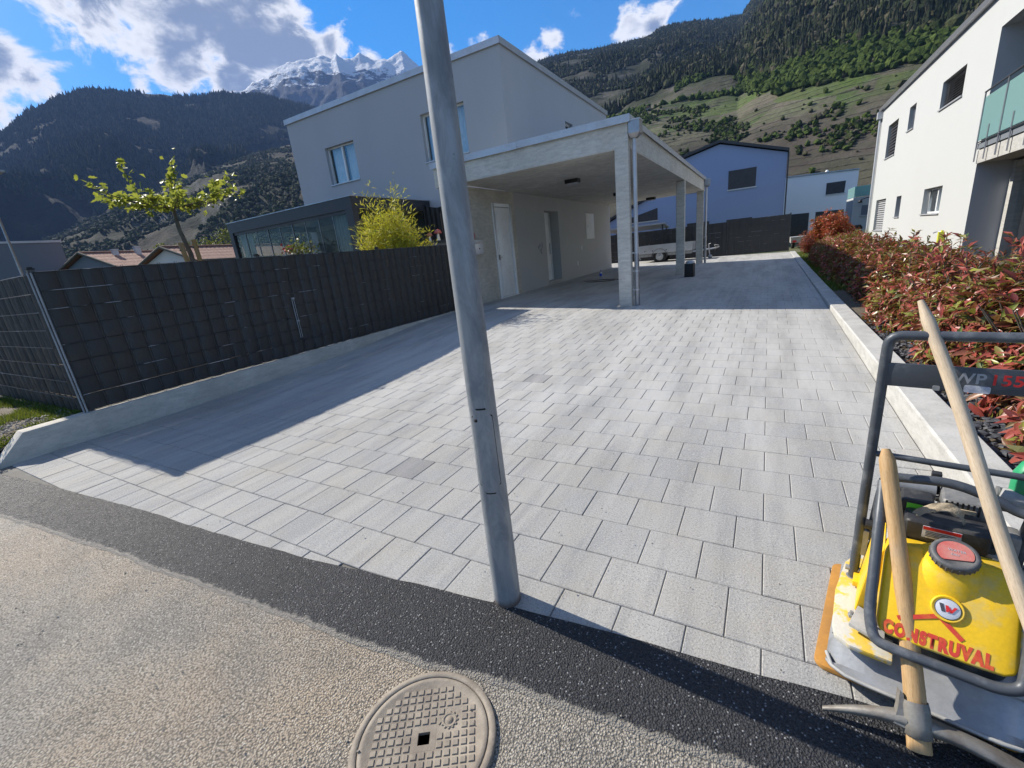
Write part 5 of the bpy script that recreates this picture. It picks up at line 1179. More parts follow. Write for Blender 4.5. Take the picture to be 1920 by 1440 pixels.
# engine
mb = MB(); mb.fbox(K, (.155, .345, .30), (.40, .46, .49)); mb.build('engine_block', M['engine'], pc, bevel=.012)
mb = MB(); mb.fbox(K, (.165, .338, .455), (.385, .44, .535)); af = mb.build('air_cleaner', M['engine'], pc, bevel=.018, segs=3)
mb = MB(); mb.fbox(K, (.214, .3365, .478), (.312, .339, .523)); wl = mb.build('warning_label', M['sticker'], pc)
mb = MB(); mb.fbox(K, (.215, .3355, .510), (.311, .3366, .522)); mb.build('warning_stripe', M['red'], wl)
for k in range(4):
    mb = MB(); mb.fbox(K, (.222, .3355, .5025-.006*k), (.30-.008*(k % 2), .3366, .505-.006*k)); mb.build('label_line', M['print_dark'], wl)
mb = MB(); mb.fbox(K, (.15, .43, .30), (.245, .53, .565)); fb = mb.build('filter_bowl', M['engine'], pc, bevel=.016, segs=3)
mb = MB(); mb.fbox(K, (.168, .4285, .525), (.212, .4302, .552)); mb.build('hivis_sticker', M['hivis'], fb)
mb = MB(); mb.fbox(K, (.262, .47, .30), (.41, .60, .575)); eg = mb.build('fan_housing', M['engine_grey'], pc, bevel=.02, segs=3)
for k in range(7):
    mb = MB(); mb.fbox(K, (.272+.014*k, .4685, .53), (.278+.014*k, .471, .572)); mb.build('cooling_slot', M['black'], eg)
for k in range(4):
    mb = MB(); mb.fbox(K, (.31+.018*k, .4685, .49), (.318+.018*k, .471, .512)); mb.build('cooling_slot', M['black'], eg)
mb = MB(); mb.fbox(K, (.30, .462, .535), (.352, .4684, .55)); mb.build('maker_plate', M['strap'], eg)
mb = MB(); mb.tube([K(.14, .58, .545), K(.25, .585, .545)], .042, 18); mb.build('silencer', M['steel'], pc)
mb = MB(); mb.fbox(K, (.235, .60, .52), (.265, .63, .61)); mb.tube([K(.25, .55, .53), K(.33, .56, .54)], .012, 8); mb.build('exhaust_bracket', M['engine'], pc, bevel=.004)
mb = MB(); mb.fbox(K, (.12, .53, .38), (.24, .60, .50)); mb.build('cylinder_fins', M['engine_grey'], pc, bevel=.006)
mb = MB(); mb.fbox(K, (.40, .36, .32), (.452, .44, .54)); mb.build('belt_guard', M['engine_grey'], pc, bevel=.015)
mb = MB(); mb.lathe([(.0, .05), (.032, .045), (.04, .02), (.04, -.02), (.0, -.03)], K(.425, .475, .615), CUv, 18); mb.build('throttle_cup', M['steel_dusty'], pc)
mb = MB(); mb.tube([K(.405, .55, .60), K(.445, .56, .60)], .022, 12); mb.tube([K(.40, .55, .60), K(.407, .55, .60)], .025, 12); mb.build('spark_cover', M['engine_grey'], pc)
mb = MB(); mb.lathe([(0, .10), (.03, .09), (.045, .05), (.045, -.05), (.02, -.09), (0, -.09)], K(.462, .50, .66), (0, 0, 1), 18); mb.build('fuel_cup', M['green'], pc)
mb = MB(); mb.tube([K(.30, .40, .50), K(.34, .37, .49), K(.40, .355, .45), K(.43, .35, .40)], .017, 10); mb.build('intake_hose', M['engine_grey'], pc)
mb = MB(); mb.tube([K(.10, .36, .52), K(.15, .335, .46), K(.2, .33, .44), K(.3, .333, .452), K(.41, .335, .44)], .007, 8); mb.build('water_hose', M['engine'], pc)
def ribbon(pts, wv, name, mat, th=.004):
    mb = MB(); P = [Vector(p) for p in pts]; vs = []
    for i, p in enumerate(P):
        w2 = Vector(wv[i] if isinstance(wv, list) else wv)
        t_ = (P[min(i+1, len(P)-1)]-P[max(i-1, 0)]).normalized(); nn = t_.cross(w2).normalized()*th
        for k in range(5):
            s_ = k/4-.5; vs.append(p+w2*s_+nn*(math.sin(k*2.1+i)*.8))
    n_ = len(P); mb.add(vs, [(i*5+k, i*5+k+1, (i+1)*5+k+1, (i+1)*5+k) for i in range(n_-1) for k in range(4)], 0, True)
    return mb.build(name, M[mat], pc)
def curve(pts, n=24):
    P = [Vector(p) for p in pts]; P = [P[0]*2-P[1]]+P+[P[-1]*2-P[-2]]; Q = []
    for i in range(1, len(P)-2):
        for k in range(n//(len(P)-3)):
            t_ = k/(n//(len(P)-3)); a, b_, c, d = P[i-1:i+3]
            Q.append(.5*((2*b_)+(c-a)*t_+(2*a-5*b_+4*c-d)*t_*t_+(3*b_-a-3*c+d)*t_**3))
    Q.append(P[-2]); return Q
st_ = curve([K(.135, .36, .475), K(.165, .375, .495), K(.20, .385, .545), K(.24, .385, .578), K(.285, .39, .585), K(.312, .385, .56), K(.318, .375, .53)], 36)
ribbon(st_, [CV*-.018+CUv*.0+Vector((0, 0, -.026))]*len(st_), 'carry_strap', 'strap')
s2 = curve([K(.13, .33, .468), K(.2, .318, .448), K(.3, .322, .462), K(.40, .33, .44)], 24)
ribbon(s2, [Vector((0, 0, .014))+CV*-.008]*len(s2), 'tank_strap', 'strap')

# ------------------------------------------------------------------ pickaxe and long handle tool leaning on it
pk = thing('pickaxe', (.48, 1.385, 0), 'old pickaxe with worn wooden handle leaning on the yellow machine', 'pickaxe')
A, B = Vector((.487, 1.362, .018)), Vector((.408, 1.850, .795)); dA = (B-A).normalized()
sidev = Vector((1, .02, 0)); sidev = (sidev-dA*sidev.dot(dA)).normalized(); thv = dA.cross(sidev)
mb = MB(); n = 16; L = (B-A).length; rows = []
for k in range(25):
    t_ = k/24; q = A+dA*(L*t_)+sidev*(.004*math.sin(t_*4)); rw = np.interp(t_, [0, .06, .14, .3, .7, .93, .975, 1], [.031, .0300, .0285, .0265, .0235, .0255, .0235, .012]); rt_ = rw*.80
    rows += [q+sidev*(rw*math.cos(2*math.pi*j/n))+thv*(rt_*math.sin(2*math.pi*j/n)) for j in range(n)]
mb.add(rows, [(i*n+j, i*n+(j+1) % n, (i+1)*n+(j+1) % n, (i+1)*n+j) for i in range(24) for j in range(n)], 0, True)
mb.add(rows[:n], [tuple(range(n-1, -1, -1))]); mb.add(rows[-n:], [tuple(range(n))])
hd_ = mb.build('handle', M['wood_ash'], pk)
# align the grain: rotate object space so that its z follows the handle
def along(o, a, d):
    qm = d.to_track_quat('Z', 'Y').to_matrix().to_4x4(); mw = Matrix.Translation(a-org(o.parent)) @ qm; inv = mw.inverted()
    for v in o.data.vertices: v.co = inv @ v.co
    o.matrix_local = mw
along(hd_, A, dA)
eye = A+dA*.075
mb = MB()
def blade(sgn, Lb, w0, w1, th0, th1, drop, flat_):
    """one curved arm of the head, from the eye outwards"""
    n_ = 12; vs = []
    for k in range(n_+1):
        t_ = k/n_; s_ = .028+(Lb-.028)*t_; p = eye+Vector((sgn*s_, -.012*t_, -drop*t_**1.8-.0*t_)); wd = w0+(w1-w0)*t_**.8; th = th0+(th1-th0)*t_
        a_, b_ = (Vector((0, .0, 1)), Vector((0, 1, 0)))
        if flat_: wd, th = np.interp(t_, [0, .3, 1], [w0, w0, w1]), th
        for x_, y_ in ((-.5, -.35), (0, -.5), (.5, -.35), (.5, .35), (0, .5), (-.5, .35)): vs.append(p+b_*(wd*x_)+a_*(th*y_))
    mb.add(vs, [(i*6+j, i*6+(j+1) % 6, (i+1)*6+(j+1) % 6, (i+1)*6+j) for i in range(n_) for j in range(6)], 0, True); mb.add(vs[-6:], [tuple(range(6))])
blade(-1, .236, .044, .013, .042, .012, .058, False); blade(1, .295, .044, .066, .038, .008, .066, True)
vs = []
for k, (s_, w_, t2) in enumerate(((-.038, .030, .028), (-.034, .036, .034), (.0, .037, .036), (.045, .037, .034), (.062, .034, .031))):
    q = eye+dA*s_
    vs += [q+sidev*(w_*math.cos(2*math.pi*j/14))+thv*(t2*math.sin(2*math.pi*j/14)) for j in range(14)]
mb.add(vs, [(i*14+j, i*14+(j+1) % 14, (i+1)*14+(j+1) % 14, (i+1)*14+j) for i in range(4) for j in range(14)], 0, True)
mb.prism([(-.06, -.012), (-.030, -.02), (-.028, .075), (-.036, .085), (-.044, .04)], -.016, .016, F=lambda a, b_, w_: eye+sidev*a+dA*b_+thv*w_)
mb.build('head', M['worn_iron'], pk)
t = thing('long_handled_hoe', (.80, 1.17, 0), 'long pale wooden tool handle leaning across the compactor handle bar', 'hoe')
A, B = Vector((.795, 1.16, .05)), Vector((.467, 1.985, 1.296)); dB = (B-A).normalized()
mb = MB(); L = (B-A).length; pts = [A+dB*(L*k/20)+Vector((.004*math.sin(k*.5), 0, 0)) for k in range(21)]
mb.tube(pts, [float(np.interp(k/20, [0, .5, .96, .985, 1], [.0215, .0195, .0185, .017, .009])) for k in range(21)], 14)
o = mb.build('handle', M['wood_pale'], t); along(o, A, dB)
mb = MB(); mb.tube([A-dB*.03, A+dB*.10], [.027, .024], 12); mb.prism([(-.08, .0), (.08, .0), (.06, .16), (-.06, .16)], -.004, .004, F=lambda a, b_, w_: Vector((.80, 1.17, .0))+Vector((1, 0, 0))*a+Vector((.0, -.95, .12))*b_+Vector((0, .12, .95))*(w_+.008)); mb.build('hoe_blade', M['worn_iron'], t)
# ------------------------------------------------------------------ foliage builders
def leaf_arrays(c, d, n, L, W, fold=.25, bend=.12):
    """diamond leaves with a folded midrib: base, two side points, tip"""
    d = d/np.linalg.norm(d, axis=1, keepdims=True); s = np.cross(d, n); s /= np.maximum(np.linalg.norm(s, axis=1, keepdims=True), 1e-6); nn = np.cross(s, d)
    L = L[:, None]; W = W[:, None]
    b0 = c; m1 = c+d*L*.45+s*W*.5+nn*W*fold; m2 = c+d*L*.45-s*W*.5+nn*W*fold; tip = c+d*L-nn*L*bend; mid = c+d*L*.5
    V = np.stack([b0, m1, tip, m2, mid], 1).reshape(-1, 3); k = np.arange(len(c))[:, None]*5
    F = np.concatenate([k+np.array([[0, 1, 4]]), k+np.array([[1, 2, 4]]), k+np.array([[2, 3, 4]]), k+np.array([[3, 0, 4]])], 0)
    return V, F
def rand_dirs(g, n, up=.3):
    d = g.normal(0, 1, (n, 3)); d[:, 2] = d[:, 2]*.6+up; return d/np.linalg.norm(d, axis=1, keepdims=True)
def foliage(name, parent, c, d, nrm, L, W, mat, loc=None):
    V, F = leaf_arrays(c, d, nrm, L, W); og = org(parent); V = V-np.array(og)
    o = link(name, fast_mesh(name, V, F, mat), parent); o['kind'] = 'stuff'; return o

# ------------------------------------------------------------------ red hedge: whorled shoots over a rounded body
g = np.random.default_rng(77)
def whorls(tips, dirs, per, Lr, g):
    """leaves standing round each shoot tip"""
    n = len(tips); k = per; ax = np.repeat(dirs, k, 0); t = np.repeat(tips, k, 0)
    r = g.normal(0, 1, (n*k, 3)); r -= ax*np.sum(r*ax, 1, keepdims=True); r /= np.linalg.norm(r, axis=1, keepdims=True)
    al = g.uniform(.15, .75, (n*k, 1)); d = ax*al+r*(1-al*.4); pos = t-ax*g.uniform(0, .10, (n*k, 1))
    L = g.uniform(*Lr, n*k); W = L*g.uniform(.26, .38, n*k); nn = ax*.8-r*.5+g.normal(0, .25, (n*k, 3))
    return pos, d, nn, L, W
def hedge_surface(n, y0, y1, xc, hw, ztop, g, dens=None):
    y = y0+(y1-y0)*g.random(n)**1.35; a = g.uniform(-.15, math.pi+.15, n); rad = 1-.45*g.random(n)**2
    lump = .50+1.0*fbm(y*1.5, a*1.3, 4, 31); zt = np.interp(y, ztop[0], ztop[1]); h = np.interp(y, [2.7, 3.3, 20, 21.5], [.5, 1, 1, .7])
    x = xc+np.cos(a)*hw*rad*lump*h; z = .12+np.maximum(0, np.sin(a))**.7*(zt-.12)*rad*np.clip(lump, .5, 1.10)*h
    d = np.stack([np.cos(a)*.8, g.normal(0, .35, n), np.sin(a)*.7+.45], 1); d /= np.linalg.norm(d, axis=1, keepdims=True)
    return np.stack([x, y, z], 1), d
ZT = ([2.5, 3.2, 4.2, 5.2, 6.5, 8, 10, 13, 16, 19, 22], [.50, .66, .78, .85, .90, .96, 1.0, 1.05, 1.02, 1.0, .95])
hedge = thing('red_hedge', (1.95, 12, .1), 'long hedge of coppery red and yellow green leaves along the concrete kerb', 'hedge')
tips, dirs = hedge_surface(7800, 2.7, 21.6, 1.91, .53, ZT, g)
# leggy shoots standing above the body
ex_t = []; ex_d = []; stems = MB()
def shoot(x, y, z0, h, lean):
    p0 = Vector((x, y, z0)); p2 = Vector((x+lean[0], y+lean[1], z0+h)); p1 = (p0+p2)/2+Vector((-lean[0]*.3, -lean[1]*.3, 0))
    P = [p0, p1*.5+(p0+p2)*.25, p1*.3+p2*.7*.999, p2]; stems.tube([p0, p1, p2], [.006, .004, .0025], 5, caps=False)
    for s_ in np.linspace(.35, 1, max(2, int(h/.09))):
        q = p0*(1-s_)**2+p1*2*s_*(1-s_)+p2*s_*s_; ex_t.append(tuple(q)); ex_d.append(tuple((p2-p1).normalized()))
for _ in range(95):
    y = random.choice([random.uniform(6.6, 10.4), random.uniform(3.4, 7), random.uniform(4.8, 18)]); shoot(1.95+random.uniform(-.3, .3), y, .78, random.uniform(.12, .46), (random.uniform(-.12, .16), random.uniform(-.15, .15)))
for _ in range(150):
    y = 2.9+18*random.random()**1.3; x = 1.93+random.uniform(-.5, .5); stems.tube([(1.93+random.uniform(-.15, .15), y+random.uniform(-.1, .1), .08), ((x+1.93)/2, y, .45), (x, y, .8)], [.012, .008, .004], 5, caps=False)
allT = np.concatenate([tips, np.array(ex_t)]); allD = np.concatenate([dirs, np.array(ex_d)])
pos, d, nn, L, W = whorls(allT, allD, 7, (.05, .145), g)
keep = pos[:, 0] > 1.30; pos, d, nn, L, W = (q[keep] for q in (pos, d, nn, L, W))
# inner dark mass of twig leaves
ti, di = hedge_surface(3600, 2.7, 21.5, 1.93, .42, (ZT[0], [z*.8 for z in ZT[1]]), g)
pi_, d2, n2, L2, W2 = whorls(ti, di, 4, (.07, .11), g)
# the leaves that show largest become leaf objects of their own
def front_leaves(pos, L, n):
    v = pos-np.array([0, 0, EYE]); dep = v@_fw; px = 960+FPX*(v@CR)/dep; py = 720-FPX*(v@CU)/dep
    sc_ = np.where((dep > .3) & (px > 0) & (px < 1920) & (py > 0) & (py < 1440), L/np.maximum(dep, .3), 0)
    return np.argsort(-sc_)[:n]
pick = front_leaves(pos, L, 300); mask = np.ones(len(pos), bool); mask[pick] = False
foliage('foliage', hedge, np.concatenate([pos[mask], pi_]), np.concatenate([d[mask], d2]), np.concatenate([nn[mask], n2]), np.concatenate([L[mask], L2]), np.concatenate([W[mask], W2]), M['leaf_red'])
LEAFM = []
def leaf_mesh(name, mat, fold, bend, wv):
    V, F = [], []
    prof = [(0, 0), (.2, .6), (.45, 1), (.7, .8), (.9, .35), (1, 0)]
    for t, w_ in prof:
        for s_ in (-1, 0, 1): V.append((s_*w_*wv*.5, t, abs(s_)*w_*wv*fold-bend*t*t))
    for i in range(5):
        for k in range(2): F.append((i*3+k, i*3+k+1, (i+1)*3+k+1, (i+1)*3+k))
    me = bpy.data.meshes.new(name); me.from_pydata(V, [], F); me.materials.append(mat)
    me.polygons.foreach_set('use_smooth', [True]*len(F)); me.update(); return me
def place_leaves(parent, meshes, pos, d, nn, L, seed=0):
    gg = random.Random(seed); og = org(parent)
    for p, dd_, n_, l_ in zip(pos, d, nn, L):
        y = Vector(dd_).normalized(); x = y.cross(Vector(n_)).normalized(); z = x.cross(y)
        o = bpy.data.objects.new('leaf', gg.choice(meshes)); COL.objects.link(o); o.parent = parent
        q = Vector(p)-og
        o.matrix_local = Matrix(((x.x*l_, y.x*l_, z.x*l_, q.x), (x.y*l_, y.y*l_, z.y*l_, q.y), (x.z*l_, y.z*l_, z.z*l_, q.z), (0, 0, 0, 1)))
RL = [leaf_mesh('leaf', M['leaf_red_one'], f_, b_, w_) for f_, b_, w_ in ((.3, .15, .34), (.22, .25, .30), (.35, .08, .38))]
place_leaves(hedge, RL, pos[pick], d[pick], nn[pick], L[pick]*1.05, 5)
stems.build('stems', M['bark'], hedge)['kind'] = 'stuff'

def shrub(name, label, base, h, rx, ry, n, mat, Lr, seed, lean=(0, 0), up=.5, top=1.0, cat='shrub', open_=0.35):
    gg = np.random.default_rng(seed); t = thing(name, base, label, cat); mb = MB(); b0 = Vector(base); T = []; Dd = []
    nb = 16
    for k in range(nb):
        a = gg.uniform(0, 6.28); r_ = gg.uniform(.25, 1)**.6; hh = h*gg.uniform(.6, 1)*(1-.25*r_); e = b0+Vector((math.cos(a)*rx*r_+lean[0], math.sin(a)*ry*r_+lean[1], hh))
        m_ = b0+Vector((math.cos(a)*rx*r_*.35, math.sin(a)*ry*r_*.35, hh*.5)); mb.tube([b0+Vector((gg.normal(0, .03), gg.normal(0, .03), -.05)), m_, e], [.014, .009, .003], 5, caps=False)
        for q in range(n//nb):
            s_ = 1-(1-open_)*gg.random()**1.5; p = b0*(1-s_)**2+m_*2*s_*(1-s_)+e*s_*s_; j = gg.normal(0, .10, 3)*(1+rx*.3); T.append(np.array(p)+j); Dd.append(np.array((math.cos(a)*.5, math.sin(a)*.5, up+.4))+gg.normal(0, .3, 3))
    T = np.array(T); Dd = np.array(Dd); Dd /= np.linalg.norm(Dd, axis=1, keepdims=True); T[:, 2] = np.maximum(T[:, 2], base[2]+.08)
    a, b_, c, l_, w_ = whorls(T, Dd, 6, Lr, gg); foliage('foliage', t, a, b_, c, l_, w_, mat); mb.build('stems', M['bark'], t)['kind'] = 'stuff'; return t
shrub('tall_red_shrub', 'tallest bright red shrub at the far end of the hedge before the garage doors', (2.1, 21.6, .08), 1.80, .62, .7, 2600, M['leaf_red_bright'], (.08, .14), 41, open_=.15)
shrub('crimson_bush', 'small deep crimson bush at the far end beside the dark gate fence', (1.62, 24.6, .08), 1.15, .36, .4, 800, M['leaf_crim'], (.05, .09), 42, open_=.15)
shrub('photinia_shrub', 'upright purple red shrub rising in front of the terrace post', (2.15, 5.35, .08), 1.15, .30, .32, 260, M['leaf_red'], (.08, .14), 43, open_=.45)
shrub('low_yellow_bush', 'low yellow green bush by the white wall next to the black covered barbecue', (3.7, 27.5, .0), .95, .5, .5, 500, M['leaf_yellow'], (.06, .1), 44, open_=.2)

# ------------------------------------------------------------------ bamboo behind the fence
bam = thing('bamboo_clump', (-8.0, 8.2, .3), 'golden yellow bamboo clump leaning over the dark fence', 'bamboo')
gg = np.random.default_rng(8); C_, D_, N_, L_, W_ = [], [], [], [], []; mb = MB()
for k in range(150):
    y0 = 8.45+gg.normal(0, .42); x0 = gg.uniform(-8.45, -7.55); h = gg.uniform(2.2, 3.0)*(1-.30*min(1, abs(y0-8.4)/1.0))*gg.uniform(.8, 1.06); tall = k < 7
    if tall: y0 = [8.15, 8.3, 8.45, 8.55, 7.75, 9.15, 8.4][k]; h = [3.1, 3.35, 3.4, 3.2, 2.85, 2.95, 3.0][k]
    ln_ = (gg.normal(0, .18), gg.normal(0, .17)+(y0-8.4)*.14)
    if tall: ln_ = (gg.normal(0, .08), gg.normal(.08, .06))
    p0 = Vector((x0, y0, .28)); p2 = p0+Vector((ln_[0], ln_[1], h)); p1 = p0+Vector((ln_[0]*.25, ln_[1]*.25, h*.55)); mb.tube([p0, p1, p2], [.008, .006, .002], 5, caps=False)
    for q in range(42 if tall else 78):
        s_ = gg.uniform(.36, 1); p = np.array(p0*(1-s_)**2+p1*2*s_*(1-s_)+p2*s_*s_); ou = gg.normal(0, 1, 3); ou[2] = abs(ou[2])*.5+.1; ou /= np.linalg.norm(ou)
        if tall and s_ > .8: ou = ou*.5
        reach = gg.uniform(.02, .20)*(.4 if (tall and s_ > .75) else 1); C_.append(p+ou*reach); dd_ = ou+np.array([0, 0, .15])+gg.normal(0, .35, 3); D_.append(dd_); N_.append(gg.normal(0, 1, 3)+np.array([0, 0, 1.0])); l_ = gg.uniform(.08, .16); L_.append(l_); W_.append(l_*gg.uniform(.13, .2))
foliage('foliage', bam, np.array(C_), np.array(D_), np.array(N_), np.array(L_), np.array(W_), M['leaf_bamboo']); mb.build('canes', M['leaf_yellow'], bam)['kind'] = 'stuff'

# geranium glimpsed in front of the glass
gt = bpy.data.objects['geranium_pot']; gg = np.random.default_rng(18); gt.location = (-12.2, 8.9, 2.0); ORG['geranium_pot'] = Vector((-12.2, 8.9, 2.0))
n = 160; c = np.array([-12.2, 8.9, 2.32])+gg.normal(0, 1, (n, 3))*np.array([.28, .15, .14]); foliage('foliage', gt, c, rand_dirs(gg, n, .5), gg.normal(0, 1, (n, 3)), gg.uniform(.08, .14, n), gg.uniform(.06, .1, n), M['leaf_green'])
n = 60; c = np.array([-12.75, 8.9, 2.40])+gg.normal(0, 1, (n, 3))*np.array([.14, .1, .06]); V, F = leaf_arrays(c, rand_dirs(gg, n, .4), gg.normal(0, 1, (n, 3)), gg.uniform(.05, .09, n), gg.uniform(.05, .08, n))
link('blossoms', fast_mesh('blossoms', V-np.array(ORG['geranium_pot']), F, M['red']), gt)
mb = MB(); mb.box(-13.0, -11.9, 8.75, 9.05, .3, 2.12); mb.build('planter_box', M['anth'], gt)
# weeds along the planter
gg = np.random.default_rng(19); n = 260; pts = np.stack([gg.uniform(-7.6, -7.1, n), gg.uniform(9.05, 9.7, n), np.full(n, 1.7)], 1)

# ------------------------------------------------------------------ young plane tree trained flat, with two stakes
TX, TY = -9.5, 4.57
pt = thing('plane_tree', (TX, TY, .3), 'young flat trained plane tree with pale green leaves above the dark fence', 'tree')
mb = MB(); trunk = [(TX, TY, .25), (TX, TY+.02, 1.4), (TX+.02, TY+.03, 2.2), (TX-.02, TY-.02, 2.65), (TX, TY-.02, 3.05)]
mb.tube(trunk, [.055, .05, .045, .036, .028], 9)
gg = np.random.default_rng(5); br = []
node = Vector((TX, TY-.02, 3.02))
for tip, w_ in (((TX+.15, 3.32, 3.28), .016), ((TX-.1, 3.55, 3.20), .014), ((TX, 5.88, 3.37), .016), ((TX-.25, 5.6, 3.30), .014), ((TX+.9, 4.3, 3.22), .013), ((TX-.9, 4.75, 3.28), .013), ((TX+.75, 5.2, 3.28), .012), ((TX-.7, 3.8, 3.22), .012), ((TX+.6, 3.8, 3.18), .012)):
    tip = Vector(tip); mid = node*.45+tip*.55+Vector((0, 0, -.07)); mb.tube([node, mid, tip], [w_, w_*.75, w_*.3], 6); br.append((node, mid, tip))
for base_, tip in (((TX, TY+.03, 3.1), (TX-.05, 4.78, 3.92)), ((TX, 4.05, 3.2), (TX, 3.92, 3.72)), ((TX, 5.2, 3.25), (TX, 5.42, 3.55)), ((TX, TY, 3.1), (TX, 4.62, 3.6)), ((TX, 5.5, 3.3), (TX, 5.75, 3.58))):
    a, c = Vector(base_), Vector(tip); m_ = (a+c)/2+Vector((0, .04, 0)); mb.tube([a, m_, c], [.010, .008, .003], 6); br.append((a, m_, c))
mb.build('trunk', M['bark'], pt)
P_, D_, N_, L_ = [], [], [], []
for i, (a, m_, c) in enumerate(br):
    k = 25 if i < 9 else (20, 7, 9, 14, 9)[i-9]
    for q in range(k):
        s_ = gg.uniform(.22, 1.02) if i < 9 else gg.uniform(.15, 1.02); p = a*(1-s_)**2+m_*2*s_*(1-s_)+c*s_*s_
        o = Vector(gg.normal(0, .05, 3)); o.z = o.z*.9+.02; dd_ = Vector((gg.normal(0, .7), gg.normal(0, .7), gg.uniform(-.5, .6))); P_.append(p+o); D_.append(dd_); N_.append(Vector(gg.normal(0, .45, 3))+Vector((-.3, -.35, .8))); L_.append(gg.uniform(.085, .14))
def lobed(name, mat):
    out_ = [(0, 0), (.30, .12), (.50, .42), (.34, .52), (.40, .80), (.16, .72), (0, 1.0), (-.16, .72), (-.40, .80), (-.34, .52), (-.50, .42), (-.30, .12)]
    V = [(0, .45, -.04)]+[(x*1.05, y, .10*abs(x)) for x, y in out_]; F = [(0, 1+i, 1+(i+1) % 12) for i in range(12)]
    me = bpy.data.meshes.new(name); me.from_pydata(V, [], F); me.materials.append(mat); me.update(); return me
PLM = [lobed('leaf', M['leaf_plane'])]
k_ = rng.permutation(len(P_))[:295]; place_leaves(pt, PLM, [P_[i] for i in k_], [D_[i] for i in k_], [N_[i] for i in k_], [L_[i] for i in k_], 9)
P_, D_, N_, L_ = [], [], [], []
for i, (a, m_, c) in enumerate(br):
    for q in range(46 if i < 9 else 14):
        s_ = gg.uniform(.15, 1.0); p = a*(1-s_)**2+m_*2*s_*(1-s_)+c*s_*s_; P_.append(p+Vector(gg.normal(0, .06, 3))); D_.append(Vector(gg.normal(0, .7, 3))); N_.append(Vector(gg.normal(0, .5, 3))+Vector((-.3, -.3, .8))); L_.append(gg.uniform(.06, .105))
M['leaf_plane_small'] = leafmat('plane_tree_small_leaf', PL, 'island', 0.5)
foliage('foliage', pt, np.array(P_), np.array(D_), np.array(N_), np.array(L_), np.array(L_)*.8, M['leaf_plane_small'])
for (x0, y0, x1, y1, lb) in ((TX+.05, TY+.16, TX, TY-.02, 'pale round stake leaning against the plane tree trunk'), (TX-.02, TY+.17, TX-.02, TY+.14, 'brown upright stake close to the plane tree trunk')):
    pass
for a, c, r_, lb in (((TX+.1, TY+.06, .2), (TX+.1, TY-.13, 2.40), .042, 'pale round stake leaning beside the plane tree trunk'), ((TX+.08, TY+.17, .2), (TX+.1, TY+.11, 2.45), .040, 'upright orange brown stake beside the plane tree trunk')):
    t = thing('tree_stake', a, lb, 'stake'); mb = MB(); mb.tube([a, c], r_, 10); mb.build('post', M['wood_stake'], t)
    mb = MB(); q = Vector(a)*.06+Vector(c)*.94; mb.tube([q-Vector((0, .05, 0)), q+Vector((0, .05, 0))], .02, 6); mb.build('tie', M['bark'], t)
shrub('golden_shrub', 'golden leaved shrub at the edge of the garden behind the side fence', (-11.9, 2.55, .25), 1.95, .55, .5, 1500, M['leaf_yellow'], (.05, .09), 61, open_=.2)

# ------------------------------------------------------------------ village houses beyond the garden
def tiled_house(name, label, ridge0, ridge1, half, eave, base, wallm, seed, rows=9, cols=30):
    r0, r1 = Vector(ridge0), Vector(ridge1); ax = (r1-r0); ax.z = 0; L = ax.length; ax.normalize(); sd = Vector((ax.y, -ax.x, 0))
    if sd.x < 0: sd = -sd
    t = thing(name, (r0.x, r0.y, base), label, 'house'); mb = MB()
    h2 = half*.88
    zz = r0.z-.12; ze = eave-.0
    ends = [r0+ax*.5, r1-ax*.5]
    vs = []
    for e in ends: vs += [e+sd*h2+Vector((0, 0, base-e.z)), e-sd*h2+Vector((0, 0, base-e.z)), e-sd*h2+Vector((0, 0, ze+.1-e.z)), e+Vector((0, 0, -.2)), e+sd*h2+Vector((0, 0, ze+.1-e.z))]
    mb.add(vs, [(0, 1, 2, 3, 4), (9, 8, 7, 6, 5), (0, 4, 9, 5), (1, 6, 7, 2)]); mb.build('wall', M[wallm], t)
    for s_ in (1, -1):
        mb = MB(); n = cols; q = []
        for i in range(n*4+1):
            u = i/(n*4); w_ = .05*abs(math.sin(math.pi*i/4))
            for j in range(rows+1): v = j/rows; p = r0+ax*(L*u)+sd*(s_*half*v); q.append(p+Vector((0, 0, (eave-r0.z)*v+w_-.03*(j % 2))))
        m_ = rows+1; mb.add(q, [(i*m_+j, i*m_+j+1, (i+1)*m_+j+1, (i+1)*m_+j) for i in range(n*4) for j in range(rows)])
        rf = mb.build('roof', M['tile'], t)
        mb = MB(); p0, p1 = r0+sd*(s_*half)+Vector((0, 0, eave-r0.z)), r1+sd*(s_*half)+Vector((0, 0, eave-r0.z)); mb.tube([p0+sd*s_*.08, p1+sd*s_*.08], .08, 6); mb.build('gutter', M['bark'], rf)
        mb = MB(); mb.tube([r0-ax*.05+Vector((0, 0, .05)), r0-ax*.05+sd*(s_*half)+Vector((0, 0, eave-r0.z+.05))], .14, 6); mb.build('verge_board', M['bark'], rf)
    mb = MB(); mb.tube([r0+Vector((0, 0, .08)), r1+Vector((0, 0, .08))], .13, 8); mb.build('ridge_tiles', M['tile'], t)
    return t, ax, sd
t, ax, sd = tiled_house('tiled_house', 'low house with corrugated clay tile roof and white gable behind the stakes', (-57.4, 25.0, 6.05), (-60.6, 41, 6.05), 4.6, 4.3, -.1, 'wall_white', 1)
mb = MB(); p = Vector((-57.2, 25.45, 4.4)); mb.box(p.x-1.1, p.x+.9, p.y-.12, p.y-.02, 3.6, 4.1); mb.build('gable_vent', M['wood_grey'], t)
t, ax, sd = tiled_house('long_tiled_house', 'long brown tiled house roof with two small chimneys at the far garden edge', (-73.5, 23.2, 7.0), (-76.4, 34.5, 7.0), 5.4, 4.9, -.1, 'far_grey', 2)
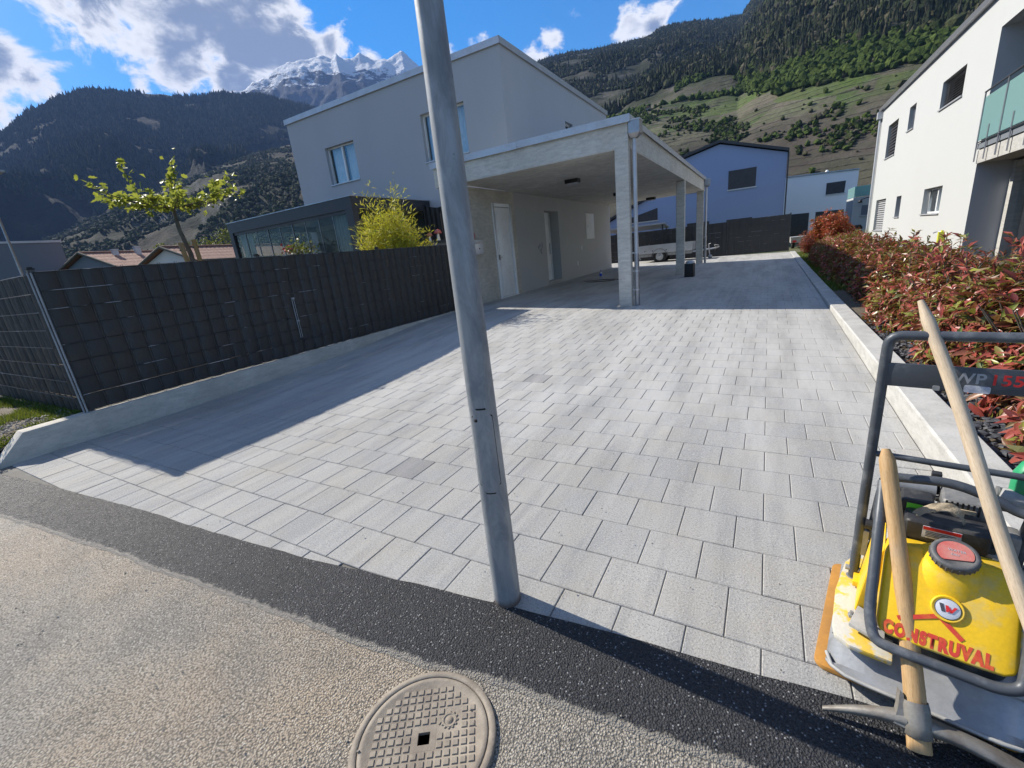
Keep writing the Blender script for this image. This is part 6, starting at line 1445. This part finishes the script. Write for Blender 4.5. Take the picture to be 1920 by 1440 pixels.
for k, (u, hh) in enumerate(((.30, .9), (.55, 1.2))):
    q = Vector((-73.5, 23.2, 6.3))+ax*(11.5*u)+sd*1.0; mb = MB(); mb.box(q.x-.25, q.x+.25, q.y-.3, q.y+.3, q.z-.6, q.z+hh); mb.box(q.x-.32, q.x+.32, q.y-.37, q.y+.37, q.z+hh+.002, q.z+hh+.12); mb.build('chimney', M['flash'], t)
t = thing('grey_block_house', (-82, 18, 0), 'plain grey block house at the far edge of the village', 'house')
mb = MB(); mb.box(-92, -80.5, 17, 24, -.1, 9.0); mb.build('wall', M['far_grey'], t); mb = MB(); mb.box(-92.1, -80.4, 16.9, 24.1, 9.0, 9.25); mb.build('roof_edge', M['flash'], t)
t = thing('far_lamp_post', (-49.9, 12, 0), 'distant slim grey lamp post above the side fence', 'lamp post')
mb = MB(); mb.tube([(-49.9, 12, -.1), (-49.9, 12, 10.5), (-49.0, 12.6, 11.0)], [.11, .08, .06], 8); mb.build('shaft', M['zinc'], t); mb = MB(); mb.box(-49.4, -48.3, 12.3, 12.9, 10.95, 11.1); mb.build('lamp_head', M['zinc'], t)

def tree(name, label, base, h, rad, n, mat, seed, group=None, leaf=(.35, .6)):
    gg = np.random.default_rng(seed); t = thing(name, base, label, 'tree', group); b0 = np.array(base, float); mb = MB(); mb.tube([base, (base[0]+gg.normal(0, .1), base[1], base[2]+h*.4), (base[0], base[1], base[2]+h*.8)], [rad*.09, rad*.06, rad*.02], 7)
    clumps = []
    for k in range(22):
        v = gg.normal(0, 1, 3); v /= np.linalg.norm(v); c = b0+np.array([0, 0, h*.62])+v*np.array([rad, rad, h*.36])*gg.uniform(.35, .95); clumps.append(c)
        mb.tube([tuple(b0+np.array([0, 0, h*gg.uniform(.3, .6)])), tuple(c)], [rad*.03, rad*.008], 5, caps=False)
    mb.build('trunk', M['bark'], t)
    ci = gg.integers(0, len(clumps), n); v = gg.normal(0, 1, (n, 3)); v /= np.linalg.norm(v, axis=1, keepdims=True); c = np.array(clumps)[ci]+v*rad*.36*gg.uniform(.5, 1, (n, 1)); L_ = gg.uniform(*leaf, n)
    foliage('crown', t, c, v*.6+gg.normal(0, .6, (n, 3)), v+gg.normal(0, .4, (n, 3)), L_, L_*.75, mat); return t
for i, (x, y, h, r_, lb) in enumerate(((-101, 46.5, 10.5, 3.6, 'green tree directly behind the stakes of the plane tree'), (-104, 53, 12.0, 4.4, 'broad green tree behind the tiled house roof'), (-100, 58, 13.4, 4.6, 'taller green tree close to the garden room corner'), (-112, 50, 9.8, 4.0, 'low green tree behind the white gable'))):
    tree('garden_tree', lb, (x, y, -.1), h, r_, 1500, M['leaf_green'], 90+i, 'trees behind the tiled house')

# ------------------------------------------------------------------ mountains
def sheet(name, az0, az1, na, nt, D0, Dr, azs, els, z0, pw, amp, wl, seed, mat, label, ridged=False, tb=1.35, er=.2, e0=.55, env0=.05, rough_ridge=1.0, dmin=None):
    az = np.linspace(az0, az1, na); el = np.interp(az, azs, els); drf = np.interp(az, *Dr) if isinstance(Dr, tuple) else np.full(na, float(Dr)); d0 = np.interp(az, *D0) if isinstance(D0, tuple) else np.full(na, float(D0))
    zr = np.tan(np.radians(el))*drf+EYE; t = np.linspace(0, tb, nt)
    A, T = np.meshgrid(np.radians(az), t); Zr = np.broadcast_to(zr, A.shape); Dm = np.broadcast_to(drf, A.shape); D0m = np.broadcast_to(d0, A.shape)
    r = D0m+(Dm-D0m)*T; X = r*np.sin(A); Y = r*np.cos(A)
    Z = np.where(T <= 1, z0+(Zr-z0)*np.clip(T, 0, 1)**pw, Zr-(T-1)*(Zr-z0)*1.4)
    env = np.clip(T*5, 0, 1)*np.where(T < 1, 1-(1-er)*np.clip((T-e0)/.45, 0, 1), er+np.clip((T-1)*3, 0, 1))
    N = fbm(X/wl, Y/wl, 7, seed, ridged)-.5
    N2 = (fbm(X/(wl*.12), Y/(wl*.12), 4, seed+9)-.5)*.10*rough_ridge
    Z = Z+amp*(N*env+N2*np.clip(T*3, 0, 1))
    V = np.stack([X.ravel(), Y.ravel(), Z.ravel()], 1); idx = np.arange(na*nt).reshape(nt, na)
    F = np.stack([idx[:-1, :-1].ravel(), idx[:-1, 1:].ravel(), idx[1:, 1:].ravel(), idx[1:, :-1].ravel()], 1)
    o = link(name, fast_mesh(name, V, F, mat, smooth=True)); tag(o, label, None, None, 'structure')
    def samp(a_deg, tt):
        i = np.clip((a_deg-az0)/(az1-az0)*(na-1), 0, na-1.001); j = np.clip(tt/tb*(nt-1), 0, nt-1.001); i0 = i.astype(int); j0 = j.astype(int); fi = i-i0; fj = j-j0
        P = np.stack([X, Y, Z], 2)
        return (P[j0, i0]*((1-fi)*(1-fj))[:, None]+P[j0, i0+1]*(fi*(1-fj))[:, None]+P[j0+1, i0]*((1-fi)*fj)[:, None]+P[j0+1, i0+1]*(fi*fj)[:, None])
    return samp
def terrain_mat(kind):
    m, b, bs = pbr('terrain_'+kind, (0.05, 0.06, 0.04), 0.95, 0, 0.1); geo = b.new('ShaderNodeNewGeometry'); p = geo.outputs['Position']; sn = b.new('ShaderNodeSeparateXYZ'); b.link(geo.outputs['Normal'], sn.inputs[0]); sp = b.new('ShaderNodeSeparateXYZ'); b.link(p, sp.inputs[0])
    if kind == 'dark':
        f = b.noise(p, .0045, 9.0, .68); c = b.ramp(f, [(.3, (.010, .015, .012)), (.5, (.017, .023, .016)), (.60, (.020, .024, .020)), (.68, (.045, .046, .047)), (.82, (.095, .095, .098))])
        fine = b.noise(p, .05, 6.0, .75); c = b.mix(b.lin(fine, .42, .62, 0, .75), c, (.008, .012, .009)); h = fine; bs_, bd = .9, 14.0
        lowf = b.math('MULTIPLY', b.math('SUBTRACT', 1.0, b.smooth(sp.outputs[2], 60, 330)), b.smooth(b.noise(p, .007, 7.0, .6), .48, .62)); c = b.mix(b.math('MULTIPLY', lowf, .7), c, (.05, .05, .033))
    elif kind == 'snow':
        s = b.math('ADD', b.math('ADD', b.math('MULTIPLY', sp.outputs[2], .0030), b.math('MULTIPLY', sn.outputs[2], 1.15)), b.math('MULTIPLY', b.noise(b.scale(p, (1, 1, 1.8)), .0035, 9.0, .7), 2.6))
        s = b.math('ADD', s, b.math('MULTIPLY', b.math('SUBTRACT', b.noise(b.scale(p, (1, 1, 2.5)), .016, 8.0, .75), .5), 2.2)); f = b.smooth(s, 7.22, 7.40); rk = b.ramp(b.noise(b.scale(p, (1, 1, 3)), .006, 9.0, .7), [(.3, (.025, .028, .034)), (.6, (.06, .065, .072)), (.8, (.12, .12, .125))]); c = b.mix(f, rk, (.90, .92, .95)); h = b.noise(p, .010, 9.0, .75); bs_, bd = 1.0, 110.0
    elif kind == 'foot':
        f = b.noise(b.scale(p, (1, 1, 3.0)), .0085, 9.0, .66); c = b.ramp(f, [(.28, (.016, .02, .012)), (.44, (.03, .034, .02)), (.53, (.06, .05, .04)), (.62, (.042, .046, .025)), (.74, (.11, .105, .10)), (.85, (.17, .165, .16))])
        cl = b.math('MULTIPLY', b.math('SUBTRACT', 1.0, b.smooth(sn.outputs[2], .70, .86)), b.smooth(b.noise(p, .03, 6.0, .7), .38, .6)); c = b.mix(cl, c, (.20, .195, .19))
        fine = b.noise(p, .11, 6.0, .75); c = b.mix(b.lin(fine, .45, .62, 0, .7), c, (.025, .03, .016)); h = fine; bs_, bd = .9, 5.0
    else:
        q = b.scale(p, (1, 1, 1)); f = b.noise(b.scale(p, (.6, 1, 2.2)), .021, 6.0, .58, .3)
        c = b.ramp(f, [(.26, (.045, .065, .020)), (.38, (.06, .095, .026)), (.45, (.085, .085, .05)), (.52, (.11, .10, .075)), (.57, (.065, .105, .026)), (.67, (.08, .155, .022)), (.72, (.09, .075, .058)), (.85, (.19, .175, .155))])
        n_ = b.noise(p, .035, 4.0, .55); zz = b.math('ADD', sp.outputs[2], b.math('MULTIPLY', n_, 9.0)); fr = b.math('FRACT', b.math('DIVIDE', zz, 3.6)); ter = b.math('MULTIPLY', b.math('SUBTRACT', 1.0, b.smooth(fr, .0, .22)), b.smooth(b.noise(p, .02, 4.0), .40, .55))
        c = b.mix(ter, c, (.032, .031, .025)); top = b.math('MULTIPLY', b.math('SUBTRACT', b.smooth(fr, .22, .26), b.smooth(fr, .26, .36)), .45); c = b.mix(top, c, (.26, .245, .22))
        rowp = b.math('MULTIPLY', b.math('SINE', b.math('MULTIPLY', b.math('ADD', sp.outputs[0], b.math('MULTIPLY', sp.outputs[1], .35)), 3.2)), .5); c = b.mix(b.lin(rowp, .0, .5, 0, .22), c, (.06, .055, .04)); fld = b.new('ShaderNodeTexVoronoi'); b.link(b.scale(p, (1.0, .55, 2.0)), fld.inputs['Vector']); fld.inputs['Scale'].default_value = .035; fsx = b.new('ShaderNodeSeparateXYZ'); b.link(fld.outputs['Color'], fsx.inputs[0]); c = b.mix(b.math('MULTIPLY', b.smooth(fsx.outputs[0], .62, .64), .65), c, (.085, .125, .03)); c = b.mix(b.math('MULTIPLY', b.smooth(fsx.outputs[1], .70, .72), .55), c, (.16, .135, .11)); c = b.mix(b.lin(b.noise(p, .33, 5.0, .75), .45, .65, 0, .55), c, (.045, .05, .028))
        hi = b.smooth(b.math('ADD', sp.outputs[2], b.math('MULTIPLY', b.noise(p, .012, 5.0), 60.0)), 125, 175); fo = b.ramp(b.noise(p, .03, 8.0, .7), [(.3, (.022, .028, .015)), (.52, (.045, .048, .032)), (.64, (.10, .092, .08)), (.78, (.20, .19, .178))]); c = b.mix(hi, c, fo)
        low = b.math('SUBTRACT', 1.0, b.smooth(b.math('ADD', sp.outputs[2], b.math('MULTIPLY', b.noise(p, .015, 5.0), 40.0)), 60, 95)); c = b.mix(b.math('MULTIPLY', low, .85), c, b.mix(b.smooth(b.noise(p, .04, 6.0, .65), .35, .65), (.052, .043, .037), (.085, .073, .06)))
        h = b.math('ADD', b.noise(p, .25, 5.0, .7), b.math('MULTIPLY', ter, -1.2)); bs_, bd = .8, 1.2
    b.link(c, bs.inputs['Base Color']); b.link(b.bump(h, bs_, bd), bs.inputs['Normal']); return m
LR = ([-110, -100, -90, -82, -76.8, -74.5, -73.7, -72.3, -70, -67.9, -66.2, -63.1, -59.3, -57.3, -54.8, -52, -48, -44, -40], [10, 14, 9, 9.5, 11.4, 13.4, 14.0, 15.2, 16.4, 17.0, 17.2, 17.1, 17.1, 17.5, 17.6, 17.2, 16.4, 15.4, 14])
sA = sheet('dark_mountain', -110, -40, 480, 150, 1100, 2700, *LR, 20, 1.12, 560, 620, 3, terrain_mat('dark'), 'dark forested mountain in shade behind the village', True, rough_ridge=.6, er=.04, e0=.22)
SR = ([-66, -60, -56.9, -53.2, -52.0, -50.9, -49.3, -47.6, -46.6, -45.9, -45.2, -44.4, -43.5, -42.7, -41.8, -41.0, -40.2, -39.5, -39.0, -38.4, -37.3, -36.6, -33.7, -27.7, -20], [15, 16, 17.2, 18.7, 19.7, 20.0, 20.3, 20.7, 20.6, 21.0, 20.3, 20.3, 20.7, 20.5, 20.3, 20.5, 20.4, 20.6, 20.7, 20.4, 19.6, 19.1, 17.5, 16, 14])
sB = sheet('snow_mountain', -66, -20, 420, 150, 2900, 5400, *SR, 200, 1.25, 750, 1300, 14, terrain_mat('snow'), 'snow streaked rocky peaks under the cloud', True, rough_ridge=1.5)
FR = ([-110, -95, -85, -77.2, -73.6, -69.6, -64.9, -62.6, -60, -57.5, -54.8, -51.5, -43.3, -31.1, -20, -10], [2.5, 3.0, 3.6, 4.6, 5.6, 7.0, 9.2, 10.2, 11.2, 11.9, 12.6, 13.4, 14.6, 15.0, 14, 10])
sC = sheet('foothill', -110, -10, 460, 120, 380, 1500, *FR, -1, 1.05, 110, 240, 23, terrain_mat('foot'), 'brown rocky foothill with scrub below the dark mountain', False)
HR = ([-50, -40, -30, -25.2, -24.0, -21.0, -16.9, -13.1, -10.9, -8.3, -5.3, -3.4, -3.0, -1.9, .5, 4, 10, 20, 45, 80], [12, 15, 17.6, 18.4, 19.0, 19.4, 19.3, 19.4, 19.9, 19.8, 19.3, 19.1, 19.6, 20.6, 22.2, 24, 26, 27, 26, 22])
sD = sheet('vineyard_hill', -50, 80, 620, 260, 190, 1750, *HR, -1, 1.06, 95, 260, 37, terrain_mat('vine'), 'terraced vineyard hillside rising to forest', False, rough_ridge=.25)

# woods on the slopes: many small crowns in one mesh
ICO_V = None
def crowns(name, label, P, h, r_, conifer, mat, seed):
    gg = np.random.default_rng(seed); n = len(P)
    if conifer:
        k = 6; a = np.arange(k)*2*math.pi/k; ring = np.stack([np.cos(a), np.sin(a), np.zeros(k)], 1); base = np.concatenate([ring*[1, 1, 1]+[0, 0, .12], ring*[.55, .55, 1]+[0, 0, .5], [[0, 0, 1.0]]]); tri = [(i, (i+1) % k, k+(i+1) % k) for i in range(k)]+[(i, k+(i+1) % k, k+i) for i in range(k)]+[(k+i, k+(i+1) % k, 2*k) for i in range(k)]
    else:
        bm = bmesh.new(); bmesh.ops.create_icosphere(bm, subdivisions=1, radius=1); base = np.array([v.co[:] for v in bm.verts])*[1, 1, .5]+[0, 0, .5]; tri = [tuple(v.index for v in f.verts) for f in bm.faces]; bm.free()
    tri = np.array(tri); m_ = len(base); jit = 1+gg.normal(0, .20, (n, m_, 1)); an = gg.uniform(0, 6.28, n); ca_, sa = np.cos(an), np.sin(an)
    B = np.broadcast_to(base, (n, m_, 3))*jit; X = (B[:, :, 0]*ca_[:, None]-B[:, :, 1]*sa[:, None])*r_[:, None]+P[:, 0:1]; Y = (B[:, :, 0]*sa[:, None]+B[:, :, 1]*ca_[:, None])*r_[:, None]+P[:, 1:2]; Z = B[:, :, 2]*h[:, None]+P[:, 2:3]-h[:, None]*.08
    V = np.stack([X, Y, Z], 2).reshape(-1, 3); F = (tri[None]+(np.arange(n)*m_)[:, None, None]).reshape(-1, 3)
    o = link(name, fast_mesh(name, V, F, mat)); o['kind'] = 'stuff'; o['label'] = label
def woodmat(name, stops):
    m, b, bs = pbr(name, (.05, .07, .03), .95, 0, .1); p = posn(b); c = b.ramp(island(b), stops); c = b.mix(b.lin(b.noise(p, .45, 4.0, .7), .35, .65, 0, .65), c, tuple(x*.35 for x in stops[0][1])); b.link(c, bs.inputs['Base Color']); b.link(b.bump(b.noise(p, .8, 4.0, .7), 1.0, 1.5), bs.inputs['Normal']); return m
M['wood_dark'] = woodmat('conifer_wood', [(0, (.022, .032, .020)), (.5, (.036, .047, .027)), (.8, (.058, .066, .036)), (1, (.085, .08, .056))])
M['wood_mix'] = woodmat('mixed_wood', [(0, (.035, .05, .020)), (.4, (.07, .088, .034)), (.7, (.11, .105, .06)), (1, (.14, .125, .09))])
M['wood_bright'] = woodmat('spring_green_wood', [(0, (.04, .066, .017)), (.5, (.07, .108, .025)), (1, (.11, .15, .035))])
gg = np.random.default_rng(99)
def zb(a): return np.interp(a, [-50, -24, -17, -9, -3, 0, 10, 40], [90, 100, 108, 116, 105, 78, 72, 62])
# upper forest
n = 62000; a = gg.uniform(-34, 18, n); tt = gg.uniform(.03, 1.02, n)**.85; P = sD(a, tt); q = fbm(P[:, 0]/90, P[:, 1]/90, 5, 51)
keep = (P[:, 2] > zb(a)+24+40*(q-.5)) & ((q > .33) | ((a > -8) & (q > .10))); P1 = P[keep]; n1 = len(P1); con = gg.random(n1) < .62
h = gg.uniform(5, 10, n1); crowns('conifer_forest', 'dark conifer forest covering the upper hillside', P1[con], h[con]*1.25, h[con]*.24, True, M['wood_dark'], 1); crowns('mixed_forest', 'brown and green mixed wood on the upper hillside', P1[~con], h[~con]*.75, h[~con]*.36, False, M['wood_mix'], 2)
# bright belt
n = 26000; a = gg.uniform(-26, 16, n); tt = gg.uniform(.05, .5, n); P = sD(a, tt); q = fbm(P[:, 0]/45, P[:, 1]/45, 4, 71); z_ = zb(a)
belt = (P[:, 2] > z_-4) & (P[:, 2] < z_+42+25*(q-.5)) & (q > .40) & ((a > -9.5) | (q > .52)); P2 = P[belt]; h = gg.uniform(2.8, 6.2, len(P2)); crowns('spring_wood', 'bright spring green trees between the vineyards and the forest', P2, h*.85, h*.42, False, M['wood_bright'], 3)
# bushes and groves among the terraces
n = 20000; a = gg.uniform(-26, 12, n); tt = gg.uniform(.03, .30, n); P = sD(a, tt); q = fbm(P[:, 0]/26, P[:, 1]/26, 4, 83); z_ = zb(a); gr = (P[:, 2] < z_) & ((q > .60) | (gg.random(n) < .02)); P3 = P[gr]; h = gg.uniform(1.0, 3.2, len(P3)); b3 = gg.random(len(P3)) < .5
crowns('terrace_bushes', 'green bushes and groves scattered on the vineyard terraces', P3[b3], h[b3]*.9, h[b3]*.5, False, M['wood_bright'], 4); crowns('terrace_scrub', 'dark scrub scattered on the vineyard terraces', P3[~b3], h[~b3]*.8, h[~b3]*.5, False, M['wood_mix'], 5)
# dark mountain and foothill woods
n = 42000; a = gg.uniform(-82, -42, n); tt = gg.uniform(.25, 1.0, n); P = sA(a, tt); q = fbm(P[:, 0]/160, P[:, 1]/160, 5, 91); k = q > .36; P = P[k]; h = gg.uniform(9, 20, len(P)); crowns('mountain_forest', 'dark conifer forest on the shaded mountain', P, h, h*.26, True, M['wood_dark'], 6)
n = 34000; a = gg.uniform(-82, -42, n); tt = gg.uniform(.03, 1.0, n); P = sC(a, tt); q = fbm(P[:, 0]/70, P[:, 1]/70, 5, 95); k = q > .46; P = P[k]; h = gg.uniform(2, 7, len(P)); crowns('foothill_scrub', 'dark scrub and small trees on the foothill', P, h*.85, h*.42, False, M['wood_mix'], 7)
# huts on the hill
for i, (a_, t_, s_, mt, lb) in enumerate(((-.9, .285, 5, 'wall_white', 'tiny pale chapel among the trees high on the hill'), (5.2, .28, 5, 'wall_white', 'tiny white hut near the roof line of the white building'), (-12.3, .19, 4, 'wood_grey', 'tiny grey hut at the top of the vineyards'))):
    p = sD(np.array([a_]), np.array([t_]))[0]; t = thing('hillside_hut', tuple(p), lb, 'hut'); mb = MB(); mb.box(p[0]-s_*.5, p[0]+s_*.5, p[1]-s_*.4, p[1]+s_*.4, p[2]-3, p[2]+s_*.8); mb.build('wall', M[mt], t)
    mb = MB(); mb.prism([(-s_*.6, s_*.8), (s_*.6, s_*.8), (0, s_*1.3)], p[1]-s_*.45, p[1]+s_*.45, F=lambda x, y, w_: (p[0]+x, w_, p[2]+y)); mb.build('roof', M['tile'], t)

# ------------------------------------------------------------------ mountain air
mb = MB(); mb.box(-8200, 8200, -8200, 9000, -1.12, 2900)
hm = bpy.data.materials.new('mountain_air'); hm.use_nodes = True; b = NB(hm.node_tree); b.n.clear(); mo = b.new('ShaderNodeOutputMaterial'); pv = b.new('ShaderNodeVolumePrincipled')
pv.inputs['Color'].default_value = (0.30, 0.50, 1.0, 1); pv.inputs['Density'].default_value = 0.000065; pv.inputs['Anisotropy'].default_value = 0.0
b.link(pv.outputs[0], mo.inputs['Volume'])
hz_o = mb.build('haze', hm); hz_o['kind'] = 'stuff'; hz_o['label'] = 'pale blue mountain air'
